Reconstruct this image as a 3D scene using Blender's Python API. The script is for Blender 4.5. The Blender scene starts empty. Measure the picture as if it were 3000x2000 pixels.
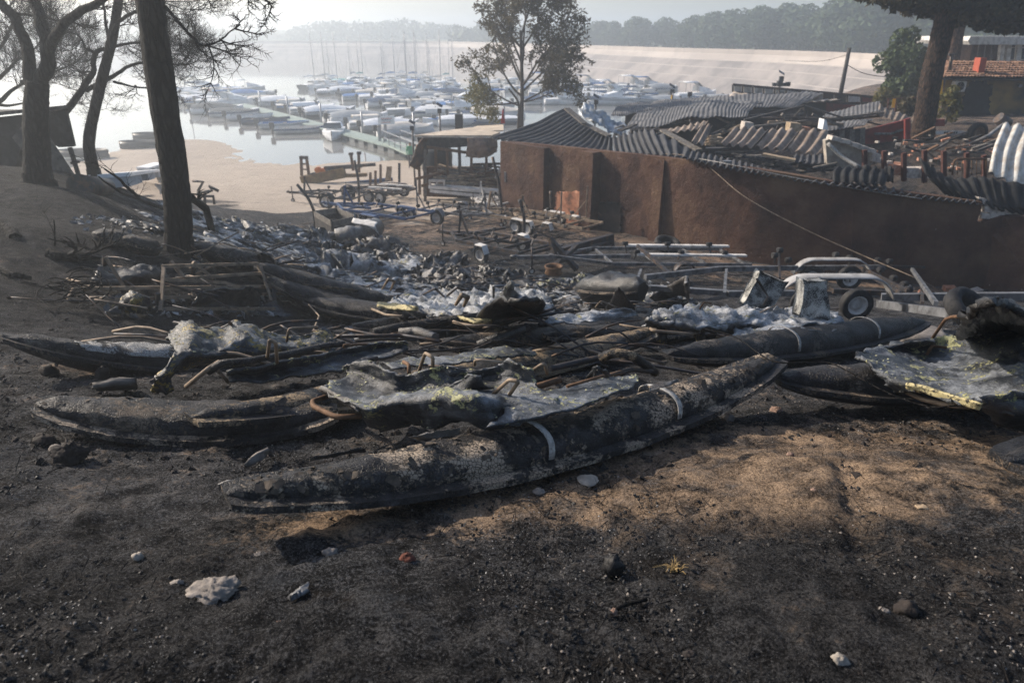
import bpy, math, random
import numpy as np
from mathutils import Vector, Matrix, noise as mn

R = math.radians
rnd = random.Random(7)
scene = bpy.context.scene
COL = scene.collection

# ------------------------------------------------------------------ camera
CZ = 8.6                       # camera height above the lake (lake = 0)
PITCH = R(24.2)
cam_d = bpy.data.cameras.new('camera')
cam_d.lens = 24.0; cam_d.sensor_width = 36.0; cam_d.sensor_fit = 'HORIZONTAL'
cam_d.clip_start = 0.05; cam_d.clip_end = 6000
cam_d.dof.use_dof = True; cam_d.dof.focus_distance = 4.6; cam_d.dof.aperture_fstop = 2.6
cam = bpy.data.objects.new('camera', cam_d); COL.objects.link(cam)
cam.location = (0, 0, CZ); cam.rotation_euler = (R(90) - PITCH, 0, 0)
scene.camera = cam

# ------------------------------------------------------------------ light
SUN_EL, SUN_AZ = R(31), R(-64)          # azimuth from +Y, clockwise positive
to_sun = Vector((math.sin(SUN_AZ) * math.cos(SUN_EL), math.cos(SUN_AZ) * math.cos(SUN_EL), math.sin(SUN_EL)))
world = bpy.data.worlds.new('World'); scene.world = world; world.use_nodes = True
wn = world.node_tree
sky_n = wn.nodes.new('ShaderNodeTexSky'); sky_n.sky_type = 'NISHITA'
sky_n.sun_disc = False; sky_n.sun_elevation = SUN_EL; sky_n.sun_rotation = SUN_AZ % (2 * math.pi)
sky_n.dust_density = 2.0; sky_n.air_density = 1.0; sky_n.ozone_density = 1.5
wn.links.new(sky_n.outputs[0], wn.nodes['Background'].inputs[0])
wn.nodes['Background'].inputs[1].default_value = 0.125
sl = bpy.data.lights.new('sun', 'SUN'); sl.energy = 5.0; sl.angle = R(0.6); sl.color = (1.0, 0.88, 0.74)
sun = bpy.data.objects.new('sun', sl); COL.objects.link(sun)
sun.rotation_euler = to_sun.to_track_quat('Z', 'Y').to_euler()
scene.view_settings.view_transform = 'Standard'; scene.view_settings.look = 'None'
scene.view_settings.gamma = 1.0; scene.view_settings.exposure = 0.48
scene.view_settings.use_curve_mapping = False
scene.cycles.max_bounces = 6; scene.cycles.diffuse_bounces = 2; scene.cycles.glossy_bounces = 2
scene.cycles.transmission_bounces = 3; scene.cycles.volume_bounces = 1; scene.cycles.transparent_max_bounces = 8
scene.cycles.use_denoising = True; scene.cycles.denoiser = 'OPENIMAGEDENOISE'; scene.cycles.denoising_prefilter = 'NONE'; scene.cycles.denoising_input_passes = 'RGB_ALBEDO_NORMAL'
scene.cycles.sample_clamp_indirect = 6.0

# ------------------------------------------------------------------ pixel -> place
def ray(u, v):
    x = (u - 1500) / 2000.0; y = (1000 - v) / 2000.0
    c, s = math.cos(PITCH), math.sin(PITCH)
    return Vector((x, c + y * s, -s + y * c))
def at_y(u, v, y):
    d = ray(u, v); t = y / d.y
    return Vector((d.x * t, y, CZ + d.z * t))
def at_z(u, v, z):
    d = ray(u, v); t = (z - CZ) / d.z
    return Vector((d.x * t, d.y * t, z))

_anch = []
for (u, v, dr) in [(1500,2000,1.84),(0,2000,1.74),(3000,2000,1.86),(1500,1700,2.0),(1500,1400,2.2),(655,1460,2.2),(2150,1190,2.55),
        (1500,1190,2.52),(1500,1090,3.08),(1500,1000,3.72),(1500,940,4.55),(1500,890,5.35),(1500,820,5.85),(1500,754,6.2),(1500,680,6.65),(1500,625,7.0),
        (0,1300,2.05),(0,1000,2.7),(0,850,2.8),(0,700,2.8),(0,560,2.75),(110,545,2.85),(275,520,3.3),(330,562,3.5),(520,735,3.3),
        (520,640,4.3),(700,650,5.4),(1000,700,6.0),(1000,800,5.5),(450,600,4.7),(450,560,7.2),(560,560,7.3),(1000,600,7.2),
        (300,482,8.55),(545,410,8.35),(640,432,8.5),(700,468,8.6),(800,482,8.6),(930,483,8.6),(1200,470,8.6),(700,520,8.0),(900,520,8.0),(1200,520,7.9),
        (2100,752,6.5),(2500,815,6.75),(3000,858,6.9),(3000,1000,3.9),(2700,1000,3.85),(2500,900,5.75),(3000,900,6.1),(2100,850,6.0),
        (800,940,4.3),(400,900,3.4),(700,1000,3.6),(3000,1250,2.5),(2500,1250,2.45),(2400,1080,3.2),(500,1250,2.35)]:
    d = ray(u, v); t = -dr / d.z
    _anch.append((d.x * t, d.y * t, CZ - dr))
_anch += [(0,0,CZ-1.66),(-5,0,CZ-1.5),(5,0,CZ-1.62),(0,-8,CZ-1.0),(-10,-6,CZ-.8),(10,-6,CZ-.9),(-12,5,CZ-2.0),(-20,12,CZ-2.0),(-16,22,CZ-4.6),(-34,24,CZ-4.4),(-30,36,CZ-7.8),(-48,44,CZ-8.7),
        (14,5,CZ-2.8),(30,8,CZ-2.2),(24,18,CZ-4.5),(21.5,24.5,CZ-4.35),(17.5,30.4,CZ-4.05),(22,38,CZ-4.05),(32,38,CZ-3.9),(14,33,CZ-5.2),(12.0,27,CZ-6.2),(3,36,CZ-7.3),(6,30,CZ-7),(9,38,CZ-7.0),
        (10,50,CZ-8.4),(19,50,CZ-5.2),(26,58,CZ-4.6),(34,70,CZ-4.5),(60,60,CZ-3.6),(70,100,CZ-3.0),(15,62,CZ-9.3),(24,75,CZ-9.6),(0,47,CZ-8.5),(3,60,CZ-9.7),(-12,70,CZ-10),(-30,80,CZ-10),(-50,60,CZ-10),(-24,64,CZ-9.0),(-80,90,CZ-10),(-60,200,CZ-10),(20,120,CZ-10),(-150,100,CZ-10),(-100,30,CZ-6.0),(-60,0,CZ-1.0),(60,0,CZ-1.5),(100,60,CZ-2),(0,-60,CZ+2)]
_A = np.array(_anch); _C = 1.6
def _phi(d2): return np.sqrt(d2 + _C * _C)
_n = len(_A)
_D = _phi((_A[:, None, 0] - _A[None, :, 0]) ** 2 + (_A[:, None, 1] - _A[None, :, 1]) ** 2)
_P = np.c_[np.ones(_n), _A[:, :2]]
_W = np.linalg.solve(np.block([[_D - .15 * np.eye(_n), _P], [_P.T, np.zeros((3, 3))]]), np.r_[_A[:, 2], np.zeros(3)])
def Hn(x, y):
    x = np.asarray(x, float); y = np.asarray(y, float); sh = x.shape
    xf, yf = x.ravel(), y.ravel(); out = np.zeros(len(xf))
    for s in range(0, len(xf), 20000):
        xx, yy = xf[s:s + 20000], yf[s:s + 20000]
        r = _phi((xx[:, None] - _A[None, :, 0]) ** 2 + (yy[:, None] - _A[None, :, 1]) ** 2)
        out[s:s + 20000] = r @ _W[:_n] + _W[_n] + _W[_n + 1] * xx + _W[_n + 2] * yy
    # far away: lake bed
    far = np.clip((np.hypot(xf, yf) - 75) / 60, 0, 1); far = far * far * (3 - 2 * far)
    out = out * (1 - far) + (-1.6) * far
    out = np.clip(out, -1.8, 14)
    return out.reshape(sh)
def H(x, y): return float(Hn(np.array([x]), np.array([y]))[0])
def gph(u, v, h=0.0):
    """first point of the pixel's ray that is h above the ground"""
    d = ray(u, v)
    ts = np.concatenate([np.linspace(.8, 12, 700), np.linspace(12.02, 30, 500), np.linspace(30.1, 110, 500)])
    px, py, pz = d.x * ts, d.y * ts, CZ + d.z * ts
    f = pz - Hn(px, py) - h
    k = np.argmax(f < 0) if (f < 0).any() else len(ts) - 1
    if k == 0: k = 1
    a, b = f[k - 1], f[k]; w = a / (a - b) if a != b else 0
    t = ts[k - 1] + (ts[k] - ts[k - 1]) * w
    return Vector((d.x * t, d.y * t, CZ + d.z * t))
def on(x, y, h=0.0): return Vector((x, y, H(x, y) + h))

# ------------------------------------------------------------------ meshes and things
def _tag(o, label=None, cat=None, group=None, kind=None):
    if label: o['label'] = label
    if cat: o['category'] = cat
    if group: o['group'] = group
    if kind: o['kind'] = kind
    return o
ORG = {}
def thing(name, label, cat, loc, group=None):
    o = bpy.data.objects.new(name, None); COL.objects.link(o)
    o.empty_display_size = .2
    o.location = loc; ORG[o.name] = Vector(loc)
    return _tag(o, label, cat, group)
def _basis(d, up=Vector((0, 0, 1))):
    d = d.normalized()
    if abs(d.dot(up)) > .98: up = Vector((0, 1, 0))
    s = d.cross(up).normalized(); n = s.cross(d).normalized()
    return d, s, n
class MB:
    def __init__(self): self.v = []; self.f = []; self.sm = []
    def add(self, vs, fs, smooth=False):
        b = len(self.v); self.v.extend([tuple(p) for p in vs])
        self.f.extend([tuple(i + b for i in f) for f in fs]); self.sm.extend([smooth] * len(fs)); return self
    def beam(self, a, b, w, h, up=Vector((0, 0, 1))):
        a, b = Vector(a), Vector(b); d, s, n = _basis(b - a, Vector(up))
        vs = []
        for p in (a, b):
            for (i, j) in ((-1, -1), (1, -1), (1, 1), (-1, 1)):
                vs.append(p + s * (i * w / 2) + n * (j * h / 2))
        return self.add(vs, [(3, 2, 1, 0), (4, 5, 6, 7), (0, 1, 5, 4), (1, 2, 6, 5), (2, 3, 7, 6), (3, 0, 4, 7)])
    def box(self, c, sx, sy, sz, rot=None):
        c = Vector(c); vs = []
        for z in (-.5, .5):
            for (x, y) in ((-.5, -.5), (.5, -.5), (.5, .5), (-.5, .5)):
                p = Vector((x * sx, y * sy, z * sz)); vs.append(c + (rot @ p if rot else p))
        return self.add(vs, [(3, 2, 1, 0), (4, 5, 6, 7), (0, 1, 5, 4), (1, 2, 6, 5), (2, 3, 7, 6), (3, 0, 4, 7)])
    def tube(self, pts, r, sides=7, cap=True):
        pts = [Vector(p) for p in pts]; n = len(pts)
        rr = [r] * n if isinstance(r, (int, float)) else list(r)
        vs = []; ref = None
        for i, p in enumerate(pts):
            d = (pts[min(i + 1, n - 1)] - pts[max(i - 1, 0)])
            if d.length < 1e-6: d = Vector((0, 0, 1))
            d.normalize()
            if ref is None: ref = _basis(d)[1]
            s = (ref - d * ref.dot(d))
            s = s.normalized() if s.length > 1e-4 else _basis(d)[1]
            ref = s; t = d.cross(s)
            for k in range(sides):
                a = 2 * math.pi * k / sides
                vs.append(p + (s * math.cos(a) + t * math.sin(a)) * rr[i])
        fs = []
        for i in range(n - 1):
            for k in range(sides):
                k2 = (k + 1) % sides
                fs.append((i * sides + k, i * sides + k2, (i + 1) * sides + k2, (i + 1) * sides + k))
        self.add(vs, fs, True)
        if cap:
            b = len(self.v) - len(vs)
            self.f.append(tuple(b + k for k in range(sides))[::-1]); self.sm.append(False)
            self.f.append(tuple(b + (n - 1) * sides + k for k in range(sides))); self.sm.append(False)
        return self
    def prism(self, poly, d):
        """closed polygon extruded by vector d"""
        poly = [Vector(p) for p in poly]; d = Vector(d); n = len(poly)
        fs = [tuple(range(n))[::-1], tuple(range(n, 2 * n))] + [(i, (i + 1) % n, n + (i + 1) % n, n + i) for i in range(n)]
        return self.add(poly + [p + d for p in poly], fs)
    def grid(self, P, smooth=True, close=False):
        """P[r][c] points"""
        nr, nc = len(P), len(P[0]); vs = [p for row in P for p in row]
        fs = [(r * nc + c, r * nc + c + 1, (r + 1) * nc + c + 1, (r + 1) * nc + c) for r in range(nr - 1) for c in range(nc - 1)]
        if close: fs += [(r * nc + nc - 1, r * nc, (r + 1) * nc, (r + 1) * nc + nc - 1) for r in range(nr - 1)]
        return self.add(vs, fs, smooth)
    def lathe(self, prof, c, axis, sides=18):
        """prof [(radius, along)], closed ring around axis"""
        c = Vector(c); d, s, n = _basis(Vector(axis)); rows = []
        for (r, a) in prof:
            rows.append([c + d * a + (s * math.cos(2 * math.pi * k / sides) + n * math.sin(2 * math.pi * k / sides)) * r for k in range(sides)])
        return self.grid(rows, True, True)
    def build(self, name, m, parent=None, **tags):
        me = bpy.data.meshes.new(name)
        off = Vector((0, 0, 0))
        if parent is not None:
            root = parent
            while root.parent is not None: root = root.parent
            off = ORG.get(root.name, Vector((0, 0, 0)))
        vs = [(p[0] - off.x, p[1] - off.y, p[2] - off.z) for p in self.v] if off.length else self.v
        me.from_pydata(vs, [], self.f); me.update()
        me.polygons.foreach_set('use_smooth', np.array(self.sm, dtype=bool))
        if isinstance(m, (list, tuple)):
            for q in m: me.materials.append(q)
        else: me.materials.append(m)
        o = bpy.data.objects.new(name, me); COL.objects.link(o)
        if parent is not None: o.parent = parent
        return _tag(o, **tags)
def solo(mb, name, m, label, cat, group=None, **k):
    """a thing that is one mesh: its origin is put at its base"""
    vs = np.array([tuple(p) for p in mb.v]); c = Vector((vs[:, 0].mean(), vs[:, 1].mean(), vs[:, 2].min()))
    mb.v = [(p[0] - c.x, p[1] - c.y, p[2] - c.z) for p in mb.v]
    o = mb.build(name, m, None, label=label, cat=cat, group=group, **k); o.location = c
    ORG[o.name] = c
    return o
def solidify(o, t, off=0):
    md = o.modifiers.new('thickness', 'SOLIDIFY'); md.thickness = t; md.offset = off; return o
def bevel(o, w, seg=2):
    md = o.modifiers.new('bevel', 'BEVEL'); md.width = w; md.segments = seg; md.limit_method = 'ANGLE'; return o
def fbm(p, oct=4, h=.6): return mn.fractal(Vector(p), h, 2.1, oct)   # roughly -1..1
def copy_tree(o, parent=None):
    c = o.copy(); COL.objects.link(c); c.parent = parent
    for ch in list(o.children): copy_tree(ch, c)
    return c
ORD = ['first', 'second', 'third', 'fourth', 'fifth', 'sixth', 'seventh', 'eighth', 'ninth', 'tenth', 'eleventh', 'twelfth', 'thirteenth', 'fourteenth', 'fifteenth', 'sixteenth', 'seventeenth', 'eighteenth', 'nineteenth', 'twentieth']

# ------------------------------------------------------------------ materials
class NB:
    def __init__(self, name, rough=.8, metal=0.0, spec=.4):
        self.m = bpy.data.materials.new(name); self.m.use_nodes = True
        self.t = self.m.node_tree; self.b = self.t.nodes['Principled BSDF']
        self.b.inputs['Roughness'].default_value = rough; self.b.inputs['Metallic'].default_value = metal
        self.b.inputs['Specular IOR Level'].default_value = spec
        self._pos = None
    def node(self, t): return self.t.nodes.new(t)
    def link(self, a, b): self.t.links.new(a, b)
    def put(self, sock, val):
        if hasattr(val, 'is_linked') or hasattr(val, 'links'): self.link(val, sock)
        else: sock.default_value = (tuple(val) + (1,) if isinstance(val, (tuple, list)) and len(val) == 3 and len(sock.default_value) == 4 else val)
    @property
    def pos(self):
        if self._pos is None: self._pos = self.node('ShaderNodeNewGeometry').outputs['Position']
        return self._pos
    def scaled(self, s, src=None):
        n = self.node('ShaderNodeVectorMath'); n.operation = 'MULTIPLY'
        self.link(src or self.pos, n.inputs[0]); n.inputs[1].default_value = s; return n.outputs[0]
    def objc(self): return self.node('ShaderNodeTexCoord').outputs['Object']
    def noise(self, scale, detail=4, rough=.55, dist=0, vec=None):
        n = self.node('ShaderNodeTexNoise'); n.inputs['Scale'].default_value = scale
        n.inputs['Detail'].default_value = detail; n.inputs['Roughness'].default_value = rough; n.inputs['Distortion'].default_value = dist
        self.link(vec or self.pos, n.inputs['Vector']); return n.outputs['Fac']
    def voro(self, scale, feature='F1', out='Distance', vec=None, rand=1):
        n = self.node('ShaderNodeTexVoronoi'); n.feature = feature; n.inputs['Scale'].default_value = scale
        n.inputs['Randomness'].default_value = rand
        self.link(vec or self.pos, n.inputs['Vector']); return n.outputs[out]
    def ramp(self, fac, stops, interp='LINEAR'):
        n = self.node('ShaderNodeValToRGB'); cr = n.color_ramp; cr.interpolation = interp
        while len(cr.elements) < len(stops): cr.elements.new(.5)
        for e, (p, c) in zip(cr.elements, stops):
            e.position = p; e.color = (c, c, c, 1) if isinstance(c, (int, float)) else tuple(c) + (1,)
        self.link(fac, n.inputs[0]); return n.outputs[0]
    def mix(self, fac, a, b, blend='MIX'):
        n = self.node('ShaderNodeMix'); n.data_type = 'RGBA'; n.blend_type = blend
        self.put(n.inputs['Factor'], fac); self.put(n.inputs['A'], a) if False else None
        for s, val in ((n.inputs[6], a), (n.inputs[7], b)): self.put(s, val)
        return n.outputs[2]
    def math(self, op, a, b=0.0):
        n = self.node('ShaderNodeMath'); n.operation = op; n.use_clamp = False
        self.put(n.inputs[0], a); self.put(n.inputs[1], b); return n.outputs[0]
    def attr(self, name):
        n = self.node('ShaderNodeAttribute'); n.attribute_name = name; return n.outputs['Fac']
    def xyz(self, vec=None):
        n = self.node('ShaderNodeSeparateXYZ'); self.link(vec or self.pos, n.inputs[0]); return n.outputs
    def nz(self):
        n = self.node('ShaderNodeSeparateXYZ'); self.link(self.node('ShaderNodeNewGeometry').outputs['Normal'], n.inputs[0]); return n.outputs['Z']
    def bump(self, h, strength=.5, dist=.02):
        n = self.node('ShaderNodeBump'); n.inputs['Strength'].default_value = strength; n.inputs['Distance'].default_value = dist
        self.link(h, n.inputs['Height']); self.link(n.outputs[0], self.b.inputs['Normal']); return self
    def col(self, c): self.put(self.b.inputs['Base Color'], c); return self
    def rough(self, r): self.put(self.b.inputs['Roughness'], r); return self

def simple(name, c, rough=.7, metal=0, var=.35, scale=6, bump=.15, bs=40, dirt=None, dirt_amt=.5, spec=.25):
    """one colour with uneven tone, dirt patches and fine relief"""
    q = NB(name, rough, metal, spec)
    n = q.noise(scale, 6, .6)
    dark = tuple(x * (1 - var) for x in c); lite = tuple(min(1, x * (1 + var * .6)) for x in c)
    k = q.ramp(n, [(.3, dark), (.7, lite)])
    if dirt:
        k = q.mix(q.math('MULTIPLY', q.ramp(q.noise(scale * .7 + 1.3, 8, .7, 0, q.scaled((1.1, 1.0, .9))), [(.48, 0.0), (.62, 1.0)]), dirt_amt), k, dirt)
    q.col(k)
    if bump: q.bump(q.noise(bs, 4, .6), bump, .01)
    return q.m

MAT = {}
def mk():
    # --- charred moulded hull: black char with flaking tan paint
    def hull(name, paint, amount, tint=(.009, .0085, .009), scale=5.0):
        q = NB(name, .62, 0, .25)
        big = q.noise(scale * .5, 5, .6, .3); fine = q.noise(scale * 5, 8, .72, .4)
        cr = q.voro(46, 'DISTANCE_TO_EDGE'); blot = q.math('ADD', q.math('MULTIPLY', q.noise(scale * 1.7, 7, .65), .6), q.math('MULTIPLY', q.noise(90, 3, .8), .4))
        f = q.math('ADD', q.math('MULTIPLY', big, .75), q.math('MULTIPLY', fine, .45))
        pm = q.ramp(f, [(amount, 0.0), (amount + .035, 1.0)])
        pm = q.math('MULTIPLY', pm, q.ramp(cr, [(.02, 0.0), (.05, 1.0)]))
        char = q.mix(q.ramp(blot, [(.42, 0.0), (.62, 1.0)]), tint, (.055, .053, .056))
        pc = q.mix(q.noise(9, 5, .6), tuple(x * .55 for x in paint), paint)
        q.col(q.mix(pm, char, pc))
        q.rough(q.mix(pm, (.5, .5, .5), (.85, .85, .85)))
        hh = q.math('ADD', q.math('MULTIPLY', pm, .55), q.math('ADD', q.math('MULTIPLY', fine, .5), q.math('MULTIPLY', q.ramp(cr, [(0, 0.0), (.08, 1.0)]), .3)))
        q.bump(hh, 1.0, .018); return q.m
    MAT['hull'] = hull('charred_hull', (.22, .17, .125), .635)
    MAT['hull_main'] = hull('peeling_charred_hull', (.42, .34, .26), .598, (.008, .0078, .008), 7.5)
    MAT['hull_tan'] = hull('charred_tan_hull', (.36, .27, .175), .57)
    MAT['hull_black'] = hull('charred_black_hull', (.20, .175, .15), .665)
    MAT['hull_white'] = hull('charred_white_hull', (.52, .505, .48), .52, (.02, .02, .02), 8.0)
    # --- melted shell
    def shell(name, base, ash, flake, ash_amt, fl_amt, bright=(.42, .45, .49)):
        q = NB(name, .55, 0, .5)
        a = q.noise(2.6, 8, .68, .5); b = q.noise(13, 8, .72, .3); g = q.noise(120, 3, .7); c = q.noise(4.6, 8, .72, .4, q.scaled((1, 1, 1.3)))
        up = q.ramp(q.nz(), [(.45, 0.0), (.95, 1.0)])
        am = q.ramp(q.math('ADD', q.math('MULTIPLY', a, .62), q.math('ADD', q.math('MULTIPLY', b, .26), q.math('MULTIPLY', g, .30))), [(ash_amt - .02, 0.0), (ash_amt + .17, 1.0)])
        am = q.math('MULTIPLY', am, q.math('ADD', .35, q.math('MULTIPLY', up, .65)))
        k = q.mix(q.noise(7, 6, .6), tuple(x * .35 for x in base), base)
        k = q.mix(am, k, q.mix(b, ash, bright))
        fm = q.ramp(q.math('ADD', q.math('MULTIPLY', c, .68), q.math('MULTIPLY', q.noise(38, 5, .7), .34)), [(fl_amt, 0.0), (fl_amt + .02, 1.0)])
        k = q.mix(fm, k, q.mix(q.noise(21, 4), tuple(x * .6 for x in flake), flake))
        q.col(k); q.rough(q.mix(am, (.36, .36, .36), (.75, .75, .75)))
        q.bump(q.math('ADD', q.math('MULTIPLY', b, .8), q.math('ADD', q.math('MULTIPLY', fm, .35), q.math('MULTIPLY', g, .3))), .9, .02); return q.m
    MAT['shell'] = shell('melted_shell', (.018, .022, .028), (.085, .095, .115), (.42, .41, .20), .575, .565)
    MAT['shell_yellow'] = shell('melted_yellow_shell', (.030, .035, .04), (.12, .128, .137), (.34, .25, .06), .635, .545)
    MAT['shell_ash'] = shell('ash_white_shell', (.075, .08, .085), (.52, .535, .55), (.40, .37, .18), .55, .585, (.80, .81, .82))
    MAT['shell_dark'] = shell('dark_melted_shell', (.020, .020, .021), (.09, .09, .093), (.22, .17, .09), .66, .63)
    MAT['shell_tan'] = shell('tan_melted_shell', (.06, .05, .042), (.24, .215, .185), (.34, .25, .15), .565, .60)
    # --- metals, paints
    MAT['steel'] = simple('fire_darkened_steel', (.055, .055, .06), .55, .6, .5, 5, .25, 60, (.16, .10, .06), .6)
    MAT['galv'] = simple('galvanised_steel', (.20, .205, .215), .5, .45, .5, 4, .2, 70, (.035, .033, .032), .85)
    MAT['rust'] = simple('rusty_tube', (.15, .088, .052), .75, .25, .5, 14, .35, 90, (.09, .05, .03), .6)
    MAT['tan_steel'] = simple('scorched_tan_steel', (.26, .20, .145), .7, .2, .45, 6, .25, 70, (.08, .065, .05), .7)
    MAT['whitepaint'] = simple('scorched_white_paint', (.62, .60, .57), .6, 0, .25, 3, .15, 40, (.16, .14, .12), .55)
    MAT['blue'] = simple('blue_trailer_paint', (.028, .062, .155), .45, 0, .4, 5, .15, 60, (.03, .03, .035), .5)
    MAT['fender'] = simple('dull_pale_mudguard', (.34, .335, .33), .5, 0, .25, 4, .15, 50, (.12, .11, .10), .5)
    MAT['rubber'] = simple('tyre_rubber', (.022, .022, .024), .8, 0, .4, 8, .4, 60, (.07, .065, .06), .5)
    MAT['plank'] = simple('weathered_plank', (.36, .27, .18), .85, 0, .4, 7, .3, 50, (.09, .07, .05), .5)
    MAT['charwood'] = simple('charred_wood', (.035, .032, .032), .85, 0, .6, 8, .6, 40, (.12, .115, .11), .5)
    MAT['strap'] = simple('pale_strap', (.40, .385, .36), .75, 0, .4, 30, .3, 120, (.05, .05, .05), .75)
    MAT['brick'] = simple('red_brick', (.38, .16, .09), .85, 0, .4, 20, .3, 80, (.5, .42, .36), .5)
    MAT['block'] = simple('concrete_block', (.50, .45, .40), .9, 0, .3, 9, .4, 60, (.12, .10, .09), .5)
    MAT['stone'] = simple('pale_stone', (.22, .195, .175), .9, 0, .35, 18, .7, 40, (.10, .09, .08), .5)
    MAT['stone_pink'] = simple('pinkish_stone', (.24, .16, .125), .9, 0, .35, 18, .7, 40, (.10, .08, .07), .5)
    MAT['stone_dark'] = simple('sooty_stone', (.026, .021, .019), .85, 0, .4, 14, .7, 40, (.02, .02, .02), .5)
    def bark(name, a, b):
        q = NB(name, .9, 0, .2); v = q.scaled((1, 1, .28)); n = q.noise(16, 6, .7, .4, v); c = q.voro(13, 'DISTANCE_TO_EDGE', 'Distance', v)
        f = q.math('ADD', q.math('MULTIPLY', n, .7), q.math('MULTIPLY', q.ramp(c, [(0, 0.0), (.25, 1.0)]), .4)); q.col(q.ramp(f, [(.42, a), (.78, b)])); q.bump(f, 1.0, .05); return q.m
    MAT['bark'] = bark('burnt_bark', (.003, .0027, .0027), (.016, .0135, .013))
    MAT['bark_dark'] = bark('dark_pine_bark', (.008, .006, .005), (.075, .045, .030))
    MAT['twig'] = simple('burnt_twig', (.012, .010, .0095), .9, 0, .4, 20, 0)
    MAT['pinebark'] = bark('pine_bark', (.02, .012, .009), (.13, .072, .045))
    MAT['redpaint'] = simple('dark_red_paint', (.21, .035, .028), .7, 0, .3, 3, .1, 40, (.05, .03, .03), .5)
    MAT['chimney'] = simple('red_chimney_render', (.36, .085, .05), .8, 0, .2, 6, .2, 50)
    MAT['orange'] = simple('orange_lamp', (.6, .17, .03), .4, 0, .2, 6, 0)
    MAT['green'] = simple('green_cloth', (.10, .26, .15), .9, 0, .3, 20, .1)
    MAT['skin'] = simple('skin', (.42, .25, .17), .6, 0, .15, 20, 0)
    MAT['flagred'] = simple('red_flag', (.45, .03, .04), .8, 0, .2, 8, .1)
    MAT['flagyel'] = simple('yellow_flag', (.75, .48, .03), .8, 0, .2, 8, .1)
    MAT['panelblk'] = simple('solar_panel_black', (.02, .022, .03), .25, 0, .3, 6, 0)
    MAT['sheet'] = simple('silver_sheet_metal', (.36, .41, .46), .45, .35, .5, 2.5, .25, 30, (.42, .36, .27), .7)
    MAT['canvas_tarp'] = simple('scorched_tarp', (.20, .135, .10), .85, 0, .5, 2.5, .3, 30, (.06, .05, .05), .7)
    MAT['straw'] = simple('dry_grass', (.34, .24, .11), .9, 0, .3, 20, 0)
    MAT['white'] = simple('gelcoat_white', (.80, .81, .82), .35, 0, .10, 2, 0, dirt=(.45, .46, .47), dirt_amt=.4)
    MAT['c_blue'] = simple('blue_canvas', (.06, .17, .40), .75, 0, .25, 2, .1)
    MAT['c_navy'] = simple('navy_canvas', (.04, .075, .15), .75, 0, .25, 2, .1)
    MAT['c_grey'] = simple('grey_canvas', (.34, .36, .38), .8, 0, .2, 2, .1)
    MAT['c_cream'] = simple('cream_canvas', (.60, .56, .50), .8, 0, .2, 2, .1)
    MAT['c_teal'] = simple('teal_canvas', (.10, .38, .36), .75, 0, .2, 2, .1)
    MAT['c_red'] = simple('red_canvas', (.48, .09, .08), .75, 0, .2, 2, .1)
    MAT['c_dark'] = simple('dark_canvas', (.07, .08, .09), .75, 0, .3, 2, .1)
    MAT['glass'] = simple('tinted_windscreen', (.05, .07, .085), .08, 0, .2, 3, 0, spec=.6)
    MAT['mast'] = simple('alloy_mast', (.30, .31, .33), .4, .5, .2, 3, 0)
    MAT['dock'] = simple('grey_green_decking', (.27, .33, .30), .8, 0, .25, 2, .2, 20)
    MAT['dockside'] = simple('dock_float', (.16, .17, .17), .8, 0, .3, 2, .1)
    MAT['motor'] = simple('outboard_black', (.03, .032, .036), .4, 0, .3, 5, 0)
    # corrugated fibre cement
    q = NB('fibre_cement_sheet', .85, 0, .3)
    k = q.ramp(q.noise(1.6, 8, .65), [(.3, (.055, .056, .06)), (.55, (.12, .12, .125)), (.75, (.21, .205, .20))])
    k = q.mix(q.ramp(q.noise(14, 6, .7), [(.55, 0.0), (.72, .6)]), k, (.035, .035, .038)); q.col(k)
    q.bump(q.noise(45, 5, .7), .4, .01); MAT['fibre'] = q.m
    q = NB('sooty_fibre_cement', .88, 0, .3)
    k = q.ramp(q.noise(1.3, 8, .65), [(.3, (.025, .025, .028)), (.6, (.062, .063, .068)), (.8, (.12, .118, .115))]); q.col(k)
    q.bump(q.noise(45, 5, .7), .4, .01); MAT['fibre_dark'] = q.m
    q = NB('burnt_brown_fibre_cement', .88, 0, .3)
    k = q.ramp(q.noise(1.8, 8, .65), [(.3, (.10, .075, .06)), (.5, (.22, .175, .14)), (.8, (.36, .30, .25))])
    k = q.mix(q.ramp(q.noise(7, 6, .7), [(.55, 0.0), (.75, .7)]), k, (.05, .045, .042)); q.col(k)
    q.bump(q.noise(45, 5, .7), .4, .01); MAT['fibre_brown'] = q.m
    # brown rendered wall with soot and bare scraped patches
    q = NB('brown_render', .9, 0, .25)
    k = q.ramp(q.noise(.55, 7, .62), [(.36, (.032, .015, .011)), (.5, (.076, .038, .025)), (.64, (.125, .074, .045))])
    k = q.mix(q.ramp(q.noise(3.2, 8, .7, .4, q.scaled((1, 1, 2.2))), [(.52, 0.0), (.75, .5)]), k, (.046, .015, .010))
    k = q.mix(q.ramp(q.noise(1.1, 7, .7, 0, q.scaled((1, 1, .35))), [(.55, 0.0), (.75, .55)]), k, (.020, .015, .014))
    k = q.mix(q.ramp(q.noise(8.5, 3, .5), [(.755, 0.0), (.775, .8)]), k, (.36, .30, .25)); q.col(k)
    q.bump(q.math('ADD', q.noise(26, 6, .7), q.math('MULTIPLY', q.noise(3, 5, .6), 3.5)), .9, .03); MAT['wall'] = q.m
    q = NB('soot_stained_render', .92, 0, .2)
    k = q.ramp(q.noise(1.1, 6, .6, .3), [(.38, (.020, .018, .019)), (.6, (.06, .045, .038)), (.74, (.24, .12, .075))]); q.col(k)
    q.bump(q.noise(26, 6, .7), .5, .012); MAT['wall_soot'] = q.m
    q = NB('scraped_red_render', .9, 0, .25)
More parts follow.
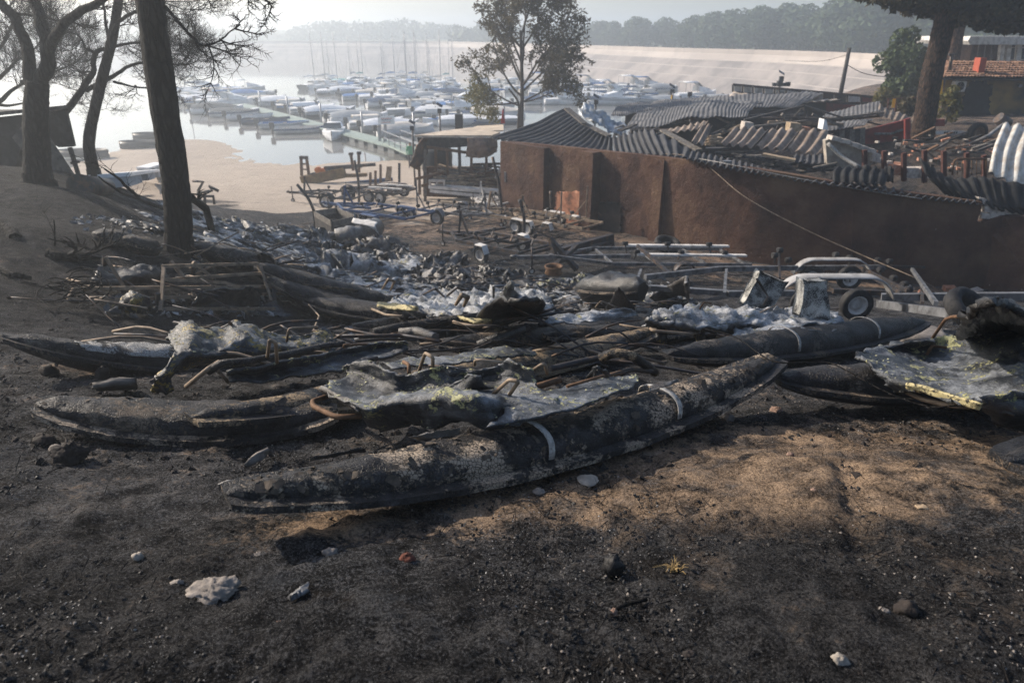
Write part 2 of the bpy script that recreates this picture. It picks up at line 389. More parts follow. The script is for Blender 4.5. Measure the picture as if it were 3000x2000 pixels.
    k = q.ramp(q.noise(2.2, 6, .65, .5), [(.36, (.07, .04, .03)), (.5, (.30, .13, .075)), (.66, (.42, .22, .14)), (.75, (.45, .36, .28))]); q.col(k)
    q.bump(q.noise(20, 6, .7), .6, .015); MAT['wall_red'] = q.m
    q = NB('ochre_render', .9, 0, .25)
    k = q.ramp(q.noise(.5, 6, .6, .3), [(.36, (.035, .03, .028)), (.5, (.16, .105, .04)), (.66, (.32, .20, .05))]); q.col(k)
    q.bump(q.noise(30, 6, .7), .3, .01); MAT['ochre'] = q.m
    MAT['yellow'] = simple('bright_yellow_render', (.78, .44, .03), .85, 0, .15, 3, .15, 40)
    # roof tile
    q = NB('clay_tile', .85, 0, .3); k = q.ramp(q.noise(3.5, 4, .7), [(.3, (.05, .03, .025)), (.5, (.15, .08, .05)), (.7, (.30, .19, .125))]); q.col(k); q.bump(q.noise(40, 4), .3, .01); MAT['tile'] = q.m
    # dam concrete
    q = NB('dam_concrete', .92, 0, .2)
    k = q.ramp(q.noise(.05, 8, .7, 0, q.scaled((1, 1, 9))), [(.3, (.34, .30, .275)), (.55, (.43, .385, .35)), (.75, (.50, .455, .41))])
    st = q.ramp(q.noise(.35, 6, .7, 0, q.scaled((1, 1, .16))), [(.5, 0.0), (.72, .55)]); q.col(q.mix(st, k, (.24, .22, .21)))
    q.bump(q.noise(1.2, 4), .3, .05); MAT['dam'] = q.m
    q = NB('stained_dam_concrete', .92, 0, .2)
    k = q.ramp(q.noise(.22, 7, .7, 0, q.scaled((1, 1, .3))), [(.4, (.20, .185, .18)), (.55, (.30, .27, .255)), (.75, (.40, .36, .33))]); q.col(k); MAT['dam_dark'] = q.m
    # water
    q = NB('lake_water', .06, 0, .5); q.col(q.ramp(q.noise(.05, 3), [(.4, (.17, .17, .16)), (.6, (.21, .205, .195))]))
    q.b.inputs['IOR'].default_value = 1.33
    q.bump(q.noise(1.1, 3, .5, 0, q.scaled((.5, 1.4, 1))), .02, .05); MAT['water'] = q.m
    # foliage
    def leaf(name, a, b, c, tr=.25):
        q = NB(name, .7, 0, .25)
        k = q.mix(q.noise(1.7, 3), a, b); k = q.mix(q.ramp(q.noise(9, 3), [(.5, 0.0), (.7, 1.0)]), k, c); q.col(k)
        if tr:
            ts = q.node('ShaderNodeBsdfTranslucent'); q.put(ts.inputs[0], k)
            mx = q.node('ShaderNodeMixShader'); mx.inputs[0].default_value = tr
            out = q.t.nodes['Material Output']; q.link(q.b.outputs[0], mx.inputs[1]); q.link(ts.outputs[0], mx.inputs[2]); q.link(mx.outputs[0], out.inputs[0])
        return q.m
    MAT['leaf_brown'] = leaf('scorched_leaf', (.085, .068, .034), (.05, .048, .028), (.13, .095, .045), .3)
    MAT['leaf_olive'] = leaf('olive_leaf', (.13, .115, .03), (.08, .09, .025), (.20, .14, .05), .3)
    MAT['leaf_pine'] = leaf('pine_needles', (.045, .075, .028), (.03, .055, .025), (.085, .105, .04), .15)
    MAT['leaf_scorch'] = leaf('scorched_pine_needles', (.055, .045, .022), (.028, .032, .018), (.10, .075, .03), .2)
    MAT['leaf_green'] = leaf('broadleaf_green', (.055, .08, .03), (.035, .06, .022), (.10, .11, .045), .2)
    MAT['leaf_far'] = leaf('far_wood_leaves', (.05, .075, .035), (.035, .055, .028), (.08, .10, .05), 0)
mk()
# ------------------------------------------------------------------ ground
def smooth(a, b, x):
    t = np.clip((x - a) / (b - a), 0, 1); return t * t * (3 - 2 * t)
def blob(x, y, u, v, rx, ry, rot=0):
    p = gph(u, v); c, s = math.cos(rot), math.sin(rot); dx, dy = x - p.x, y - p.y
    a, b = (dx * c + dy * s) / rx, (-dx * s + dy * c) / ry
    return np.exp(-(a * a + b * b))
def build_ground():
    ys = list(np.linspace(-40, .6, 16)) + list(np.geomspace(.75, 70, 560)) + list(np.linspace(76, 840, 26))
    inner = np.linspace(-1, 1, 470); ys = np.array(ys)
    rows_x = []
    for y in ys:
        hw = 5.0 + 1.0 * max(y, 0)
        hw = min(hw, 300)
        rows_x.append(np.concatenate([[-840, -hw - (840 - hw) * .35, -hw - (840 - hw) * .08], inner * hw, [hw + (840 - hw) * .08, hw + (840 - hw) * .35, 840]]))
    X = np.array(rows_x); Y = np.repeat(ys[:, None], X.shape[1], 1)
    Z = Hn(X, Y)
    nr, nc = X.shape
    # small relief: lumps, scuffs, a gully
    a, b = gph(2476, 1378), gph(2530, 1640)
    ab = np.array([b.x - a.x, b.y - a.y]); L2 = (ab ** 2).sum()
    t = np.clip(((X - a.x) * ab[0] + (Y - a.y) * ab[1]) / L2, 0, 1)
    dd = (X - a.x - t * ab[0]) ** 2 + (Y - a.y - t * ab[1]) ** 2
    Z -= .05 * np.exp(-dd / .07 ** 2)
    for (u, v, r, h) in [(2250, 1400, .45, .05), (2750, 1420, .5, .04), (900, 1700, .5, .03), (1700, 1650, .45, -.03), (350, 1500, .5, .03), (1250, 1850, .4, .025), (2300, 1800, .45, .03), (380, 555, 1.6, .45), (250, 600, 1.2, .2), (60, 700, 1.0, .15)]:
        p = gph(u, v); Z += h * np.exp(-((X - p.x) ** 2 + (Y - p.y) ** 2) / r ** 2)
    zf = Z.ravel(); xf = X.ravel(); yf = Y.ravel()
    idx = np.where((yf > .6) & (yf < 60) & (np.abs(xf) < 6 + 1.1 * yf))[0]
    for i in idx:
        x, y = xf[i], yf[i]; k = min(1.0, 9.0 / max(y, 1))
        d = .028 * mn.fractal((x * 1.3, y * 1.3, 0), .7, 2.1, 3)
        if y < 14:
            d += .020 * k * mn.fractal((x * 6, y * 6, 3.1), .5, 2.2, 3)
            if y < 5.5: d += .011 * mn.fractal((x * 26, y * 21, 1.7), .5, 2.2, 2) 
        else: d += .05 * mn.fractal((x * .5, y * .5, 5), .7, 2.1, 2)
        zf[i] += d
    verts = np.c_[xf, yf, zf]
    i0 = (np.arange(nr - 1)[:, None] * nc + np.arange(nc - 1)[None, :]).ravel()
    faces = np.c_[i0, i0 + 1, i0 + nc + 1, i0 + nc]
    me = bpy.data.meshes.new('ground')
    me.vertices.add(len(verts)); me.vertices.foreach_set('co', verts.ravel())
    me.loops.add(faces.size); me.loops.foreach_set('vertex_index', faces.ravel().astype(np.int32))
    me.polygons.add(len(faces)); me.polygons.foreach_set('loop_start', np.arange(0, faces.size, 4, dtype=np.int32))
    me.update(calc_edges=True); me.validate()
    me.polygons.foreach_set('use_smooth', np.ones(len(faces), dtype=bool))
    # soil zones: beach sand, sandy earth with painted sun, sooty earth with painted shade
    wob = np.array([mn.fractal((x * .25, y * .25, 9), .6, 2.1, 3) if abs(x) < 120 and y < 120 else 0 for x, y in zip(xf, yf)])
    yy = yf + wob * 5
    beach = smooth(26.5, 31, yy + np.clip((-xf - 6) * .35, 0, 6) * 0) * (1 - smooth(-1.5, 1.5, xf - 2 + wob * 2 + np.clip(0, 0, 0)))
    beach *= np.where(xf < -16 + wob, smooth(28, 33, yy), 1)
    dirt = smooth(17, 24, yy) * smooth(-9, -4, xf + wob * 4) * .55
    dirt = np.maximum(dirt, smooth(.2, 1.2, yf - 24 + (xf - 12) * .2 + wob * 2) * smooth(9, 12, xf) * .35)
    # footing of the wall: pale strip of swept earth
    wl = [gph(1600, 650), gph(1745, 690), gph(2150, 770), gph(2500, 830), gph(2900, 866)]
    for p, q in zip(wl[:-1], wl[1:]):
        e = np.array([q.x - p.x, q.y - p.y]); tt = np.clip(((xf - p.x) * e[0] + (yf - p.y) * e[1]) / (e ** 2).sum(), 0, 1)
        dirt = np.maximum(dirt, .75 * np.exp(-((xf - p.x - tt * e[0]) ** 2 + (yf - p.y - tt * e[1]) ** 2) / (.7 + .3 * wob) ** 2))
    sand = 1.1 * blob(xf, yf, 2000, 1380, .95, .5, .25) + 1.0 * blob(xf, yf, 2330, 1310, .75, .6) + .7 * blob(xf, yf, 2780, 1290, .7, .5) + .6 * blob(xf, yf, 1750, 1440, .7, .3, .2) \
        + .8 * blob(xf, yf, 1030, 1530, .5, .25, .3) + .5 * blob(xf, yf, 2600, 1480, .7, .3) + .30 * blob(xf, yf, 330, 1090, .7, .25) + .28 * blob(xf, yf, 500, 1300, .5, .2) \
        + .15 * blob(xf, yf, 300, 1650, .4, .2) + .3 * blob(xf, yf, 950, 930, 1.0, .6) + .5 * blob(xf, yf, 2030, 1660, .14, .12) + .3 * blob(xf, yf, 2750, 1800, .3, .15) + .5 * blob(xf, yf, 2200, 830, 1.8, .8) + .35 * blob(xf, yf, 1250, 640, 3, 2.0)  # bare sandy earth, with warm sun patches painted into its colour
    soot_shade = .7 * smooth(2.6, 1.5, yf) + .7 * blob(xf, yf, 2900, 1800, 1.2, .8) + .7 * blob(xf, yf, 100, 1850, 1.0, .7) + .6 * blob(xf, yf, 1900, 1250, 1.6, .35, .35) + .5 * blob(xf, yf, 2300, 1600, .8, .3) + .95 * blob(xf, yf, 100, 620, 5, 4) + .7 * blob(xf, yf, 200, 800, 2.5, 2.5) + .9 * blob(xf, yf, 400, 600, 4, 4) + 1.2 * np.exp(-(((xf + 9.5) / 5) ** 2 + ((yf - 12) / 5.5) ** 2)) + 1.0 * np.exp(-(((xf - 8) / 6) ** 2 + ((yf - 28) / 6) ** 2)) + .75 * np.exp(-(((xf - 19) / 7) ** 2 + ((yf - 28) / 6) ** 2)) + .5 * blob(xf, yf, 1300, 760, 5, 3) + .5 * blob(xf, yf, 1900, 830, 4, 2)  # burnt earth; near band and bottom corners are shade painted into the colour
    ashbed = sum(a_ * blob(xf, yf, u_, v_, r1_, r2_) for (u_, v_, r1_, r2_, a_) in ((700, 690, 2.4, 1.5, 1.1), (820, 740, 2.2, 1.5, 1.1), (950, 790, 2.0, 1.4, 1.0), (1100, 850, 1.9, 1.2, 1.1), (1260, 870, 1.8, 1.1, 1.0), (1450, 870, 1.6, .9, .8), (1700, 885, 1.8, .9, .7), (480, 655, 1.6, .8, .6), (1180, 960, .8, .3, .5), (980, 960, .9, .4, .5), (1700, 1330, .5, .2, .4)))
    for nm, arr in (('ashbed', ashbed), ('beach', beach), ('dirt', dirt), ('sand', sand), ('soot', soot_shade)):  # sand: sandy earth with painted sun patches
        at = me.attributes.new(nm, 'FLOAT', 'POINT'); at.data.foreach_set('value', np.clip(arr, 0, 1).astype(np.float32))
    q = NB('burnt_ground', .95, 0, .08)
    n1 = q.noise(.9, 9, .68, .6); n2 = q.noise(5.5, 8, .7, .4); n3 = q.noise(34, 7, .72); n4 = q.noise(150, 4, .75)
    mixn = q.math('ADD', q.math('MULTIPLY', n1, .45), q.math('ADD', q.math('MULTIPLY', n2, .35), q.math('MULTIPLY', n3, .25)))
    n5 = q.noise(75, 4, .8); n6 = q.noise(260, 2, .8)
    grit = q.math('ADD', q.math('MULTIPLY', n5, .55), q.math('ADD', q.math('MULTIPLY', n6, .35), q.math('MULTIPLY', n2, .3)))
    k = q.ramp(mixn, [(.40, (.004, .004, .0045)), (.47, (.012, .012, .0125)), (.54, (.036, .035, .036)), (.62, (.088, .082, .078))])
    k = q.mix(q.ramp(grit, [(.62, 0.0), (.68, .9)]), q.mix(q.ramp(grit, [(.50, .9), (.585, 0.0)]), k, (.0025, .0025, .003)), q.mix(n6, (.07, .07, .075), (.26, .26, .27)))
    # grey ash film
    ash = q.ramp(q.math('ADD', q.math('MULTIPLY', q.noise(1.7, 8, .7, .3, q.scaled((1, 1.3, 1))), .6), q.math('MULTIPLY', n5, .4)), [(.50, 0.0), (.62, .55)])
    k = q.mix(ash, k, (.10, .105, .115))
    k = q.mix(q.ramp(q.noise(2.3, 6, .7, .5), [(.56, 0.0), (.70, .6)]), k, (.034, .026, .020))
    k = q.mix(q.ramp(q.math('ADD', q.attr('ashbed'), q.math('MULTIPLY', q.math('SUBTRACT', n2, .5), 2.4)), [(.35, 0.0), (.7, .9)]), k, q.mix(q.ramp(n3, [(.4, 0.0), (.62, 1.0)]), (.09, .093, .10), (.66, .675, .69)))
    sand_sun_c = q.mix(q.ramp(q.math('ADD', q.math('MULTIPLY', n5, .6), q.math('MULTIPLY', n2, .4)), [(.38, 0.0), (.60, 1.0)]), (.045, .032, .023), (.54, .385, .26))
    def zone(a, lo, hi, gain):
        f = q.math('ADD', q.attr(a), q.math('MULTIPLY', q.math('SUBTRACT', mixn, .52), gain)); return q.ramp(f, [(lo, 0.0), (hi, 1.0)])
    k = q.mix(zone('dirt', .42, .85, 3.5), k, q.mix(n2, (.17, .115, .08), (.36, .26, .19)))
    sz = q.math('MULTIPLY', zone('sand', .32, .74, 5.0), q.ramp(q.noise(2.6, 6, .68, .6), [(.40, .15), (.56, 1.0)])); k = q.mix(sz, k, sand_sun_c)
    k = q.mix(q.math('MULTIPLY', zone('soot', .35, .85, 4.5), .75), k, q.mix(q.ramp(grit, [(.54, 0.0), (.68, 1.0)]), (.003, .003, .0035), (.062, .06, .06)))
    bc = q.mix(q.noise(.35, 7, .7, .3, q.scaled((1, 2.5, 1))), (.33, .275, .23), (.56, .485, .41)); bc = q.mix(q.ramp(n2, [(.45, 0.0), (.75, .35)]), bc, (.28, .22, .17))
    k = q.mix(zone('beach', .35, .65, .9), k, bc)
    # flecks of ash and grit
    vc = q.node('ShaderNodeTexVoronoi'); vc.inputs['Scale'].default_value = 170; q.link(q.pos, vc.inputs['Vector'])
    sel = q.xyz(vc.outputs['Color'])
    fl = q.math('MULTIPLY', q.math('GREATER_THAN', sel[0], .88), q.math('LESS_THAN', vc.outputs['Distance'], .30))
    fl = q.math('MULTIPLY', fl, q.ramp(q.noise(1.2, 4, .6), [(.46, 0.0), (.62, .85)]))
    k = q.mix(fl, k, q.mix(sel[1], (.07, .066, .062), (.38, .38, .37)))
    q.col(k)
    hh = q.math('ADD', q.math('MULTIPLY', n3, 1.0), q.math('ADD', q.math('MULTIPLY', n4, .45), q.math('MULTIPLY', n2, 1.6)))
    q.bump(hh, 1.0, .045)
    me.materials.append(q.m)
    o = bpy.data.objects.new('ground', me); COL.objects.link(o); o['kind'] = 'structure'
    o['label'] = 'burnt hillside with ash, sandy earth and a pale beach by the water'
    return o
build_ground()

# lake
mb = MB(); mb.add([(-838, 30, 0), (838, 30, 0), (838, 838, 0), (-838, 838, 0)], [(0, 1, 2, 3)])
mb.build('lake', MAT['water'], kind='structure', label='pale still lake full of moored boats')

# ------------------------------------------------------------------ foliage and limbs
def leafcloud(lobes, n, size, seed, flat=.5, shellr=(.62, 1.0), jit=.5):
    """small leaf-clump faces spread through ellipsoid lobes [(c, (rx,ry,rz), weight)]"""
    g = np.random.default_rng(seed); w = np.array([l[2] for l in lobes], float); w /= w.sum()
    V = []; F = []
    which = g.choice(len(lobes), n, p=w)
    for li, l in enumerate(lobes):
        m = int((which == li).sum())
        if not m: continue
        d = g.normal(size=(m, 3)); d /= np.linalg.norm(d, axis=1)[:, None]
        r = g.uniform(shellr[0], shellr[1], (m, 1)) ** .7
        p = np.array(l[0]) + d * r * np.array(l[1])
        nrm = d * (1 - flat) + g.normal(size=(m, 3)) * jit; nrm /= np.linalg.norm(nrm, axis=1)[:, None]
        t = np.cross(nrm, g.normal(size=(m, 3))); t /= np.linalg.norm(t, axis=1)[:, None]; b = np.cross(nrm, t)
        s = size * g.uniform(.5, 1.35, (m, 1)); s2 = s * g.uniform(.35, .8, (m, 1))
        q0 = p - t * s; q1 = p + b * s2 + nrm * s * .15; q2 = p + t * s; q3 = p - b * s2 - nrm * s * .1
        base = len(V)
        V.extend(np.stack([q0, q1, q2, q3], 1).reshape(-1, 3).tolist())
        F.extend([(base + 4 * i, base + 4 * i + 1, base + 4 * i + 2, base + 4 * i + 3) for i in range(m)])
    return V, F
def cloud_mb(*a, **k):
    mb = MB(); V, F = leafcloud(*a, **k); mb.v = V; mb.f = F; mb.sm = [False] * len(F); return mb
def curve(pts, n):
    """Catmull-Rom through points"""
    P = [Vector(p) for p in pts]; P = [P[0] * 2 - P[1]] + P + [P[-1] * 2 - P[-2]]
    out = []; m = len(P) - 3
    for i in range(n):
        t = i / (n - 1) * m; k = min(int(t), m - 1); t -= k
        a, b, c, d = P[k], P[k + 1], P[k + 2], P[k + 3]
        out.append(.5 * ((2 * b) + (c - a) * t + (2 * a - 5 * b + 4 * c - d) * t * t + (3 * b - 3 * c + d - a) * t ** 3))
    return out
def limb(mb, pts, r0, r1, n=14, sides=8, wob=.0, seed=0):
    C = curve(pts, n); out = []
    for i, p in enumerate(C):
        t = i / (n - 1); o = Vector((fbm(p * 1.3 + Vector((seed, 0, 0))), fbm(p * 1.3 + Vector((0, seed, 5))), 0)) * wob
        out.append(p + o * (t if t < .5 else 1))
    rr = [(r0 + (r1 - r0) * (i / (n - 1))) for i in range(n)]
    mb.tube(out, rr, sides); return out, rr

# ------------------------------------------------------------------ dam
def build_dam():
    # crest line (far bank), a gentle curve; face slopes down to the water
    crest = []
    for (u, v) in [(3150, 205), (2560, 172), (2300, 160), (2000, 151), (1750, 142), (1330, 127.5), (1100, 125), (890, 124.5), (700, 124)]:
        crest.append(at_z(u, v, CZ - 2.7) if v > 126 else None)
    p = at_z(1330, 127.5, CZ - 2.7)
    crest = [c for c in crest if c] + [p + Vector((-34, 22, 0)), p + Vector((-75, 38, 0)), p + Vector((-130, 50, 0)), p + Vector((-200, 56, 0))]
    C = curve(crest, 60)
    root = thing('dam', 'long pale concrete dam wall with streaked horizontal bands behind the moored boats', 'dam', (C[20].x, C[20].y, 0))
    nrm = []
    for i in range(len(C)):
        d = C[min(i + 1, 59)] - C[max(i - 1, 0)]; n = Vector((d.y, -d.x, 0)).normalized()
        if n.y > 0: n = -n
        nrm.append(n)
    levels = [(0.0, 0, 'dam'), (-1.05, .9, 'dam'), (-1.16, 1.25, 'dam_dark'), (-2.1, 2.3, 'dam'), (-2.2, 2.7, 'dam_dark'), (-3.4, 4.1, 'dam'), (-3.5, 4.6, 'dam_dark'), (-7.3, 9.5, 'dam')]
    for k in range(len(levels) - 1):
        z0, o0, m = levels[k]; z1, o1, _ = levels[k + 1]
        P = [[c + n * o0 + Vector((0, 0, z0)) for c, n in zip(C, nrm)], [c + n * o1 + Vector((0, 0, z1)) for c, n in zip(C, nrm)]]
        mb = MB(); mb.grid(P, False); mb.build('face_band', MAT[m], root)
    P = [[c + n * o + Vector((0, 0, z)) for c, n in zip(C, nrm)] for (o, z) in ((.12, -.2), (.12, .55), (-.25, .55), (-.25, .02), (-4.5, .0), (-4.5, -6))]
    MB().grid(P, False).build('parapet', MAT['dam'], root)
    rail = MB()
    for i in range(0, 40):
        c = C[i] - nrm[i] * .05; rail.beam(c + Vector((0, 0, .54)), c + Vector((0, 0, .95)), .07, .07)
    rail.build('rail_post', MAT['galv'], root, kind='stuff')
    return C, nrm
DAMC, DAMN = build_dam()
# land behind the dam
rowsA = [c - n * 4.6 + Vector((0, 0, -.4)) for c, n in zip(DAMC, DAMN)]
rowsB = [c - n * 40 + Vector((0, 0, -1.0)) for c, n in zip(DAMC, DAMN)]
rowsC = [c - n * 150 + Vector((0, 0, 1)) for c, n in zip(DAMC, DAMN)]
MB().grid([rowsA, rowsB, rowsC]).build('far_bank', simple('far_bank_soil', (.13, .13, .07), .95, 0, .3, .3, 0), kind='structure')
# low hills across the water on the left
def hill(pts, depth, name):
    P = []
    n = 60; C = curve(pts, n)
    for k, (dy, f) in enumerate(((0, 0), (15, .55), (40, .9), (80, 1.0), (depth, .2))):
        P.append([Vector((c.x * (1 + dy / 500), c.y + dy, -.5 + (c.z + 2.2 * fbm((c.x * .03, k * .4, 1))) * f)) for c in C])
    MB().grid(P).build(name, simple(name + '_scrub', (.10, .11, .06), .95, 0, .3, .1, 0), kind='structure')
hill([(-420, 300, 9), (-260, 330, 11), (-180, 360, 13), (-120, 400, 11), (-60, 430, 10), (0, 470, 10)], 170, 'hills')

# ------------------------------------------------------------------ stone pines behind the dam
def stone_pine(seed, h=9.0, w=7.0, n=4200):
    g = random.Random(seed)
    root = thing('pine_tree', 'pine', 'tree', (0, 0, 0))
    tr = MB(); limb(tr, [(0, 0, -1), (.2 * g.uniform(-1, 1), .1, h * .3), (.5 * g.uniform(-1, 1), 0, h * .62)], .32, .2, 8, 7)
    lobes = []
    for k in range(30):
        t = (k + .5) / 30; a = k * 2.4 + g.uniform(-.3, .3); zt = .30 + .62 * t
        prof = math.sin(math.pi * min(1, .18 + .80 * t)) ** .6; rr = w * .5 * prof * g.uniform(.45, .85)
        s = g.uniform(.15, .25) * w; c = Vector((math.cos(a) * rr, math.sin(a) * rr, h * zt + g.uniform(-.3, .3))); lobes.append((tuple(c), (s, s, s * .78), s * s))
        if k % 2: limb(tr, [(0, 0, h * .3), tuple(c * .5 + Vector((0, 0, h * .1))), tuple(c - Vector((0, 0, .2)))], .12, .05, 6, 5)
    tr.build('trunk', MAT['pinebark'], root)
    cloud_mb(lobes, n, .34, seed, .35, (.75, 1.02), .35).build('crown', MAT['leaf_pine'], root)
    return root
PROTO_PINES = [stone_pine(s, *hw) for s, hw in ((1, (9, 8.4)), (2, (10, 7.4)), (3, (8.2, 7.0)))]
far_spec = [(1752, 80, 232, 'smallest'), (1800, 78, 225, ''), (1868, 66, 215, ''), (1950, 72, 215, ''), (2035, 62, 190, ''), (2095, 52, 185, ''), (2160, 50, 180, ''), (2230, 36, 170, ''), (2310, 30, 172, ''), (2372, 38, 165, ''),
            (2440, 32, 160, ''), (2500, 8, 150, ''), (2560, 4, 146, ''), (2620, 20, 150, ''), (2690, -8, 146, ''), (2780, 10, 140, ''), (2860, 20, 130, ''), (2940, 5, 128, ''), (3010, 0, 125, ''), (2120, 70, 205, ''), (2280, 62, 185, ''), (2410, 60, 178, ''), (2530, 45, 165, ''), (2650, 55, 160, '')]
for i, (u, vt, y, _) in enumerate(far_spec):
    src = PROTO_PINES[i % 3]; o = src if i < 3 else copy_tree(src)
    top = at_y(u, vt - 10, y); base_z = CZ - 5.2
    hgt = (9, 10, 8.2)[i % 3] * .97; s = (top.z - base_z) / hgt
    o.location = (top.x, y, base_z); o.rotation_euler.z = rnd.uniform(0, 6.28); o.scale = (s * rnd.uniform(1.15, 1.5), s * 1.2, s)
    where = 'above the pale dam crest' if u < 2450 else 'behind the round tree and tiled roof'
    kk = i + 1 if i < 19 else None
    o['label'] = ('hazy stone pine %s, %s from left' % (where, ORD[i]) if i < 19 else 'smaller pine half hidden in the wood behind the dam, %s from left' % ORD[i - 19])
    o['category'] = 'tree'; o['group'] = 'stone pines behind the dam'
# wood on the far shore (a mass)
lob = []
g = random.Random(5)
for k in range(120):
    u = 620 + 740 * k / 119 + g.uniform(-8, 8); y = 380 + g.uniform(0, 40)
    vt = 92 - 28 * math.exp(-((u - 1150) / 180) ** 2) - 18 * math.exp(-((u - 950) / 60) ** 2) + g.uniform(-6, 6) + (10 if u < 850 else 0)
    p = at_y(u, vt, y); s = g.uniform(4, 7); lob.append(((p.x, y, p.z - s * .8), (s, s, s * .9), 1)); lob.append(((p.x + g.uniform(-3, 3), y - 5, p.z - s * 2.0), (s * 1.1, s, s * 1.2), 1))
for k in range(60):
    u = 1340 + 430 * k / 59; y = 290 - 1.0 * k + g.uniform(0, 30); vt = 84 + g.uniform(-7, 7) + 6 * math.sin(k * .4)
    p = at_y(u, vt, y); s = g.uniform(3, 4.6); lob.append(((p.x, y, p.z - s * .8), (s, s, s), 1)); lob.append(((p.x, y - 3, p.z - s * 1.9), (s * 1.1, s, s), 1))
cloud_mb(lob, 15000, 1.3, 11, .35, (.8, 1.02), .3).build('far_wood', MAT['leaf_far'], label='hazy blue-grey wood on the far shore above the dam', kind='stuff')

# ------------------------------------------------------------------ haze
hm = bpy.data.materials.new('smoke_haze'); hm.use_nodes = True
ht = hm.node_tree; ht.nodes.remove(ht.nodes['Principled BSDF'])
pv = ht.nodes.new('ShaderNodeVolumePrincipled'); pv.inputs['Color'].default_value = (.85, .925, 1.0, 1)
pv.inputs['Density'].default_value = .0030; pv.inputs['Anisotropy'].default_value = .58
ht.links.new(pv.outputs[0], ht.nodes['Material Output'].inputs['Volume'])
mb = MB(); mb.box((0, 400, 11), 1700, 900, 28); hz = mb.build('haze', hm, kind='stuff', label='thin pale smoke haze over the lake and hillside')
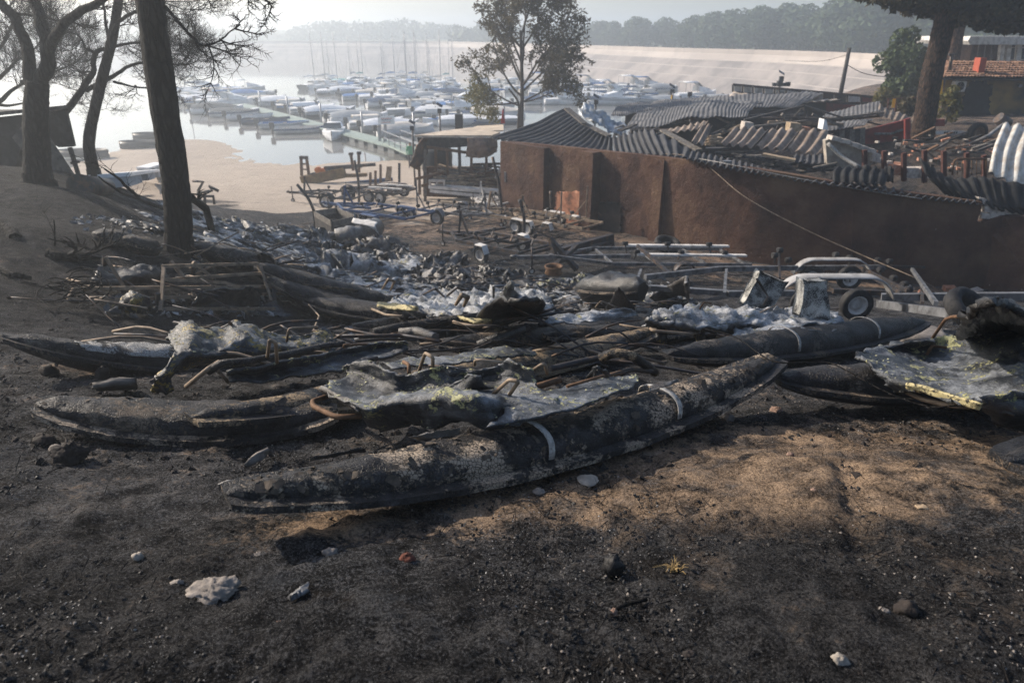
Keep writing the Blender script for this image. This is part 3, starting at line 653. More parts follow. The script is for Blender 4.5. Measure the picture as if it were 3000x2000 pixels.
# ------------------------------------------------------------------ burnt pedal boats
def pontoon(parent, a, b, w=.38, hd=.13, hh=.13, sag=.16, mat='hull', straps=(), seed=0, flakes=0, N=60, crush=.025, t0=0.0, t1=1.0, name='float', patches=()):
    a, b = Vector(a), Vector(b); d = b - a; L = d.length
    dxy = Vector((d.x, d.y, 0)).normalized(); s = Vector((dxy.y, -dxy.x, 0))
    def prof(t):
        e = abs(2 * t - 1)
        hw = w / 2 * max(.0, 1 - e ** 2.3) ** .7 + .014
        dk = hd * max(.0, 1 - e ** 4) ** .55 * (1 - .35 * e * e) + .01
        ke = hh * max(.0, 1 - e ** 2.6) ** .7 + .012
        c = a.lerp(b, t) - Vector((0, 0, sag * (1 - e ** 2.2)))
        return c, hw, dk, ke
    nd, nh = 15, 9
    rows = []; ts = [t0 + (t1 - t0) * (.5 - .5 * math.cos(math.pi * i / (N - 1))) * .35 + (t1 - t0) * (i / (N - 1)) * .65 for i in range(N)]
    for t in ts:
        c, hw, dk, ke = prof(t); ring = []
        for k in range(nd):
            th = math.pi * k / (nd - 1); x = math.cos(th); z = math.sin(th) ** .75
            q = c + s * (x * hw * .86) + Vector((0, 0, z * dk))
            nz_ = fbm(q * 3.1 + Vector((seed, 0, 0)), 4); n2 = fbm(q * 14 + Vector((0, seed, 0)), 3)
            q = q + (s * x * .5 + Vector((0, 0, 1))) * (crush * (nz_ - .25) * z * z + .006 * n2 * z) + s * .012 * fbm(q * 2 + Vector((3, seed, 1)), 2)
            ring.append(q)
        for k in range(nh):
            th = math.pi * (k + .5) / nh; x = -math.cos(th); z = math.sin(th) ** .65
            q = c + s * (x * hw * (.84 - .30 * z)) - Vector((0, 0, .025 + z * ke)); q += s * .006 * fbm(q * 8, 3)
            ring.append(q)
        rows.append(ring)
    mb = MB(); mb.grid(rows, True, True)
    for row, rev in ((rows[0], False), (rows[-1], True)):
        b0 = len(mb.v); mb.add(row, [tuple(range(len(row)))[::(-1 if rev else 1)]])
    fl = mb.build(name, MAT[mat], parent)
    # rim flange
    rm = MB()
    for sd in (-1, 1):
        R4 = []
        for t in ts:
            c, hw, dk, ke = prof(t); e = .02 + .006 * fbm((t * 9, seed, sd), 3)
            p = c + s * sd * hw * .88; z = .006 * fbm((t * 16, seed + 3, sd), 3)
            R4.append([p + Vector((0, 0, .008 + z)), p + s * sd * (.055 + e) + Vector((0, 0, .012 + z)), p + s * sd * (.06 + e) - Vector((0, 0, .022 - z)), p - Vector((0, 0, .040))])
        rm.grid(R4, False, True)
        rm.add(R4[0], [(0, 1, 2, 3)]); rm.add(R4[-1], [(3, 2, 1, 0)])
    rm.build('rim', MAT[{'hull_tan': 'hull_tan', 'hull_black': 'hull'}.get(mat, 'hull_main')], fl)
    for st in straps:
        P = []
        for dt in (-.5, .5):
            c, hw, dk, ke = prof(st + dt * .038 / L); ring = []
            for k in range(15):
                th = math.pi * (.02 + .96 * k / 14); x = math.cos(th); z = math.sin(th) ** .75
                ring.append(c + s * (x * (hw * .9 + .012)) + Vector((0, 0, z * (dk + .03) + .01)) + dxy * .02 * math.sin(k * .5))
            P.append(ring)
        sm = MB(); sm.grid(P); o = sm.build('strap', MAT['strap'], fl); solidify(o, .006, 1)
    for (ta, tb, ka, kb, pm) in patches:
        i0, i1 = int(ta * (N - 1)), int(tb * (N - 1)); G_ = []
        for i in range(i0, i1 + 1):
            G_.append([rows[i][k].lerp(rows[i][k + 1], f) + Vector((0, 0, .004)) + (rows[i][k] - prof(ts[i])[0]).normalized() * .004 for k in range(ka, kb) for f in (0, .33, .66)])
        pmb = MB(); pmb.grid(G_); nk = len(G_[0]); ni = len(G_)
        keep = [f for f in pmb.f if fbm(Vector(pmb.v[f[0]]) * 3.0 + Vector((seed, 2, 0)), 4) + .35 * fbm(Vector(pmb.v[f[0]]) * 11, 3) < .10 + .12 * min((f[0] // nk) / 3, (ni - f[0] // nk) / 3, 2) and True]
        pmb.f = keep; pmb.sm = [True] * len(keep)
        if keep: o = pmb.build('paint_patch', MAT[pm], fl); solidify(o, .003)
    if flakes:
        g = random.Random(seed + 40); fm = MB()
        for k in range(flakes):
            i = g.randrange(2, N - 2); j = g.randrange(1, nd - 1); p = rows[i][j].lerp(rows[i + 1][j], g.random()); q = rows[i][j + 1] if j + 1 < nd else p
            p = p.lerp(q, g.random()); th = math.pi * j / (nd - 1); nn = (s * math.cos(th) * .8 + Vector((0, 0, math.sin(th)))).normalized()
            t1_ = Vector((g.gauss(0, 1), g.gauss(0, 1), g.gauss(0, 1))); t1_ = (t1_ - nn * t1_.dot(nn)).normalized(); t2 = nn.cross(t1_)
            z = g.uniform(.006, .02) * (1 if g.random() < .9 else 1.8); cu = g.uniform(.2, .9) * z
            fm.add([p - t1_ * z - t2 * z * .5 + nn * .003, p + t1_ * z * .2 - t2 * z * g.uniform(.5, .9) + nn * .004, p + t1_ * z * .3 + t2 * z * g.uniform(.4, .8) + nn * .004, p - t1_ * z * .9 + t2 * z * .6 + nn * .003,
                    p + t1_ * z * 1.1 - t2 * z * .4 + nn * cu, p + t1_ * z * 1.0 + t2 * z * .4 + nn * cu], [(0, 1, 2, 3), (1, 4, 5, 2)])
        o = fm.build('peeling_paint', MAT['flake'], fl, kind='stuff')
    return fl
MAT['flake'] = simple('paint_flake', (.09, .072, .056), .85, 0, .5, 25, .2, 60, (.03, .028, .028), .75)
MAT['flake_pale'] = simple('pale_paint_flake', (.36, .36, .22), .85, 0, .4, 25, .2, 60, (.30, .28, .2), .7)

def cr4(a, b, c, d, t):
    return .5 * ((2 * b) + (c - a) * t + (2 * a - 5 * b + 4 * c - d) * t * t + (3 * b - 3 * c + d - a) * t ** 3)
def sheet(parent, name, ctrl, mat, sub=9, amp=.02, thick=.012, seed=0, ragged=.03, fine=.004, flakes=0, label=None, holes=0.0):
    """ctrl[r][c] = (u, v, h) pixels with height over ground, or Vectors"""
    P = [[p if isinstance(p, Vector) else gph(*p) for p in row] for row in ctrl]
    def row_curve(row, n): return curve(row, n)
    nc = (len(P[0]) - 1) * sub + 1; nr = (len(P) - 1) * sub + 1
    rows = [curve(r, nc) for r in P]; cols = [curve([rows[r][c] for r in range(len(P))], nr) for c in range(nc)]
    Q = [[cols[c][r] for c in range(nc)] for r in range(nr)]
    out = []
    for r in range(nr):
        o = []
        for c in range(nc):
            p = Q[r][c]; du = Q[r][min(c + 1, nc - 1)] - Q[r][max(c - 1, 0)]; dv = Q[min(r + 1, nr - 1)][c] - Q[max(r - 1, 0)][c]
            n = du.cross(dv); n = n.normalized() if n.length > 1e-9 else Vector((0, 0, 1))
            if n.z < 0: n = -n
            edge = min(r, nr - 1 - r, c, nc - 1 - c)
            p = p + n * (amp * fbm(p * 3.3 + Vector((seed, 1, 0)), 4) + amp * .9 * (abs(fbm(p * 6 + Vector((0, seed, 2)), 3)) - .3) + fine * fbm(p * 24, 3))
            if edge == 0: p = p + Vector((fbm(p * 9 + Vector((seed, 0, 0))), fbm(p * 9 + Vector((0, 4, seed))), fbm(p * 7) * .5)) * ragged
            o.append(p)
        out.append(o)
    mb = MB(); mb.grid(out)
    if holes:
        keep = [(f, s) for f, s in zip(mb.f, mb.sm) if fbm(Vector(mb.v[f[0]]) * 2.6 + Vector((seed * 3.3, 0, 0)), 3) < holes]
        mb.f = [k[0] for k in keep]; mb.sm = [k[1] for k in keep]
    o = mb.build(name, MAT[mat], parent, label=label); solidify(o, thick)
    if flakes:
        g = random.Random(seed); fm = MB()
        for k in range(flakes):
            r, c = g.randrange(nr - 1), g.randrange(nc - 1); p = out[r][c].lerp(out[r + 1][c + 1], g.random())
            if fbm(p * 3.5 + Vector((seed, 7, 0)), 3) < .12: continue
            z = g.uniform(.003, .011) * (1 if g.random() < .9 else 2); t = Vector((g.gauss(0, 1), g.gauss(0, 1), g.gauss(0, .3))).normalized(); n = Vector((g.gauss(0, .25), g.gauss(0, .25), 1)).normalized(); b = n.cross(t).normalized()
            p = p + n * (thick * .6 + .004)
            fm.add([p - t * z, p - b * z * .7, p + t * z * .8 + n * z * .3, p + b * z * .8], [(0, 1, 2, 3)])
        if fm.v: fm.build('paint_flakes', MAT['flake_pale'], o, kind='stuff')
    return o
def pix(*pts): return [gph(*p) for p in pts]
def tubeP(parent, name, pts, r=.013, mat='rust', n=0, sides=8):
    P = [p if isinstance(p, Vector) else gph(*p) for p in pts]
    # soften the corners
    Q = [P[0]]
    for i in range(1, len(P) - 1):
        a, b, c = P[i - 1], P[i], P[i + 1]; k = min(.04, (a - b).length * .3, (c - b).length * .3)
        p0 = b + (a - b).normalized() * k; p1 = b + (c - b).normalized() * k
        Q += [p0, p0.lerp(b, .6).lerp(p1.lerp(b, .6), .5), p1]
    Q.append(P[-1])
    return MB().tube(Q, r, sides).build(name, MAT[mat], parent)
def boat(label, u, v, group='burnt pedal boats'): return thing('pedal_boat', label, 'pedal boat', gph(u, v), group)

def _sy():
    q = NB('yellowed_lip', .75, 0, .35); m = q.ramp(q.noise(30, 6, .7), [(.52, 0.0), (.6, 1.0)])
    q.col(q.mix(m, q.mix(q.noise(9, 5), (.36, .29, .13), (.52, .47, .28)), (.03, .028, .025))); q.bump(q.noise(60, 5, .7), .6, .01); MAT['shell_yellow2'] = q.m
_sy()
# --- nearest boat, centre
b1 = boat('nearest burnt pedal boat, long peeling black float with two pale straps', 1400, 1330)
pontoon(b1, gph(662, 1452, .24), gph(2278, 1050, .40), w=.38, hd=.135, hh=.125, sag=.19, mat='hull_main', straps=(.415, .68), seed=1, flakes=260, N=120, crush=.022)
pontoon(b1, gph(560, 1225, .20), gph(1930, 965, .28), w=.38, hd=.13, hh=.13, sag=.12, mat='hull_tan', seed=2, flakes=90, N=70)
# half-melted shell over the cockpit
sheet(b1, 'melted_shell', [
    [(1003, 1068, .42), (1079, 1061, .47), (1147, 1090, .43), (1200, 1102, .41), (1262, 1079, .47), (1325, 1075, .48), (1385, 1086, .45), (1452, 1075, .48), (1492, 1054, .54), (1560, 1090, .48)],
    [(1008, 1100, .36), (1075, 1105, .36), (1145, 1128, .34), (1200, 1133, .33), (1262, 1118, .38), (1325, 1118, .38), (1385, 1120, .37), (1450, 1115, .38), (1495, 1110, .41), (1575, 1120, .40)],
    [(945, 1136, .36), (1040, 1150, .31), (1138, 1154, .31), (1200, 1152, .31), (1262, 1146, .34), (1325, 1146, .36), (1385, 1143, .38), (1450, 1150, .36), (1500, 1152, .36), (1590, 1150, .37)],
    [(985, 1162, .37), (1052, 1180, .35), (1125, 1178, .38), (1190, 1166, .42), (1262, 1154, .46), (1330, 1148, .49), (1392, 1150, .49), (1452, 1166, .44), (1500, 1182, .38), (1620, 1172, .36)],
    [(1046, 1192, .35), (1085, 1205, .34), (1140, 1212, .30), (1200, 1205, .33), (1262, 1205, .36), (1335, 1195, .41), (1400, 1200, .41), (1455, 1215, .36), (1500, 1210, .34), (1650, 1190, .35)],
    [(1078, 1235, .17), (1100, 1246, .16), (1158, 1252, .14), (1205, 1240, .19), (1262, 1258, .22), (1340, 1238, .28), (1428, 1253, .26), (1470, 1247, .27), (1530, 1236, .30), (1690, 1192, .33)]],
    'shell', sub=9, amp=.022, thick=.014, seed=3, ragged=.03, flakes=900)
sheet(b1, 'side_panel', [
    [(1480, 1180, .38), (1600, 1145, .38), (1720, 1118, .38), (1800, 1106, .38), (1862, 1100, .38)],
    [(1470, 1215, .36), (1600, 1182, .37), (1720, 1150, .37), (1800, 1128, .37), (1868, 1112, .37)],
    [(1420, 1256, .33), (1560, 1228, .34), (1700, 1190, .35), (1790, 1158, .36), (1850, 1138, .36)]], 'shell', sub=10, amp=.012, thick=.012, seed=9, ragged=.015, flakes=260)
sheet(b1, 'seat_edge', [[(938, 1134, .375), (990, 1160, .375), (1048, 1188, .36)], [(946, 1146, .34), (996, 1173, .34), (1056, 1204, .33)]], 'shell_tan', sub=8, amp=.006, thick=.03, seed=5, ragged=.01)
sheet(b1, 'fold', [[(1290, 1148, .36), (1340, 1118, .43), (1378, 1094, .50)], [(1330, 1155, .36), (1372, 1135, .41), (1400, 1105, .49)], [(1372, 1152, .36), (1400, 1140, .38), (1432, 1138, .38)]], 'shell', sub=7, amp=.01, seed=8)
sheet(b1, 'loose_paint_strip', [[(1205, 1282, .33), (1280, 1262, .35), (1345, 1252, .355)], [(1222, 1290, .30), (1285, 1285, .31), (1350, 1268, .32)]], 'shell_tan', sub=8, amp=.008, thick=.004, seed=15, ragged=.02)
sheet(b1, 'loose_paint_strip', [[(895, 1342, .345), (990, 1326, .36), (1078, 1308, .37)], [(905, 1350, .32), (990, 1334, .34), (1080, 1316, .345)]], 'hull_black', sub=8, amp=.008, thick=.004, seed=16, ragged=.02)
sheet(b1, 'loose_paint_strip', [[(1895, 1130, .42), (1945, 1118, .43), (1990, 1108, .44)], [(1900, 1145, .41), (1945, 1136, .41), (1985, 1118, .42)]], 'shell_tan', sub=8, amp=.008, thick=.004, seed=17, ragged=.02)
tubeP(b1, 'handle', [(985, 1152, .30), (915, 1175, .30), (918, 1190, .29), (985, 1222, .27), (1060, 1218, .27)], .017, 'rust')
tubeP(b1, 'handle', [(1440, 1158, .36), (1492, 1112, .50), (1520, 1116, .50), (1490, 1160, .37)], .012, 'tan_steel')
tubeP(b1, 'handle', [(1228, 1085, .42), (1246, 1033, .58), (1268, 1047, .56), (1268, 1076, .46)], .012, 'tan_steel')
tubeP(b1, 'handle', [(1182, 1060, .44), (1198, 1068, .44), (1198, 1096, .38)], .013, 'rust')
tubeP(b1, 'handle', [(1390, 1068, .47), (1392, 1053, .53), (1475, 1062, .5)], .010, 'tan_steel')
tubeP(b1, 'handle', [(1560, 1085, .46), (1596, 1062, .52), (1604, 1095, .42)], .012, 'tan_steel')
tubeP(b1, 'crossbar', [(1660, 1132, .40), (1770, 1100, .43)], .010, 'rust')
tubeP(b1, 'crossbar', [(1540, 1142, .35), (1640, 1112, .36)], .022, 'rust')
tubeP(b1, 'crossbar', [(1610, 1080, .42), (1720, 1055, .42), (1800, 1040, .46)], .022, 'steel')
tubeP(b1, 'crossbar', [(1780, 1102, .36), (1850, 1082, .36), (1910, 1088, .30)], .018, 'steel')
tubeP(b1, 'drooping_tube', [(1760, 1048, .45), (1800, 1032, .50), (1850, 1040, .48), (1885, 1065, .38), (1920, 1090, .25)], .034, 'hull_tan')
sheet(b1, 'melted_lump', [[(1725, 1110, .34), (1748, 1068, .48), (1770, 1112, .34)], [(1735, 1118, .33), (1760, 1080, .45), (1785, 1116, .33)]], 'shell', sub=7, amp=.02, seed=31)
sheet(b1, 'pale_panel', [[(1120, 1065, .36), (1230, 1050, .37), (1350, 1036, .38), (1440, 1020, .38), (1560, 1018, .36)], [(1150, 1085, .33), (1250, 1072, .34), (1360, 1060, .35), (1450, 1050, .35), (1570, 1040, .34)]], 'shell', sub=9, amp=.02, seed=33, flakes=200)

# --- second boat, left
b2 = boat('burnt pedal boat left of the nearest, broken black float and open tan-flaked float', 560, 1210)
pontoon(b2, gph(104, 1186, .20), gph(990, 1205, .14), w=.38, hd=.12, hh=.14, sag=.10, mat='hull', seed=12, N=64, crush=.03, flakes=40)
tubeP(b2, 'crossbar', [(545, 1132, .2), (612, 1078, .38), (640, 1060, .38)], .016, 'tan_steel')
tubeP(b2, 'crossbar', [(636, 1082, .36), (668, 1118, .2)], .014, 'tan_steel')
sheet(b2, 'trough_panel', [
    [(668, 1088, .36), (780, 1070, .38), (900, 1042, .40), (1010, 1022, .40), (1110, 1004, .42), (1190, 998, .44)],
    [(670, 1102, .30), (780, 1092, .30), (900, 1068, .32), (1010, 1046, .33), (1110, 1024, .35), (1195, 1010, .40)],
    [(672, 1120, .27), (790, 1116, .26), (900, 1100, .27), (1010, 1082, .28), (1090, 1060, .30), (1190, 1030, .34)]], 'shell', sub=9, amp=.018, thick=.02, seed=21, ragged=.015)
tubeP(b2, 'charred_tube', [(610, 1090, .34), (650, 1062, .42), (720, 1058, .42), (850, 1035, .42), (960, 1010, .42), (1010, 1008, .42)], .026, 'hull_black')
tubeP(b2, 'handle', [(783, 1048, .42), (790, 996, .62), (808, 1003, .60), (812, 1062, .40)], .013, 'tan_steel')
tubeP(b2, 'handle', [(1014, 1030, .36), (1005, 1010, .44), (1110, 1008, .40)], .010, 'rust')

# --- third boat, far left, melted yellow shell
b3 = boat('burnt pedal boat with yellow-flecked melted shell and white paint patch on its left float', 500, 1060)
pontoon(b3, gph(0, 985, .34), gph(1010, 1000, .22), w=.42, hd=.16, hh=.18, sag=.24, mat='hull_black', seed=22, N=120, crush=.03, patches=((.20, .43, 2, 9, 'hull_white'),))
sheet(b3, 'melted_shell', [
    [(500, 972, .45), (548, 946, .55), (600, 960, .52), (650, 962, .50), (705, 950, .54), (770, 968, .48), (840, 985, .42), (900, 980, .42), (950, 962, .46), (985, 985, .36)],
    [(492, 995, .42), (550, 980, .50), (600, 985, .48), (650, 985, .46), (705, 970, .52), (770, 992, .44), (840, 1003, .38), (900, 995, .38), (945, 985, .40), (985, 1000, .34)],
    [(515, 1030, .40), (552, 1015, .44), (600, 1015, .43), (650, 1015, .42), (705, 1008, .43), (770, 1018, .40), (835, 1018, .36), (890, 1012, .35), (935, 1010, .34), (980, 1016, .3)],
    [(498, 1060, .34), (535, 1050, .36), (580, 1045, .36), (640, 1040, .36), (700, 1042, .33), (760, 1042, .32), (820, 1036, .3), (880, 1030, .3), (925, 1030, .28), (970, 1030, .26)],
    [(462, 1115, .22), (510, 1090, .26), (560, 1072, .22), (620, 1070, .22), (690, 1070, .2), (750, 1062, .2), (810, 1052, .2), (870, 1045, .2), (915, 1048, .2), (960, 1040, .2)]],
    'shell_yellow', sub=9, amp=.03, thick=.016, seed=24, ragged=.04, flakes=200)
sheet(b3, 'drooping_flap', [[(478, 1085, .28), (515, 1082, .28)], [(452, 1118, .2), (505, 1110, .2)], [(448, 1140, .12), (498, 1150, .10)]], 'shell_yellow', sub=9, amp=.02, thick=.02, seed=25)
tubeP(b3, 'handle', [(445, 1118, .22), (452, 1112, .2), (490, 1155, .1)], .014, 'steel')
tubeP(b3, 'handle', [(840, 1000, .42), (846, 962, .55), (930, 957, .54)], .011, 'tan_steel')
tubeP(b3, 'handle', [(905, 893, .35), (935, 925, .35), (922, 958, .3), (918, 970, .28)], .011, 'tan_steel')
tubeP(b3, 'crossbar', [(980, 985, .38), (1180, 982, .38), (1290, 1000, .36)], .02, 'steel')
tubeP(b3, 'charred_stub', [(1170, 975, .40), (1220, 970, .42), (1275, 990, .38)], .05, 'shell_tan')
tubeP(b3, 'stub_tube', [(680, 952, .52), (672, 945, .56)], .014, 'rust')

# --- fourth boat, right of centre with two upright seat backs
b4 = boat('burnt pedal boat with two upright mottled seat backs and pale green melted shell', 2280, 1020)
pontoon(b4, gph(1955, 1040, .22), gph(2708, 940, .34), w=.44, hd=.20, hh=.16, sag=.10, mat='hull_black', straps=(.37, .70), seed=41, N=60)
pontoon(b4, gph(1600, 985, .22), gph(2400, 905, .30), w=.42, hd=.16, hh=.14, sag=.10, mat='hull', seed=42, N=50)
sheet(b4, 'melted_shell', [
    [(1930, 912, .55), (1990, 898, .60), (2080, 905, .56), (2160, 900, .58), (2240, 905, .56), (2330, 905, .5), (2450, 915, .45)],
    [(1900, 935, .50), (1985, 925, .54), (2075, 925, .52), (2160, 925, .5), (2240, 920, .5), (2330, 925, .46), (2460, 930, .42)],
    [(1885, 948, .44), (1980, 948, .46), (2070, 955, .44), (2160, 948, .42), (2240, 945, .42), (2330, 945, .42), (2465, 945, .4)],
    [(1905, 958, .36), (1985, 960, .38), (2055, 968, .36), (2140, 968, .32), (2230, 962, .36), (2330, 965, .38), (2470, 955, .36)]],
    'shell_ash', sub=10, amp=.07, thick=.016, seed=43, ragged=.04, flakes=200)
sheet(b4, 'side_skirt', [[(2150, 962, .36), (2240, 955, .40), (2340, 945, .42), (2440, 940, .42), (2500, 950, .36)], [(2140, 990, .3), (2240, 985, .33), (2340, 975, .36), (2440, 968, .36), (2505, 965, .32)]], 'shell_ash', sub=9, amp=.03, thick=.012, seed=44, flakes=120)
for uu, vv in (((1936, 962), (1948, 1015)), ((2045, 962), (2050, 1005))):
    sheet(b4, 'drip', [[(uu[0] - 16, uu[1], .36), (uu[0] + 18, uu[1], .36)], [(uu[0] - 12, (uu[1] + vv[1]) // 2, .27), (uu[0] + 20, (uu[1] + vv[1]) // 2, .27)], [(vv[0] - 4, vv[1], .16), (vv[0] + 6, vv[1], .16)]], 'shell_yellow', sub=6, amp=.015, thick=.02, seed=vv[0])
def block(parent, name, q, depth, mat, seed, taper=1.0):
    """a slab-like seat back: q = four (u,v,h) corners bl, br, tr, tl of its front face"""
    P = [gph(*p) if not isinstance(p, Vector) else p for p in q]
    y0 = (P[0].y + P[1].y) / 2; bz = [at_y(q[i][0], q[i][1], y0 + (.06 if i > 1 else 0)) for i in range(4)]
    n = (bz[1] - bz[0]).cross(bz[3] - bz[0]).normalized()
    if n.y < 0: n = -n
    rows = []
    for (k, d) in ((0, 0), (1, 0), (1, 1), (0, 1)): pass
    F = []; m = 9
    for r in range(m):
        t = r / (m - 1); a = bz[0].lerp(bz[3], t); b = bz[1].lerp(bz[2], t); F.append([a.lerp(b, c / (m - 1)) for c in range(m)])
    mb = MB()
    def disp(p, k=1): return p + n * .035 * fbm(p * 5 + Vector((seed, 0, 0)), 3) * k
    front = [[disp(p) for p in row] for row in F]; back = [[disp(p) + n * depth * taper for p in row] for row in F]
    mb.grid(front); mb.grid([r[::-1] for r in back])
    for e0, e1 in ((front[0], back[0]), (back[-1], front[-1]), ([r[-1] for r in front], [r[-1] for r in back]), ([r[0] for r in back], [r[0] for r in front])): mb.grid([e0, e1])
    o = mb.build(name, MAT[mat], parent)
    w = o.modifiers.new('weld', 'WELD'); w.merge_threshold = .002
    return bevel(o, .035, 3)
q = NB('mottled_seat_back', .7, 0, .35)
mm = q.ramp(q.math('ADD', q.math('MULTIPLY', q.noise(4, 6, .6, .3), .55), q.math('MULTIPLY', q.noise(110, 5, .8), .5)), [(.48, 0.0), (.56, 1.0)])
q.col(q.mix(mm, q.mix(q.noise(22, 4), (.42, .41, .37), (.60, .60, .57)), (.018, .018, .018))); q.bump(q.math('ADD', q.noise(70, 5, .7), mm), .5, .01); MAT['seat'] = q.m
block(b4, 'seat_back', [(2176, 890, .45), (2258, 905, .45), (2304, 828, 1), (2226, 795, 1)], .14, 'seat', 3)
block(b4, 'seat_back', [(2342, 925, .45), (2428, 945, .45), (2420, 822, 1), (2356, 822, 1)], .16, 'seat', 5)
tubeP(b4, 'handle', [(1905, 962, .40), (1912, 968, .40), (2020, 978, .36), (2050, 972, .36)], .016, 'tan_steel')
tubeP(b4, 'handle', [(2218, 818, 1.0), (2250, 868, .75), (2238, 892, .6)], .010, 'steel')
tubeP(b4, 'handle', [(2050, 905, .60), (2062, 886, .68), (2082, 888, .66)], .010, 'rust')
tubeP(b4, 'crossbar', [(2190, 942, .42), (2230, 922, .46), (2290, 930, .42)], .012, 'steel')

# --- fifth boat, right edge
b5 = boat('burnt pedal boat at right edge, dark blue melted shell with yellow front lip', 2750, 1160)
pontoon(b5, gph(2272, 1108, .26), gph(3120, 1100, .25), w=.42, hd=.15, hh=.14, sag=.06, mat='hull_black', seed=51, N=56)
pontoon(b5, gph(2948, 1352, .22), gph(3900, 1120, .3), w=.40, hd=.14, hh=.14, sag=.1, mat='hull_black', seed=52, N=50)
sheet(b5, 'melted_shell', [
    [(2625, 1010, .50), (2700, 1000, .54), (2760, 985, .56), (2850, 985, .58), (2930, 975, .62), (3040, 985, .64)],
    [(2560, 1020, .48), (2680, 1022, .46), (2770, 1030, .44), (2850, 1020, .50), (2930, 1010, .56), (3040, 1020, .58)],
    [(2505, 1036, .46), (2620, 1050, .42), (2720, 1062, .38), (2820, 1060, .40), (2920, 1060, .46), (3040, 1060, .5)],
    [(2540, 1065, .42), (2620, 1090, .38), (2720, 1105, .36), (2820, 1110, .37), (2920, 1110, .42), (3040, 1100, .46)],
    [(2590, 1110, .34), (2650, 1122, .35), (2740, 1135, .35), (2820, 1155, .36), (2900, 1160, .38), (3040, 1150, .42)],
    [(2625, 1150, .22), (2660, 1142, .30), (2740, 1160, .32), (2820, 1182, .32), (2880, 1188, .30), (3040, 1235, .25)]],
    'shell', sub=9, amp=.03, thick=.016, seed=53, ragged=.04, flakes=350)
sheet(b5, 'front_lip', [[(2652, 1122, .37), (2740, 1142, .36), (2880, 1182, .35)], [(2660, 1138, .33), (2744, 1160, .32), (2872, 1196, .31)]], 'shell_yellow2', sub=9, amp=.008, thick=.025, seed=54, ragged=.01)
sheet(b5, 'drooping_flap', [[(2870, 1165, .38), (2960, 1150, .42), (3060, 1140, .45)], [(2890, 1210, .24), (2970, 1215, .24), (3060, 1200, .28)], [(2920, 1245, .12), (2980, 1260, .08), (3060, 1250, .12)]], 'shell', sub=9, amp=.03, thick=.016, seed=55)
tubeP(b5, 'handle', [(2650, 1130, .3), (2644, 1142, .27), (2700, 1168, .25), (2770, 1185, .26), (2850, 1192, .27)], .017, 'tan_steel')
sheet(b5, 'seat_back', [[(2835, 935, 1.0), (2862, 908, 1.08), (2892, 880, 1.15), (2930, 885, 1.1), (2975, 905, 1.05), (3020, 930, 1.0)],
    [(2820, 965, .78), (2855, 945, .82), (2890, 925, .85), (2930, 925, .85), (2975, 935, .82), (3020, 950, .8)],
    [(2800, 990, .58), (2850, 985, .56), (2890, 980, .56), (2930, 978, .58), (2975, 980, .58), (3010, 985, .6)]], 'shell_dark', sub=8, amp=.03, thick=.03, seed=56)
tubeP(b5, 'handle', [(2732, 990, .55), (2770, 935, .75), (2790, 928, .8), (2840, 925, .85)], .012, 'rust')
tubeP(b5, 'handle', [(2715, 1040, .42), (2730, 1012, .5), (2770, 1018, .48)], .012, 'rust')
tubeP(b5, 'handle', [(2980, 945, .8), (3020, 952, .8)], .014, 'galv')

# --- boats in the row behind
b6 = boat('burnt pedal boat behind the nearest, white-topped panel beside dark floats', 1640, 975)
pontoon(b6, gph(1275, 1008, .20), gph(1880, 948, .24), w=.42, hd=.15, hh=.14, sag=.08, mat='hull', seed=61, N=48)
pontoon(b6, gph(1585, 955, .26), gph(2010, 935, .26), w=.44, hd=.16, hh=.14, sag=.06, mat='hull', seed=62, N=44, straps=(.2,))
sheet(b6, 'flat_panel', [[(1610, 925, .46), (1700, 915, .48), (1780, 906, .5), (1850, 904, .5)], [(1600, 938, .42), (1700, 932, .42), (1780, 922, .44), (1860, 915, .44)], [(1585, 950, .38), (1700, 945, .38), (1780, 936, .38), (1865, 925, .4)]], 'shell_ash', sub=9, amp=.03, seed=63)
tubeP(b6, 'charred_beam', [(1400, 1012, .25), (1450, 992, .32), (1500, 975, .36), (1535, 962, .40)], .05, 'shell_dark')
tubeP(b6, 'crossbar', [(1450, 940, .42), (1560, 925, .45), (1680, 912, .48)], .022, 'steel')
tubeP(b6, 'handle', [(1328, 942, .40), (1345, 948, .38), (1395, 956, .36), (1440, 948, .38)], .02, 'tan_steel')
sheet(b6, 'seat_edge', [[(1345, 925, .46), (1390, 934, .44), (1440, 935, .44)], [(1350, 935, .42), (1390, 945, .40), (1438, 942, .40)]], 'shell_yellow2', sub=7, amp=.01, thick=.03, seed=64)
sheet(b6, 'hanging_strip', [[(1440, 945, .38), (1470, 944, .38)], [(1448, 965, .28), (1470, 965, .28)], [(1455, 985, .16), (1466, 985, .16)]], 'shell', sub=6, amp=.02, seed=65)
b7 = boat('burnt pedal boat with bright ash-white and lime melted shell in the middle row', 1280, 930)
pontoon(b7, gph(1033, 956, .20), gph(1560, 915, .22), w=.42, hd=.16, hh=.14, sag=.06, mat='hull_black', seed=71, N=44)
pontoon(b7, gph(892, 880, .28), gph(1330, 925, .2), w=.46, hd=.18, hh=.18, sag=.10, mat='hull_black', seed=72, N=44)
tubeP(b7, 'charred_beam', [(1090, 975, .24), (1180, 955, .3), (1290, 940, .34), (1400, 928, .38)], .06, 'hull')
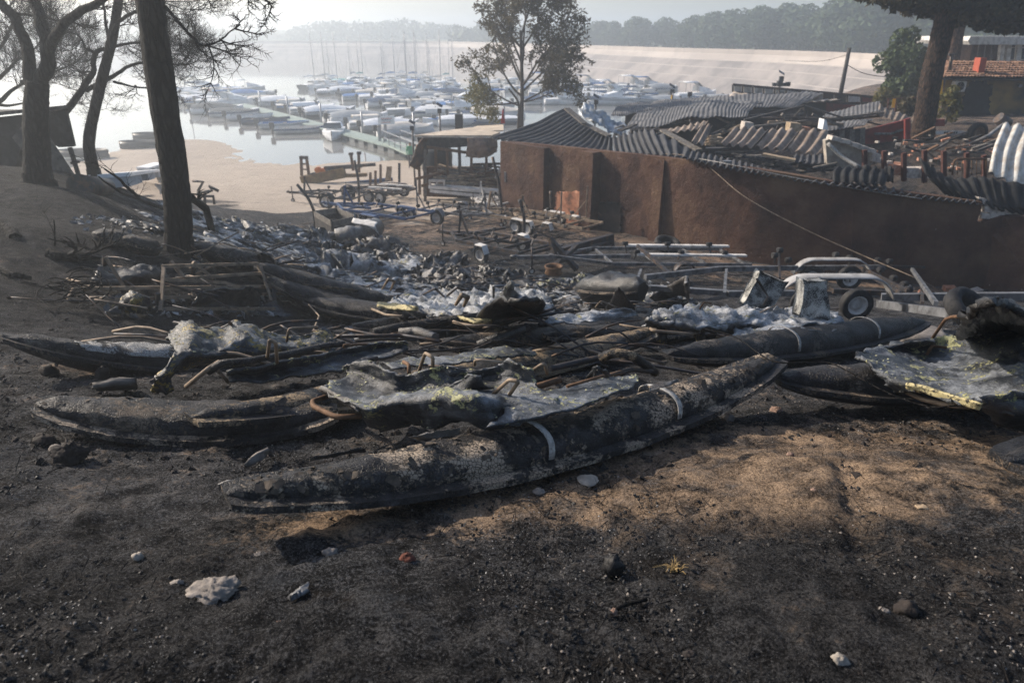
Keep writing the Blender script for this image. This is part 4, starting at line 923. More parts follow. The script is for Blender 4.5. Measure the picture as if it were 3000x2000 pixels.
sheet(b7, 'melted_shell', [
    [(1190, 862, .56), (1250, 856, .58), (1320, 846, .62), (1390, 862, .56), (1460, 848, .6), (1530, 848, .58), (1600, 866, .5)],
    [(1160, 878, .54), (1240, 874, .52), (1320, 876, .5), (1390, 878, .52), (1460, 872, .54), (1530, 870, .52), (1610, 882, .46)],
    [(1130, 890, .53), (1235, 896, .48), (1320, 898, .46), (1390, 896, .47), (1460, 892, .48), (1530, 892, .46), (1620, 898, .44)],
    [(1110, 898, .52), (1230, 914, .44), (1320, 920, .41), (1390, 918, .42), (1460, 912, .44), (1530, 910, .43), (1620, 914, .42)],
    [(1120, 908, .46), (1225, 930, .36), (1320, 935, .32), (1390, 932, .33), (1460, 926, .35), (1530, 922, .36), (1615, 926, .34)]],
    'shell_ash', sub=10, amp=.10, thick=.016, seed=73, ragged=.05, flakes=100)
sheet(b7, 'front_lip', [[(1102, 888, .58), (1150, 890, .56), (1222, 898, .54)], [(1108, 900, .53), (1150, 905, .5), (1222, 910, .48)]], 'shell_yellow2', sub=7, amp=.01, thick=.03, seed=74)
tubeP(b7, 'handle', [(1090, 905, .5), (1130, 922, .45), (1180, 926, .44)], .018, 'tan_steel')
for k, (x, y) in enumerate(((1130, 822), (1345, 868))):
    tubeP(b7, 'handle', [(x - 10, y + 24, .7), (x + 8, y - 4, .95), (x + 26, y + 2, .92), (x + 14, y + 28, .66)], .016, 'tan_steel')
tubeP(b7, 'handle', [(1240, 862, .7), (1275, 845, .82), (1300, 868, .68)], .014, 'steel')
tubeP(b7, 'handle', [(1310, 866, .7), (1340, 842, .84), (1365, 850, .8)], .014, 'steel')
tubeP(b7, 'handle', [(1446, 870, .7), (1446, 838, .9), (1520, 836, .9)], .014, 'galv')
tubeP(b7, 'handle', [(1745, 900, .5), (1760, 882, .6), (1805, 900, .5)], .012, 'tan_steel')
b8 = boat('burnt pedal boat of crossed dark floats left of the white heap', 900, 840)
pontoon(b8, gph(745, 778, .42), gph(1150, 880, .3), w=.5, hd=.2, hh=.18, sag=.10, mat='hull', seed=81, N=44)
pontoon(b8, gph(780, 815, .40), gph(1120, 900, .26), w=.46, hd=.16, hh=.18, sag=.14, mat='hull_black', seed=82, N=44)
sheet(b8, 'hull_side', [[(880, 830, .5), (960, 838, .52), (1050, 850, .5)], [(890, 850, .36), (965, 860, .36), (1050, 870, .34)]], 'hull_tan', sub=8, amp=.02, seed=83)
tubeP(b8, 'handle', [(905, 792, .6), (925, 806, .55), (970, 815, .5)], .018, 'steel')
b9 = boat('upturned dark float with grooved side lying right of the big burnt trunk', 650, 760)
pontoon(b9, gph(565, 722, .30), gph(812, 778, .30), w=.56, hd=.22, hh=.16, sag=.06, mat='hull_black', seed=91, N=36)
sheet(b9, 'fin', [[(752, 740, .5), (770, 738, .6), (790, 745, .6)], [(756, 760, .3), (780, 768, .4), (812, 782, .3)]], 'shell_dark', sub=7, amp=.03, thick=.05, seed=92)
b10 = boat('pair of small charred floats on the slope left of the big burnt trunk', 380, 710)
pontoon(b10, gph(270, 686, .18), gph(400, 700, .16), w=.4, hd=.14, hh=.16, sag=.03, mat='hull_black', seed=93, N=28)
pontoon(b10, gph(358, 706, .18), gph(470, 720, .14), w=.4, hd=.14, hh=.16, sag=.03, mat='hull', seed=94, N=28)
# ------------------------------------------------------------------ heap of melted shells
def crumple(u, v, wpx, hpx, mat, seed, label, group, tilt=.4, name='melted_panel', nx=38, ny=28, cat='debris'):
    g = random.Random(seed); c = gph(u, v); pxm = (c - Vector((0, 0, CZ))).length / 2000 * .97
    W = wpx * pxm * 1.25; Hh = hpx * pxm * .68; D = W * g.uniform(.6, 1.0); rz = g.uniform(-.6, .6); cs, sn = math.cos(rz), math.sin(rz)
    fx = g.uniform(-.3, .3); off = Vector((g.uniform(0, 90), g.uniform(0, 90), g.uniform(0, 90)))
    P = []
    for j in range(ny):
        row = []
        for i in range(nx):
            a = i / (nx - 1) - .5; b = j / (ny - 1) - .5
            q = off + Vector((a * 1.5, b * 1.5, 0))
            wx = .28 * fbm(q * 1.6 + Vector((4, 0, 0)), 3); wy = .28 * fbm(q * 1.6 + Vector((0, 7, 0)), 3)
            rid = 1 - abs(fbm(q * 1.1, 4)) * 2.0
            dome = max(0.0, 1 - (2 * (a - fx)) ** 2) * max(0.0, 1 - (1.6 * b) ** 2)
            z = Hh * (.30 * dome + .85 * max(0, rid) ** 2.2 * (.25 + .75 * dome) * (.5 + .5 * fbm(q * .7 + Vector((0, 0, 5)), 2) + .3) + tilt * .2 * b) + .06 * fbm(q * 6, 3) * min(1, Hh * 2)
            x = (a + wx) * W; y = (b + wy) * D
            X = c.x + x * cs - y * sn; Y = c.y + .25 * D + x * sn + y * cs
            row.append((X, Y, max(z, -.03)))
        P.append(row)
    Hs = Hn(np.array([[p[0] for p in r] for r in P]), np.array([[p[1] for p in r] for r in P]))
    P = [[Vector((p[0], p[1], Hs[j][i] + p[2] + .015)) for i, p in enumerate(r)] for j, r in enumerate(P)]
    mb = MB(); mb.grid(P)
    keep = []
    for f in mb.f:
        p = Vector(mb.v[f[0]]); i = f[0] % nx; j = f[0] // nx; e = min(i, nx - 2 - i, j, ny - 2 - j)
        if e < 3 and fbm(p * 3.1 + off, 3) > .12 + .1 * e: continue
        if fbm(p * 1.9 + off * 2, 3) > .52: continue
        keep.append(f)
    mb.f = keep; mb.sm = [g.random() < .85] * len(keep)
    o = solo(mb, name, MAT[mat], label, cat, group); solidify(o, .02); return o
_heap = {
 'in the heap behind the steel frame': [(600, 668, 120, 40, 'shell_ash'), (650, 690, 120, 48, 'shell_ash'), (715, 690, 130, 60, 'shell_ash'), (760, 720, 190, 34, 'shell_ash'), (835, 700, 110, 72, 'shell_ash'), (905, 718, 115, 64, 'shell_ash'),
    (700, 742, 130, 34, 'shell_ash'), (690, 765, 130, 40, 'shell'), (860, 760, 170, 40, 'shell_ash'), (968, 760, 110, 78, 'shell_dark'), (800, 770, 130, 44, 'shell_tan'), (930, 790, 150, 44, 'shell_ash'), (1035, 728, 120, 66, 'shell_tan'), (1010, 790, 100, 40, 'shell_ash'), (560, 640, 120, 40, 'shell_ash'), (470, 655, 130, 26, 'shell_ash'), (400, 665, 120, 26, 'shell_dark'), (660, 722, 220, 34, 'shell_ash'), (780, 702, 240, 40, 'shell_ash'), (885, 748, 240, 40, 'shell_ash')],
 'in the heap below the wooden crate': [(1112, 745, 120, 82, 'shell_tan'), (1075, 820, 190, 100, 'shell_ash'), (1005, 825, 130, 50, 'shell_ash'), (1165, 785, 110, 70, 'shell_tan'), (1135, 862, 190, 56, 'shell_ash'), (1185, 838, 110, 60, 'shell_tan'), (1240, 822, 150, 70, 'shell_tan'), (1290, 800, 130, 96, 'shell_tan'), (1225, 858, 150, 44, 'shell_ash'), (1355, 838, 150, 74, 'shell_tan'), (1330, 862, 120, 40, 'shell_dark'), (1425, 825, 110, 90, 'shell_dark'), (1060, 885, 140, 44, 'shell'), (1400, 862, 110, 46, 'shell_tan'), (1000, 772, 220, 40, 'shell_ash'), (1095, 802, 260, 64, 'shell_ash'), (1165, 852, 260, 44, 'shell_ash'), (1290, 872, 250, 44, 'shell_ash')],
 'in the heap left of the trailer': [(1500, 845, 150, 50, 'shell_dark'), (1560, 838, 150, 60, 'shell_dark'), (1520, 872, 110, 60, 'shell_ash'), (1610, 862, 130, 54, 'shell'), (1670, 850, 140, 74, 'shell'), (1720, 880, 160, 62, 'shell_tan'), (1620, 905, 130, 56, 'shell_tan'), (1690, 915, 130, 50, 'shell_tan'), (1815, 905, 100, 70, 'shell_dark'), (1880, 915, 110, 34, 'shell_dark'), (1970, 893, 150, 44, 'shell'), (1520, 925, 140, 60, 'shell_dark'), (1440, 915, 120, 56, 'shell_tan'), (1560, 882, 230, 44, 'shell_ash'), (1680, 902, 230, 44, 'shell_ash'), (1790, 880, 160, 44, 'shell_ash')]}
_desc = {'shell_ash': 'ash-white crumpled shell piece', 'shell_tan': 'tan buckled shell piece', 'shell_dark': 'sooty folded shell piece', 'shell': 'blue-grey melted shell piece'}
sd = 100
for where, lst in _heap.items():
    lst = sorted(lst); cnt = {}
    for (u, v, w, h, m) in lst:
        cnt[m] = cnt.get(m, 0) + 1; sd += 1
        crumple(u, v, w, h, m, sd, '%s %s from the left %s' % (ORD[cnt[m] - 1], _desc[m].split(' piece')[0], where), 'pieces ' + where)
# standing pieces of hull
def shard(label, ctrl, mat, **k):
    root = thing('hull_fragment', label, 'debris', gph(ctrl[-1][0][0], ctrl[-1][0][1])); sheet(root, 'hull_skin', ctrl, mat, **k); return root
h1 = thing('hull_fragment', 'large smooth grey upturned bow piece lying before the trailers', 'debris', gph(1780, 880))
pontoon(h1, gph(1690, 838, .45), gph(1900, 850, .5), w=.8, hd=.30, hh=.40, sag=.0, mat='shell_dark', seed=200, N=26, crush=.08, t0=.0, t1=.93, name='bow_shell')
shard('tall pale pointed hull fin standing right of the grey heap', [[(1905, 870, .25), (1955, 838, .5), (2005, 812, .85), (2012, 830, .8)], [(1915, 880, .1), (1960, 870, .2), (2000, 862, .3), (2020, 880, .05)]], 'shell_tan', sub=8, amp=.03, thick=.06, seed=201)
shard('black triangular hull flap standing in the grey heap', [[(1800, 870, .5), (1812, 843, .75), (1835, 870, .55), (1850, 890, .35)], [(1775, 900, .2), (1812, 905, .15), (1838, 908, .12), (1866, 905, .1)]], 'shell_dark', sub=7, amp=.03, thick=.03, seed=202)
shard('pale tent-shaped shell peak standing among the middle boats', [[(1470, 860, .55), (1492, 822, 1.0), (1500, 845, .75), (1535, 870, .45)], [(1455, 882, .4), (1492, 878, .42), (1510, 880, .4), (1545, 885, .35)]], 'shell_ash', sub=7, amp=.03, thick=.03, seed=203)
shard('dark curved seat trough with pale rim between the middle boats', [[(1395, 925, .45), (1440, 888, .75), (1500, 874, .85), (1560, 874, .85), (1592, 882, .8)], [(1420, 945, .3), (1450, 915, .5), (1500, 905, .52), (1560, 905, .52), (1592, 908, .5)], [(1430, 950, .2), (1470, 938, .25), (1510, 935, .25), (1560, 932, .25), (1590, 932, .25)]], 'shell_dark', sub=7, amp=.03, thick=.03, seed=204)
r1 = thing('rolled_tarp', 'scorched rolled tarpaulin lying beside the wooden crate', 'tarp', gph(1050, 700))
tb = MB(); C = curve(pix((985, 700, .2), (1040, 690, .35), (1100, 665, .4)), 16); tb.tube(C, [.28 + .1 * fbm(p * 2) for p in C], 14); tb.build('roll', MAT['shell_tan'], r1)
# shredded ash and scraps between the big pieces
g = np.random.default_rng(4); mb = MB()
for (u0, u1, v0, v1, n) in ((560, 1010, 650, 790, 420), (980, 1480, 760, 900, 480), (1420, 2000, 820, 930, 300), (1000, 1900, 930, 1000, 160), (220, 560, 630, 700, 120), (300, 800, 870, 930, 160)):
    for k in range(n):
        p = gph(g.uniform(u0, u1), g.uniform(v0, v1), .02); s = g.uniform(.02, .10); t = Vector(g.normal(size=3) * (1, 1, .5)).normalized(); b = t.cross(Vector(g.normal(size=3))).normalized()
        n_ = t.cross(b); q = [p - t * s, p - b * s * .5 + n_ * s * .2, p + t * s * .7, p + b * s * .6 + n_ * s * .15]
        q = [x + Vector((0, 0, s * .4)) for x in q]; mb.add(q, [(0, 1, 2, 3)])
o = mb.build('shell_scraps', MAT['shell_ash'], kind='stuff', label='small shredded scraps of burnt shell and ash strewn through the heaps'); solidify(o, .008)

g = random.Random(88); mb = MB(); mb2 = MB()
for (u0, u1, v0, v1, n) in ((520, 1010, 650, 800, 60), (980, 1500, 760, 930, 90), (1450, 2020, 820, 960, 70), (480, 1000, 950, 1060, 26), (1000, 1900, 960, 1080, 50), (250, 820, 760, 910, 36), (1900, 2500, 900, 990, 26)):
    for k in range(n):
        p = gph(g.uniform(u0, u1), g.uniform(v0, v1), g.uniform(.05, .35)); L = g.uniform(.2, 1.0); a = g.uniform(-.7, .7) + (math.pi if g.random() < .5 else 0); d = Vector((math.cos(a), math.sin(a) * .8, g.gauss(0, .22))) * L; q = p + d; q.z = max(q.z, H(q.x, q.y) + .03); m = p.lerp(q, .5) + Vector((0, 0, g.uniform(-.04, .12) * L))
        (mb if g.random() < .7 else mb2).tube(curve([p, m, q], 6), g.uniform(.006, .018), 5)
mb.build('burnt_sticks', MAT['steel'], kind='stuff', label='thin burnt rods and sticks tangled through the wreckage'); mb2.build('scorched_rods', MAT['tan_steel'], kind='stuff', label='scorched pale rods tangled through the wreckage')
bk = thing('toppled_frame', 'black toppled steel frame of crossed beams beside the brown wall', 'frame', gph(1660, 770))
def _bp(u, v, h): return gph(u, v, h)
for a, b, w in (((1612, 700, .9), (1690, 790, .15), .12), ((1690, 720, .7), (1612, 790, .2), .12), ((1640, 735, .55), (1792, 692, .7), .16), ((1645, 760, .4), (1792, 708, .55), .14), ((1612, 702, .9), (1640, 790, .1), .1), ((1792, 690, .7), (1795, 730, .25), .1), ((1560, 740, .3), (1650, 720, .5), .08), ((1400, 700, .4), (1560, 715, .4), .08), ((1330, 690, .5), (1480, 668, .5), .08)):
    MB().beam(_bp(*a), _bp(*b), w, w).build('beam', MAT['steel'], bk)
# ------------------------------------------------------------------ rusty steel frame on the left
def beamP(parent, name, a, b, w=.05, h=.05, mat='tan_steel'):
    a = a if isinstance(a, Vector) else gph(*a); b = b if isinstance(b, Vector) else gph(*b)
    return MB().beam(a, b, w, h).build(name, MAT[mat], parent)
fr = thing('steel_frame', 'low rusty welded steel frame of square bars lying on the burnt slope', 'frame', gph(520, 880))
for a, b in (((262, 845, .22), (820, 838, .22)), ((255, 882, .12), (575, 868, .16)), ((475, 780, .55), (755, 772, .55)), ((478, 818, .42), (660, 828, .30)), ((540, 815, .4), (765, 800, .42)), ((470, 905, .08), (805, 904, .08)),
             ((480, 780, .55), (470, 910, .06)), ((308, 752, .6), (365, 842, .2)), ((500, 765, .55), (538, 812, .4)), ((565, 768, .6), (625, 815, .38)), ((762, 775, .58), (795, 882, .12)), ((755, 772, .55), (765, 800, .42)),
             ((568, 842, .25), (564, 872, .16)), ((770, 862, .16), (890, 855, .2)), ((760, 842, .2), (900, 838, .22)), ((868, 838, .25), (884, 858, .18)), ((660, 828, .3), (690, 838, .25))):
    beamP(fr, 'bar', a, b, .045, .045)
tubeP(fr, 'bent_end', [(262, 845, .22), (215, 845, .22), (200, 872, .15), (205, 880, .13), (255, 883, .12)], .022, 'tan_steel')
for a, b in (((308, 752, .6), (306, 775, .4)), ((462, 858, .3), (462, 890, .1)), ((802, 834, .35), (806, 882, .1)), ((570, 768, .58), (566, 805, .35)), ((625, 808, .4), (628, 840, .2))):
    beamP(fr, 'leg', a, b, .055, .055, 'steel')
s1 = thing('melted_panel', 'dark melted hood draped inside the rusty steel frame', 'debris', gph(650, 900), 'melted panels by the frame')
sheet(s1, 'melted_shell', [[(575, 860, .3), (640, 845, .4), (705, 845, .42), (735, 838, .5), (755, 862, .3)], [(565, 885, .16), (640, 872, .22), (700, 878, .2), (735, 860, .35), (765, 885, .12)], [(560, 900, .05), (640, 898, .06), (695, 900, .06), (735, 895, .1), (770, 900, .04)]], 'shell_dark', sub=8, amp=.03, thick=.02, seed=301)
s2 = thing('melted_panel', 'yellow-crusted melted lump at the front of the rusty steel frame', 'debris', gph(400, 915), 'melted panels by the frame')
sheet(s2, 'melted_shell', [[(355, 880, .22), (385, 848, .42), (415, 858, .40), (440, 885, .25)], [(352, 905, .1), (382, 880, .3), (412, 878, .32), (445, 905, .12)], [(365, 922, .02), (385, 915, .12), (408, 920, .08), (430, 915, .04)]], 'shell_yellow', sub=8, amp=.04, thick=.03, seed=302, flakes=60)
s3 = thing('melted_panel', 'flattened dark wrinkled sheet on the ground behind the frame', 'debris', gph(400, 830), 'melted panels by the frame')
sheet(s3, 'melted_shell', [[(300, 775, .35), (360, 782, .25), (430, 778, .32), (490, 790, .2)], [(270, 815, .2), (350, 815, .25), (430, 810, .28), (500, 812, .15)], [(262, 842, .05), (350, 842, .06), (430, 835, .06), (500, 835, .04)]], 'shell_dark', sub=8, amp=.06, thick=.02, seed=303)
s4 = thing('melted_panel', 'thin rippled sheet of melted plastic flat on the earth right of the frame', 'debris', gph(800, 910), 'melted panels by the frame')
sheet(s4, 'melted_shell', [[(775, 890, .08), (830, 880, .12), (880, 900, .05)], [(760, 905, .05), (830, 900, .08), (910, 915, .03)], [(750, 925, .01), (830, 925, .03), (900, 930, .01)]], 'shell_dark', sub=8, amp=.04, thick=.01, seed=304)
wc = thing('wire_coil', 'tangled coil of burnt black wire left of the steel frame', 'wire', gph(205, 850))
mb = MB(); g = random.Random(9); cc = gph(205, 850, .22)
for k in range(16):
    ax = Vector((g.uniform(-.4, .4), g.uniform(-.6, .6), 1)).normalized(); r = g.uniform(.12, .30); s_, t_ = _basis(ax)[1:]; o_ = cc + Vector((g.uniform(-.3, .3), g.uniform(-.2, .2), g.uniform(-.08, .12)))
    a0 = g.uniform(0, 6); mb.tube([o_ + (s_ * math.cos(a0 + t * .35) + t_ * math.sin(a0 + t * .35)) * r * (1 + .1 * math.sin(t)) for t in range(g.randint(9, 18))], .008, 5)
mb.build('wire', MAT['bark'], wc)

# ------------------------------------------------------------------ trailers
def wheel(parent, c, axis, r=.27, w=.16, tyre=True, rim='whitepaint'):
    c = Vector(c); root = MB()
    if tyre:
        root.lathe([(r * .62, -w * .42), (r * .8, -w * .5), (r * .95, -w * .46), (r, -w * .3), (r, w * .3), (r * .95, w * .46), (r * .8, w * .5), (r * .62, w * .42), (r * .62, -w * .42)], c, axis, 22)
        o = root.build('wheel', MAT['rubber'], parent)
    else: o = None
    rm = MB(); rm.lathe([(.001, .0), (r * .22, w * .12), (r * .3, w * .1), (r * .34, -w * .1), (r * .5, -w * .1), (r * .55, w * .36), (r * .63, w * .42), (r * .63, -w * .42), (r * .55, -w * .36), (.001, -w * .2)], c, axis, 18)
    rm.build('rim', MAT[rim], o if o else parent); return o
def fender(parent, c, fwd, side, r, w, L, mat, square=False):
    """mudguard arch over one or two wheels: c above axle centre, L flat length"""
    fwd, side = fwd.normalized(), side.normalized(); up = Vector((0, 0, 1)); pr = []
    if square: prof = [(-L / 2 - r * .95, .25 * r), (-L / 2 - r * .55, r * 1.18), (L / 2 + r * .55, r * 1.18), (L / 2 + r * .95, .25 * r)]
    else: prof = [(-L / 2 + r * 1.22 * math.cos(a), r * 1.22 * math.sin(a)) for a in [math.pi * (.93 - .43 * k / 6) for k in range(7)]] + [(L / 2 + r * 1.22 * math.cos(a), r * 1.22 * math.sin(a)) for a in [math.pi * (.5 - .43 * k / 6) for k in range(7)]]
    P = [[c + fwd * x + up * z + side * (k * w / 2) for (x, z) in prof] for k in (-1, -.9, .9, 1)]
    for q in P[0]: q -= up * .02
    for q in P[3]: q -= up * .02
    mb = MB(); mb.grid(P, not square); o = mb.build('mudguard', MAT[mat], parent); solidify(o, .012); return o
def trailer(label, tongue, rear, W=1.7, axles=1, mat='steel', fmat='whitepaint', rail_h=.48, r=.27, square=False, winch=True, bunks=False, rollers=True, posts=0, wheels=True, name='boat_trailer'):
    a, b = gph(*tongue), gph(*rear); d = Vector((b.x - a.x, b.y - a.y, 0)); L = d.length; f = d.normalized(); s = Vector((f.y, -f.x, 0))
    root = thing(name, label, 'trailer', a.lerp(b, .6), 'burnt boat trailers')
    def P(t, l, h):
        q = a.lerp(b, t) + s * l; return Vector((q.x, q.y, H(q.x, q.y) * .4 + q.z * .6 + h))
    w2 = W / 2 - .12
    def B(nm, p, q, w=.07, h=.09, m=None): return MB().beam(p, q, w, h).build(nm, MAT[m or mat], root)
    B('drawbar', P(0, 0, rail_h - .05), P(.5, 0, rail_h), .08, .10)
    for sd in (-1, 1):
        B('draw_arm', P(.14, 0.02 * sd, rail_h + .002), P(.38, w2 * sd, rail_h + .002), .06, .08)
        B('side_rail', P(.38, w2 * sd, rail_h), P(1, w2 * sd, rail_h), .06, .09)
        if bunks: B('bunk', P(.5, w2 * .6 * sd, rail_h + .18), P(1.0, w2 * .6 * sd, rail_h + .18), .14, .05, 'whitepaint')
    for t in (.38, .58, .8, .985): B('crossmember', P(t, -w2, rail_h - .02), P(t, w2, rail_h - .02), .055, .065)
    MB().tube([P(0, 0, rail_h - .02), P(-.03, 0, rail_h - .04)], .05, 8).build('coupling', MAT[mat], root)
    jb = MB(); jb.tube([P(.06, .1, rail_h + .25), P(.06, .1, .12)], .025, 7); o = jb.build('jockey_wheel', MAT['steel'], root)
    wheel(root, P(.06, .1, .09), s, .09, .06)
    mid = .68
    ts = [mid] if axles == 1 else [mid - (r * 1.12) / L, mid + (r * 1.12) / L]
    if wheels:
        for t in ts:
            B('axle', P(t, -W / 2, r), P(t, W / 2, r), .05, .05, 'steel')
            for sd in (-1, 1): wheel(root, P(t, (W / 2 + .08) * sd, r), s * sd, r, .16)
    for sd in (-1, 1): fender(root, P(mid, (W / 2 + .08) * sd, r * 1.02), f, s, r, .22, (ts[-1] - ts[0]) * L, fmat, square)
    if rollers:
        for t in (.5, .7, .9):
            for sd in (-1, 1):
                B('roller_arm', P(t, w2 * .35 * sd, rail_h), P(t, w2 * .55 * sd, rail_h + .22), .035, .035, 'steel')
                MB().tube([P(t - .012, w2 * .55 * sd, rail_h + .24), P(t + .012, w2 * .55 * sd, rail_h + .24)], .06, 9).build('roller', MAT['rubber'], root)
    if winch:
        B('winch_post', P(.22, 0, rail_h), P(.25, 0, rail_h + .75), .07, .07); B('winch_stay', P(.33, 0, rail_h), P(.25, 0, rail_h + .6), .05, .05)
    for k in range(posts):
        sd = (-1, 1)[k % 2]; B('guide_post', P(.97 if k < 2 else .5, w2 * sd, rail_h), P(.97 if k < 2 else .5, w2 * sd, rail_h + 1.2), .05, .05)
        B('post_stay', P(.86 if k < 2 else .4, w2 * sd, rail_h), P(.97 if k < 2 else .5, w2 * sd, rail_h + .7), .035, .035)
    return root
t_a = trailer('long galvanised trailer with pale bunk, before the brown wall', (1515, 800), (2150, 800), W=2.0, axles=1, mat='galv', bunks=True, wheels=False, fmat='steel', rail_h=.5, winch=False)
rr = MB(); cR = gph(1622, 790, .62); rr.lathe([(.20, -.09), (.17, -.07), (.16, .07), (.21, .10), (.22, .08), (.18, .0), (.21, -.08), (.20, -.09)], cR, (0, 0, 1), 20)
solo(rr, 'wheel_rim', MAT['rust'], 'rusty bare wheel rim lying on a galvanised drawbar', 'wheel rim')
trailer('cream double-axle trailer with square white mudguards and guide posts beside the wall', (1365, 640), (1690, 690), W=1.9, axles=2, mat='tan_steel', square=True, posts=2, r=.25)
trailer('black single-axle trailer with a square cream mudguard and diamond frame', (1290, 715), (1570, 775), W=1.7, axles=1, mat='steel', square=True, fmat='whitepaint', r=.26, winch=True)
trailer('bright blue trailer with blue mudguards behind the wooden crate', (955, 625), (1235, 668), W=1.9, axles=2, mat='blue', fmat='blue', square=True, r=.22, winch=True, rollers=True)
trailer('dark tilted trailer with ribbed cross bars at the edge of the sand', (850, 590), (1060, 605), W=2.0, axles=1, mat='steel', fmat='steel', r=.34, winch=True, rollers=True)
trailer('flat trailer carrying a white board, near the sand', (1010, 575), (1195, 590), W=1.8, axles=2, mat='steel', fmat='steel', bunks=True, r=.3, winch=False, rollers=False)
trailer('galvanised trailer with round grey mudguard and roller bank near the open shed', (1480, 668), (1250, 640), W=1.6, axles=1, mat='galv', fmat='galv', r=.3, posts=1)
trailer('pale cream trailer of long beams lying against the brown wall', (1470, 655), (1735, 700), W=1.5, axles=1, mat='tan_steel', fmat='whitepaint', square=True, r=.25, wheels=False, rollers=False)
trailer('small white framed trailer under the open shed edge', (1385, 610), (1490, 625), W=1.5, axles=1, mat='whitepaint', fmat='whitepaint', r=.25, wheels=True)
# the big trailer on the right, built bar by bar
tb = thing('boat_trailer', 'largest galvanised trailer with round grey twin mudguards and a roller bank, at right', 'trailer', gph(2430, 915), 'burnt boat trailers')
for nm, a, b, w, h, m in (('side_rail', (1890, 812, .55), (2110, 787, .62), .09, .12, 'galv'), ('side_rail', (2110, 787, .62), (2595, 782, .62), .09, .12, 'galv'), ('extension_tube', (2592, 780, .62), (2708, 783, .62), .07, .07, 'steel'),
        ('side_rail', (1895, 842, .45), (2130, 858, .42), .09, .11, 'galv'), ('side_rail', (2130, 860, .42), (2330, 858, .42), .09, .11, 'galv'), ('side_rail', (2440, 852, .42), (2605, 858, .42), .09, .11, 'steel'),
        ('drawbar', (2582, 870, .42), (3120, 866, .55), .10, .14, 'galv'), ('drawbar', (2575, 890, .36), (2860, 928, .36), .10, .13, 'galv'), ('stand_leg', (2672, 788, .75), (2742, 890, .42), .07, .08, 'galv'), ('stand_leg', (2700, 830, .6), (2702, 888, .4), .05, .05, 'steel'),
        ('crossmember', (2128, 785, .6), (2122, 862, .42), .06, .07, 'galv'), ('crossmember', (1868, 720, .85), (1960, 800, .5), .07, .08, 'steel'), ('axle_frame', (2335, 806, .45), (2520, 806, .45), .05, .05, 'steel'), ('axle_frame', (2335, 820, .35), (2500, 820, .35), .05, .05, 'steel'),
        ('roller_bank', (2510, 778, .68), (2660, 852, .5), .06, .08, 'steel'), ('roller_bank', (2522, 792, .60), (2640, 858, .45), .06, .08, 'steel'), ('crossmember', (2280, 740, .8), (2285, 815, .5), .05, .06, 'steel'), ('crossmember', (1860, 838, .45), (1878, 790, .6), .06, .06, 'galv')):
    beamP(tb, nm, a, b, w, h, m)
for k in range(5): beamP(tb, 'axle_strut', (2338 + 38 * k, 790, .55), (2338 + 38 * k, 825, .34), .03, .03, 'steel')
for (u, v, h) in ((2285, 733, .9), (2310, 762, .75), (2270, 748, .85), (2449, 746, .85), (2490, 755, .8), (2572, 762, .8), (2606, 766, .8), (2618, 815, .62), (2650, 833, .55), (2580, 790, .7), (2662, 848, .5), (2612, 838, .5)):
    p = gph(u, v, h); MB().tube([p - Vector((.07, 0, 0)), p + Vector((.07, .02, 0))], .075, 10).build('roller', MAT['rubber'], tb)
    MB().beam(p, p - Vector((-.03, 0, .22)), .035, .035).build('roller_arm', MAT['steel'], tb)
def far_fender(cu, cv, h, half, r, mat):
    c = gph(cu, cv, h); X = Vector((1, 0, 0)); fender(tb, c, X, Vector((0, 1, 0)), r, .24, half, mat); return c
c1 = far_fender(2432, 812, .40, 1.05, .42, 'fender'); wheel(tb, c1 + Vector((-.52, 0, -.02)), (0, -1, 0), .33, .18); wheel(tb, c1 + Vector((.52, 0, -.02)), (0, -1, 0), .33, .18)
c2 = far_fender(2436, 888, .40, 1.0, .40, 'fender'); wheel(tb, c2 + Vector((.42, 0, -.02)), (0, -1, 0), .27, .17, rim='whitepaint'); wheel(tb, c2 + Vector((-.42, 0, -.02)), (0, -1, 0), .27, .17)
ty = MB(); cT = gph(2835, 905, .45); ty.lathe([(.2, -.1), (.27, -.12), (.33, -.09), (.35, 0), (.33, .09), (.27, .12), (.2, .1), (.19, 0), (.2, -.1)], cT, (.35, -.55, .85), 26)
solo(ty, 'loose_tyre', MAT['rubber'], 'loose black tyre leaning on the right-hand drawbar', 'tyre')
ty = MB(); cT = gph(1955, 715, .28); ty.lathe([(.26, -.1), (.36, -.12), (.42, -.09), (.44, 0), (.42, .09), (.36, .12), (.26, .1), (.25, 0), (.26, -.1)], cT, (.1, -.3, 1), 26)
solo(ty, 'loose_tyre', MAT['rubber'], 'half-hidden tyre lying at the foot of the brown wall', 'tyre')
# wooden crate
def crate():
    root = thing('wooden_crate', 'open charred wooden box of planks behind the white heap', 'crate', gph(985, 700))
    A, B_, C_, D_ = gph(925, 668), gph(978, 702), gph(1048, 682), gph(990, 655); up = Vector((0, 0, 1))
    for p, q in ((A, B_), (B_, C_), (C_, D_), (D_, A)):
        for k in range(3):
            z = .10 + k * .2; MB().beam(p + up * z, q + up * z, .035, .185).build('plank', MAT['charwood' if k != 2 else 'plank_grey'], root)
    for p in (A, B_, C_, D_): MB().beam(p, p + up * .66, .07, .07, (0, 1, 0)).build('corner_post', MAT['charwood'], root)
MAT['plank_grey'] = simple('grey_scorched_plank', (.16, .145, .13), .85, 0, .5, 7, .3, 50, (.04, .035, .03), .6)
crate()
wf = thing('mudguard_panel', 'white bent mudguard on a post beside the blue trailer', 'mudguard', gph(1080, 705))
sheet(wf, 'panel', [[(1035, 640, .75), (1075, 645, .75), (1108, 652, .75)], [(1030, 650, .7), (1072, 657, .7), (1100, 664, .68)], [(1030, 654, .66), (1085, 664, .66), (1112, 690, .4)]], 'whitepaint', sub=6, amp=.005, thick=.02, seed=7)
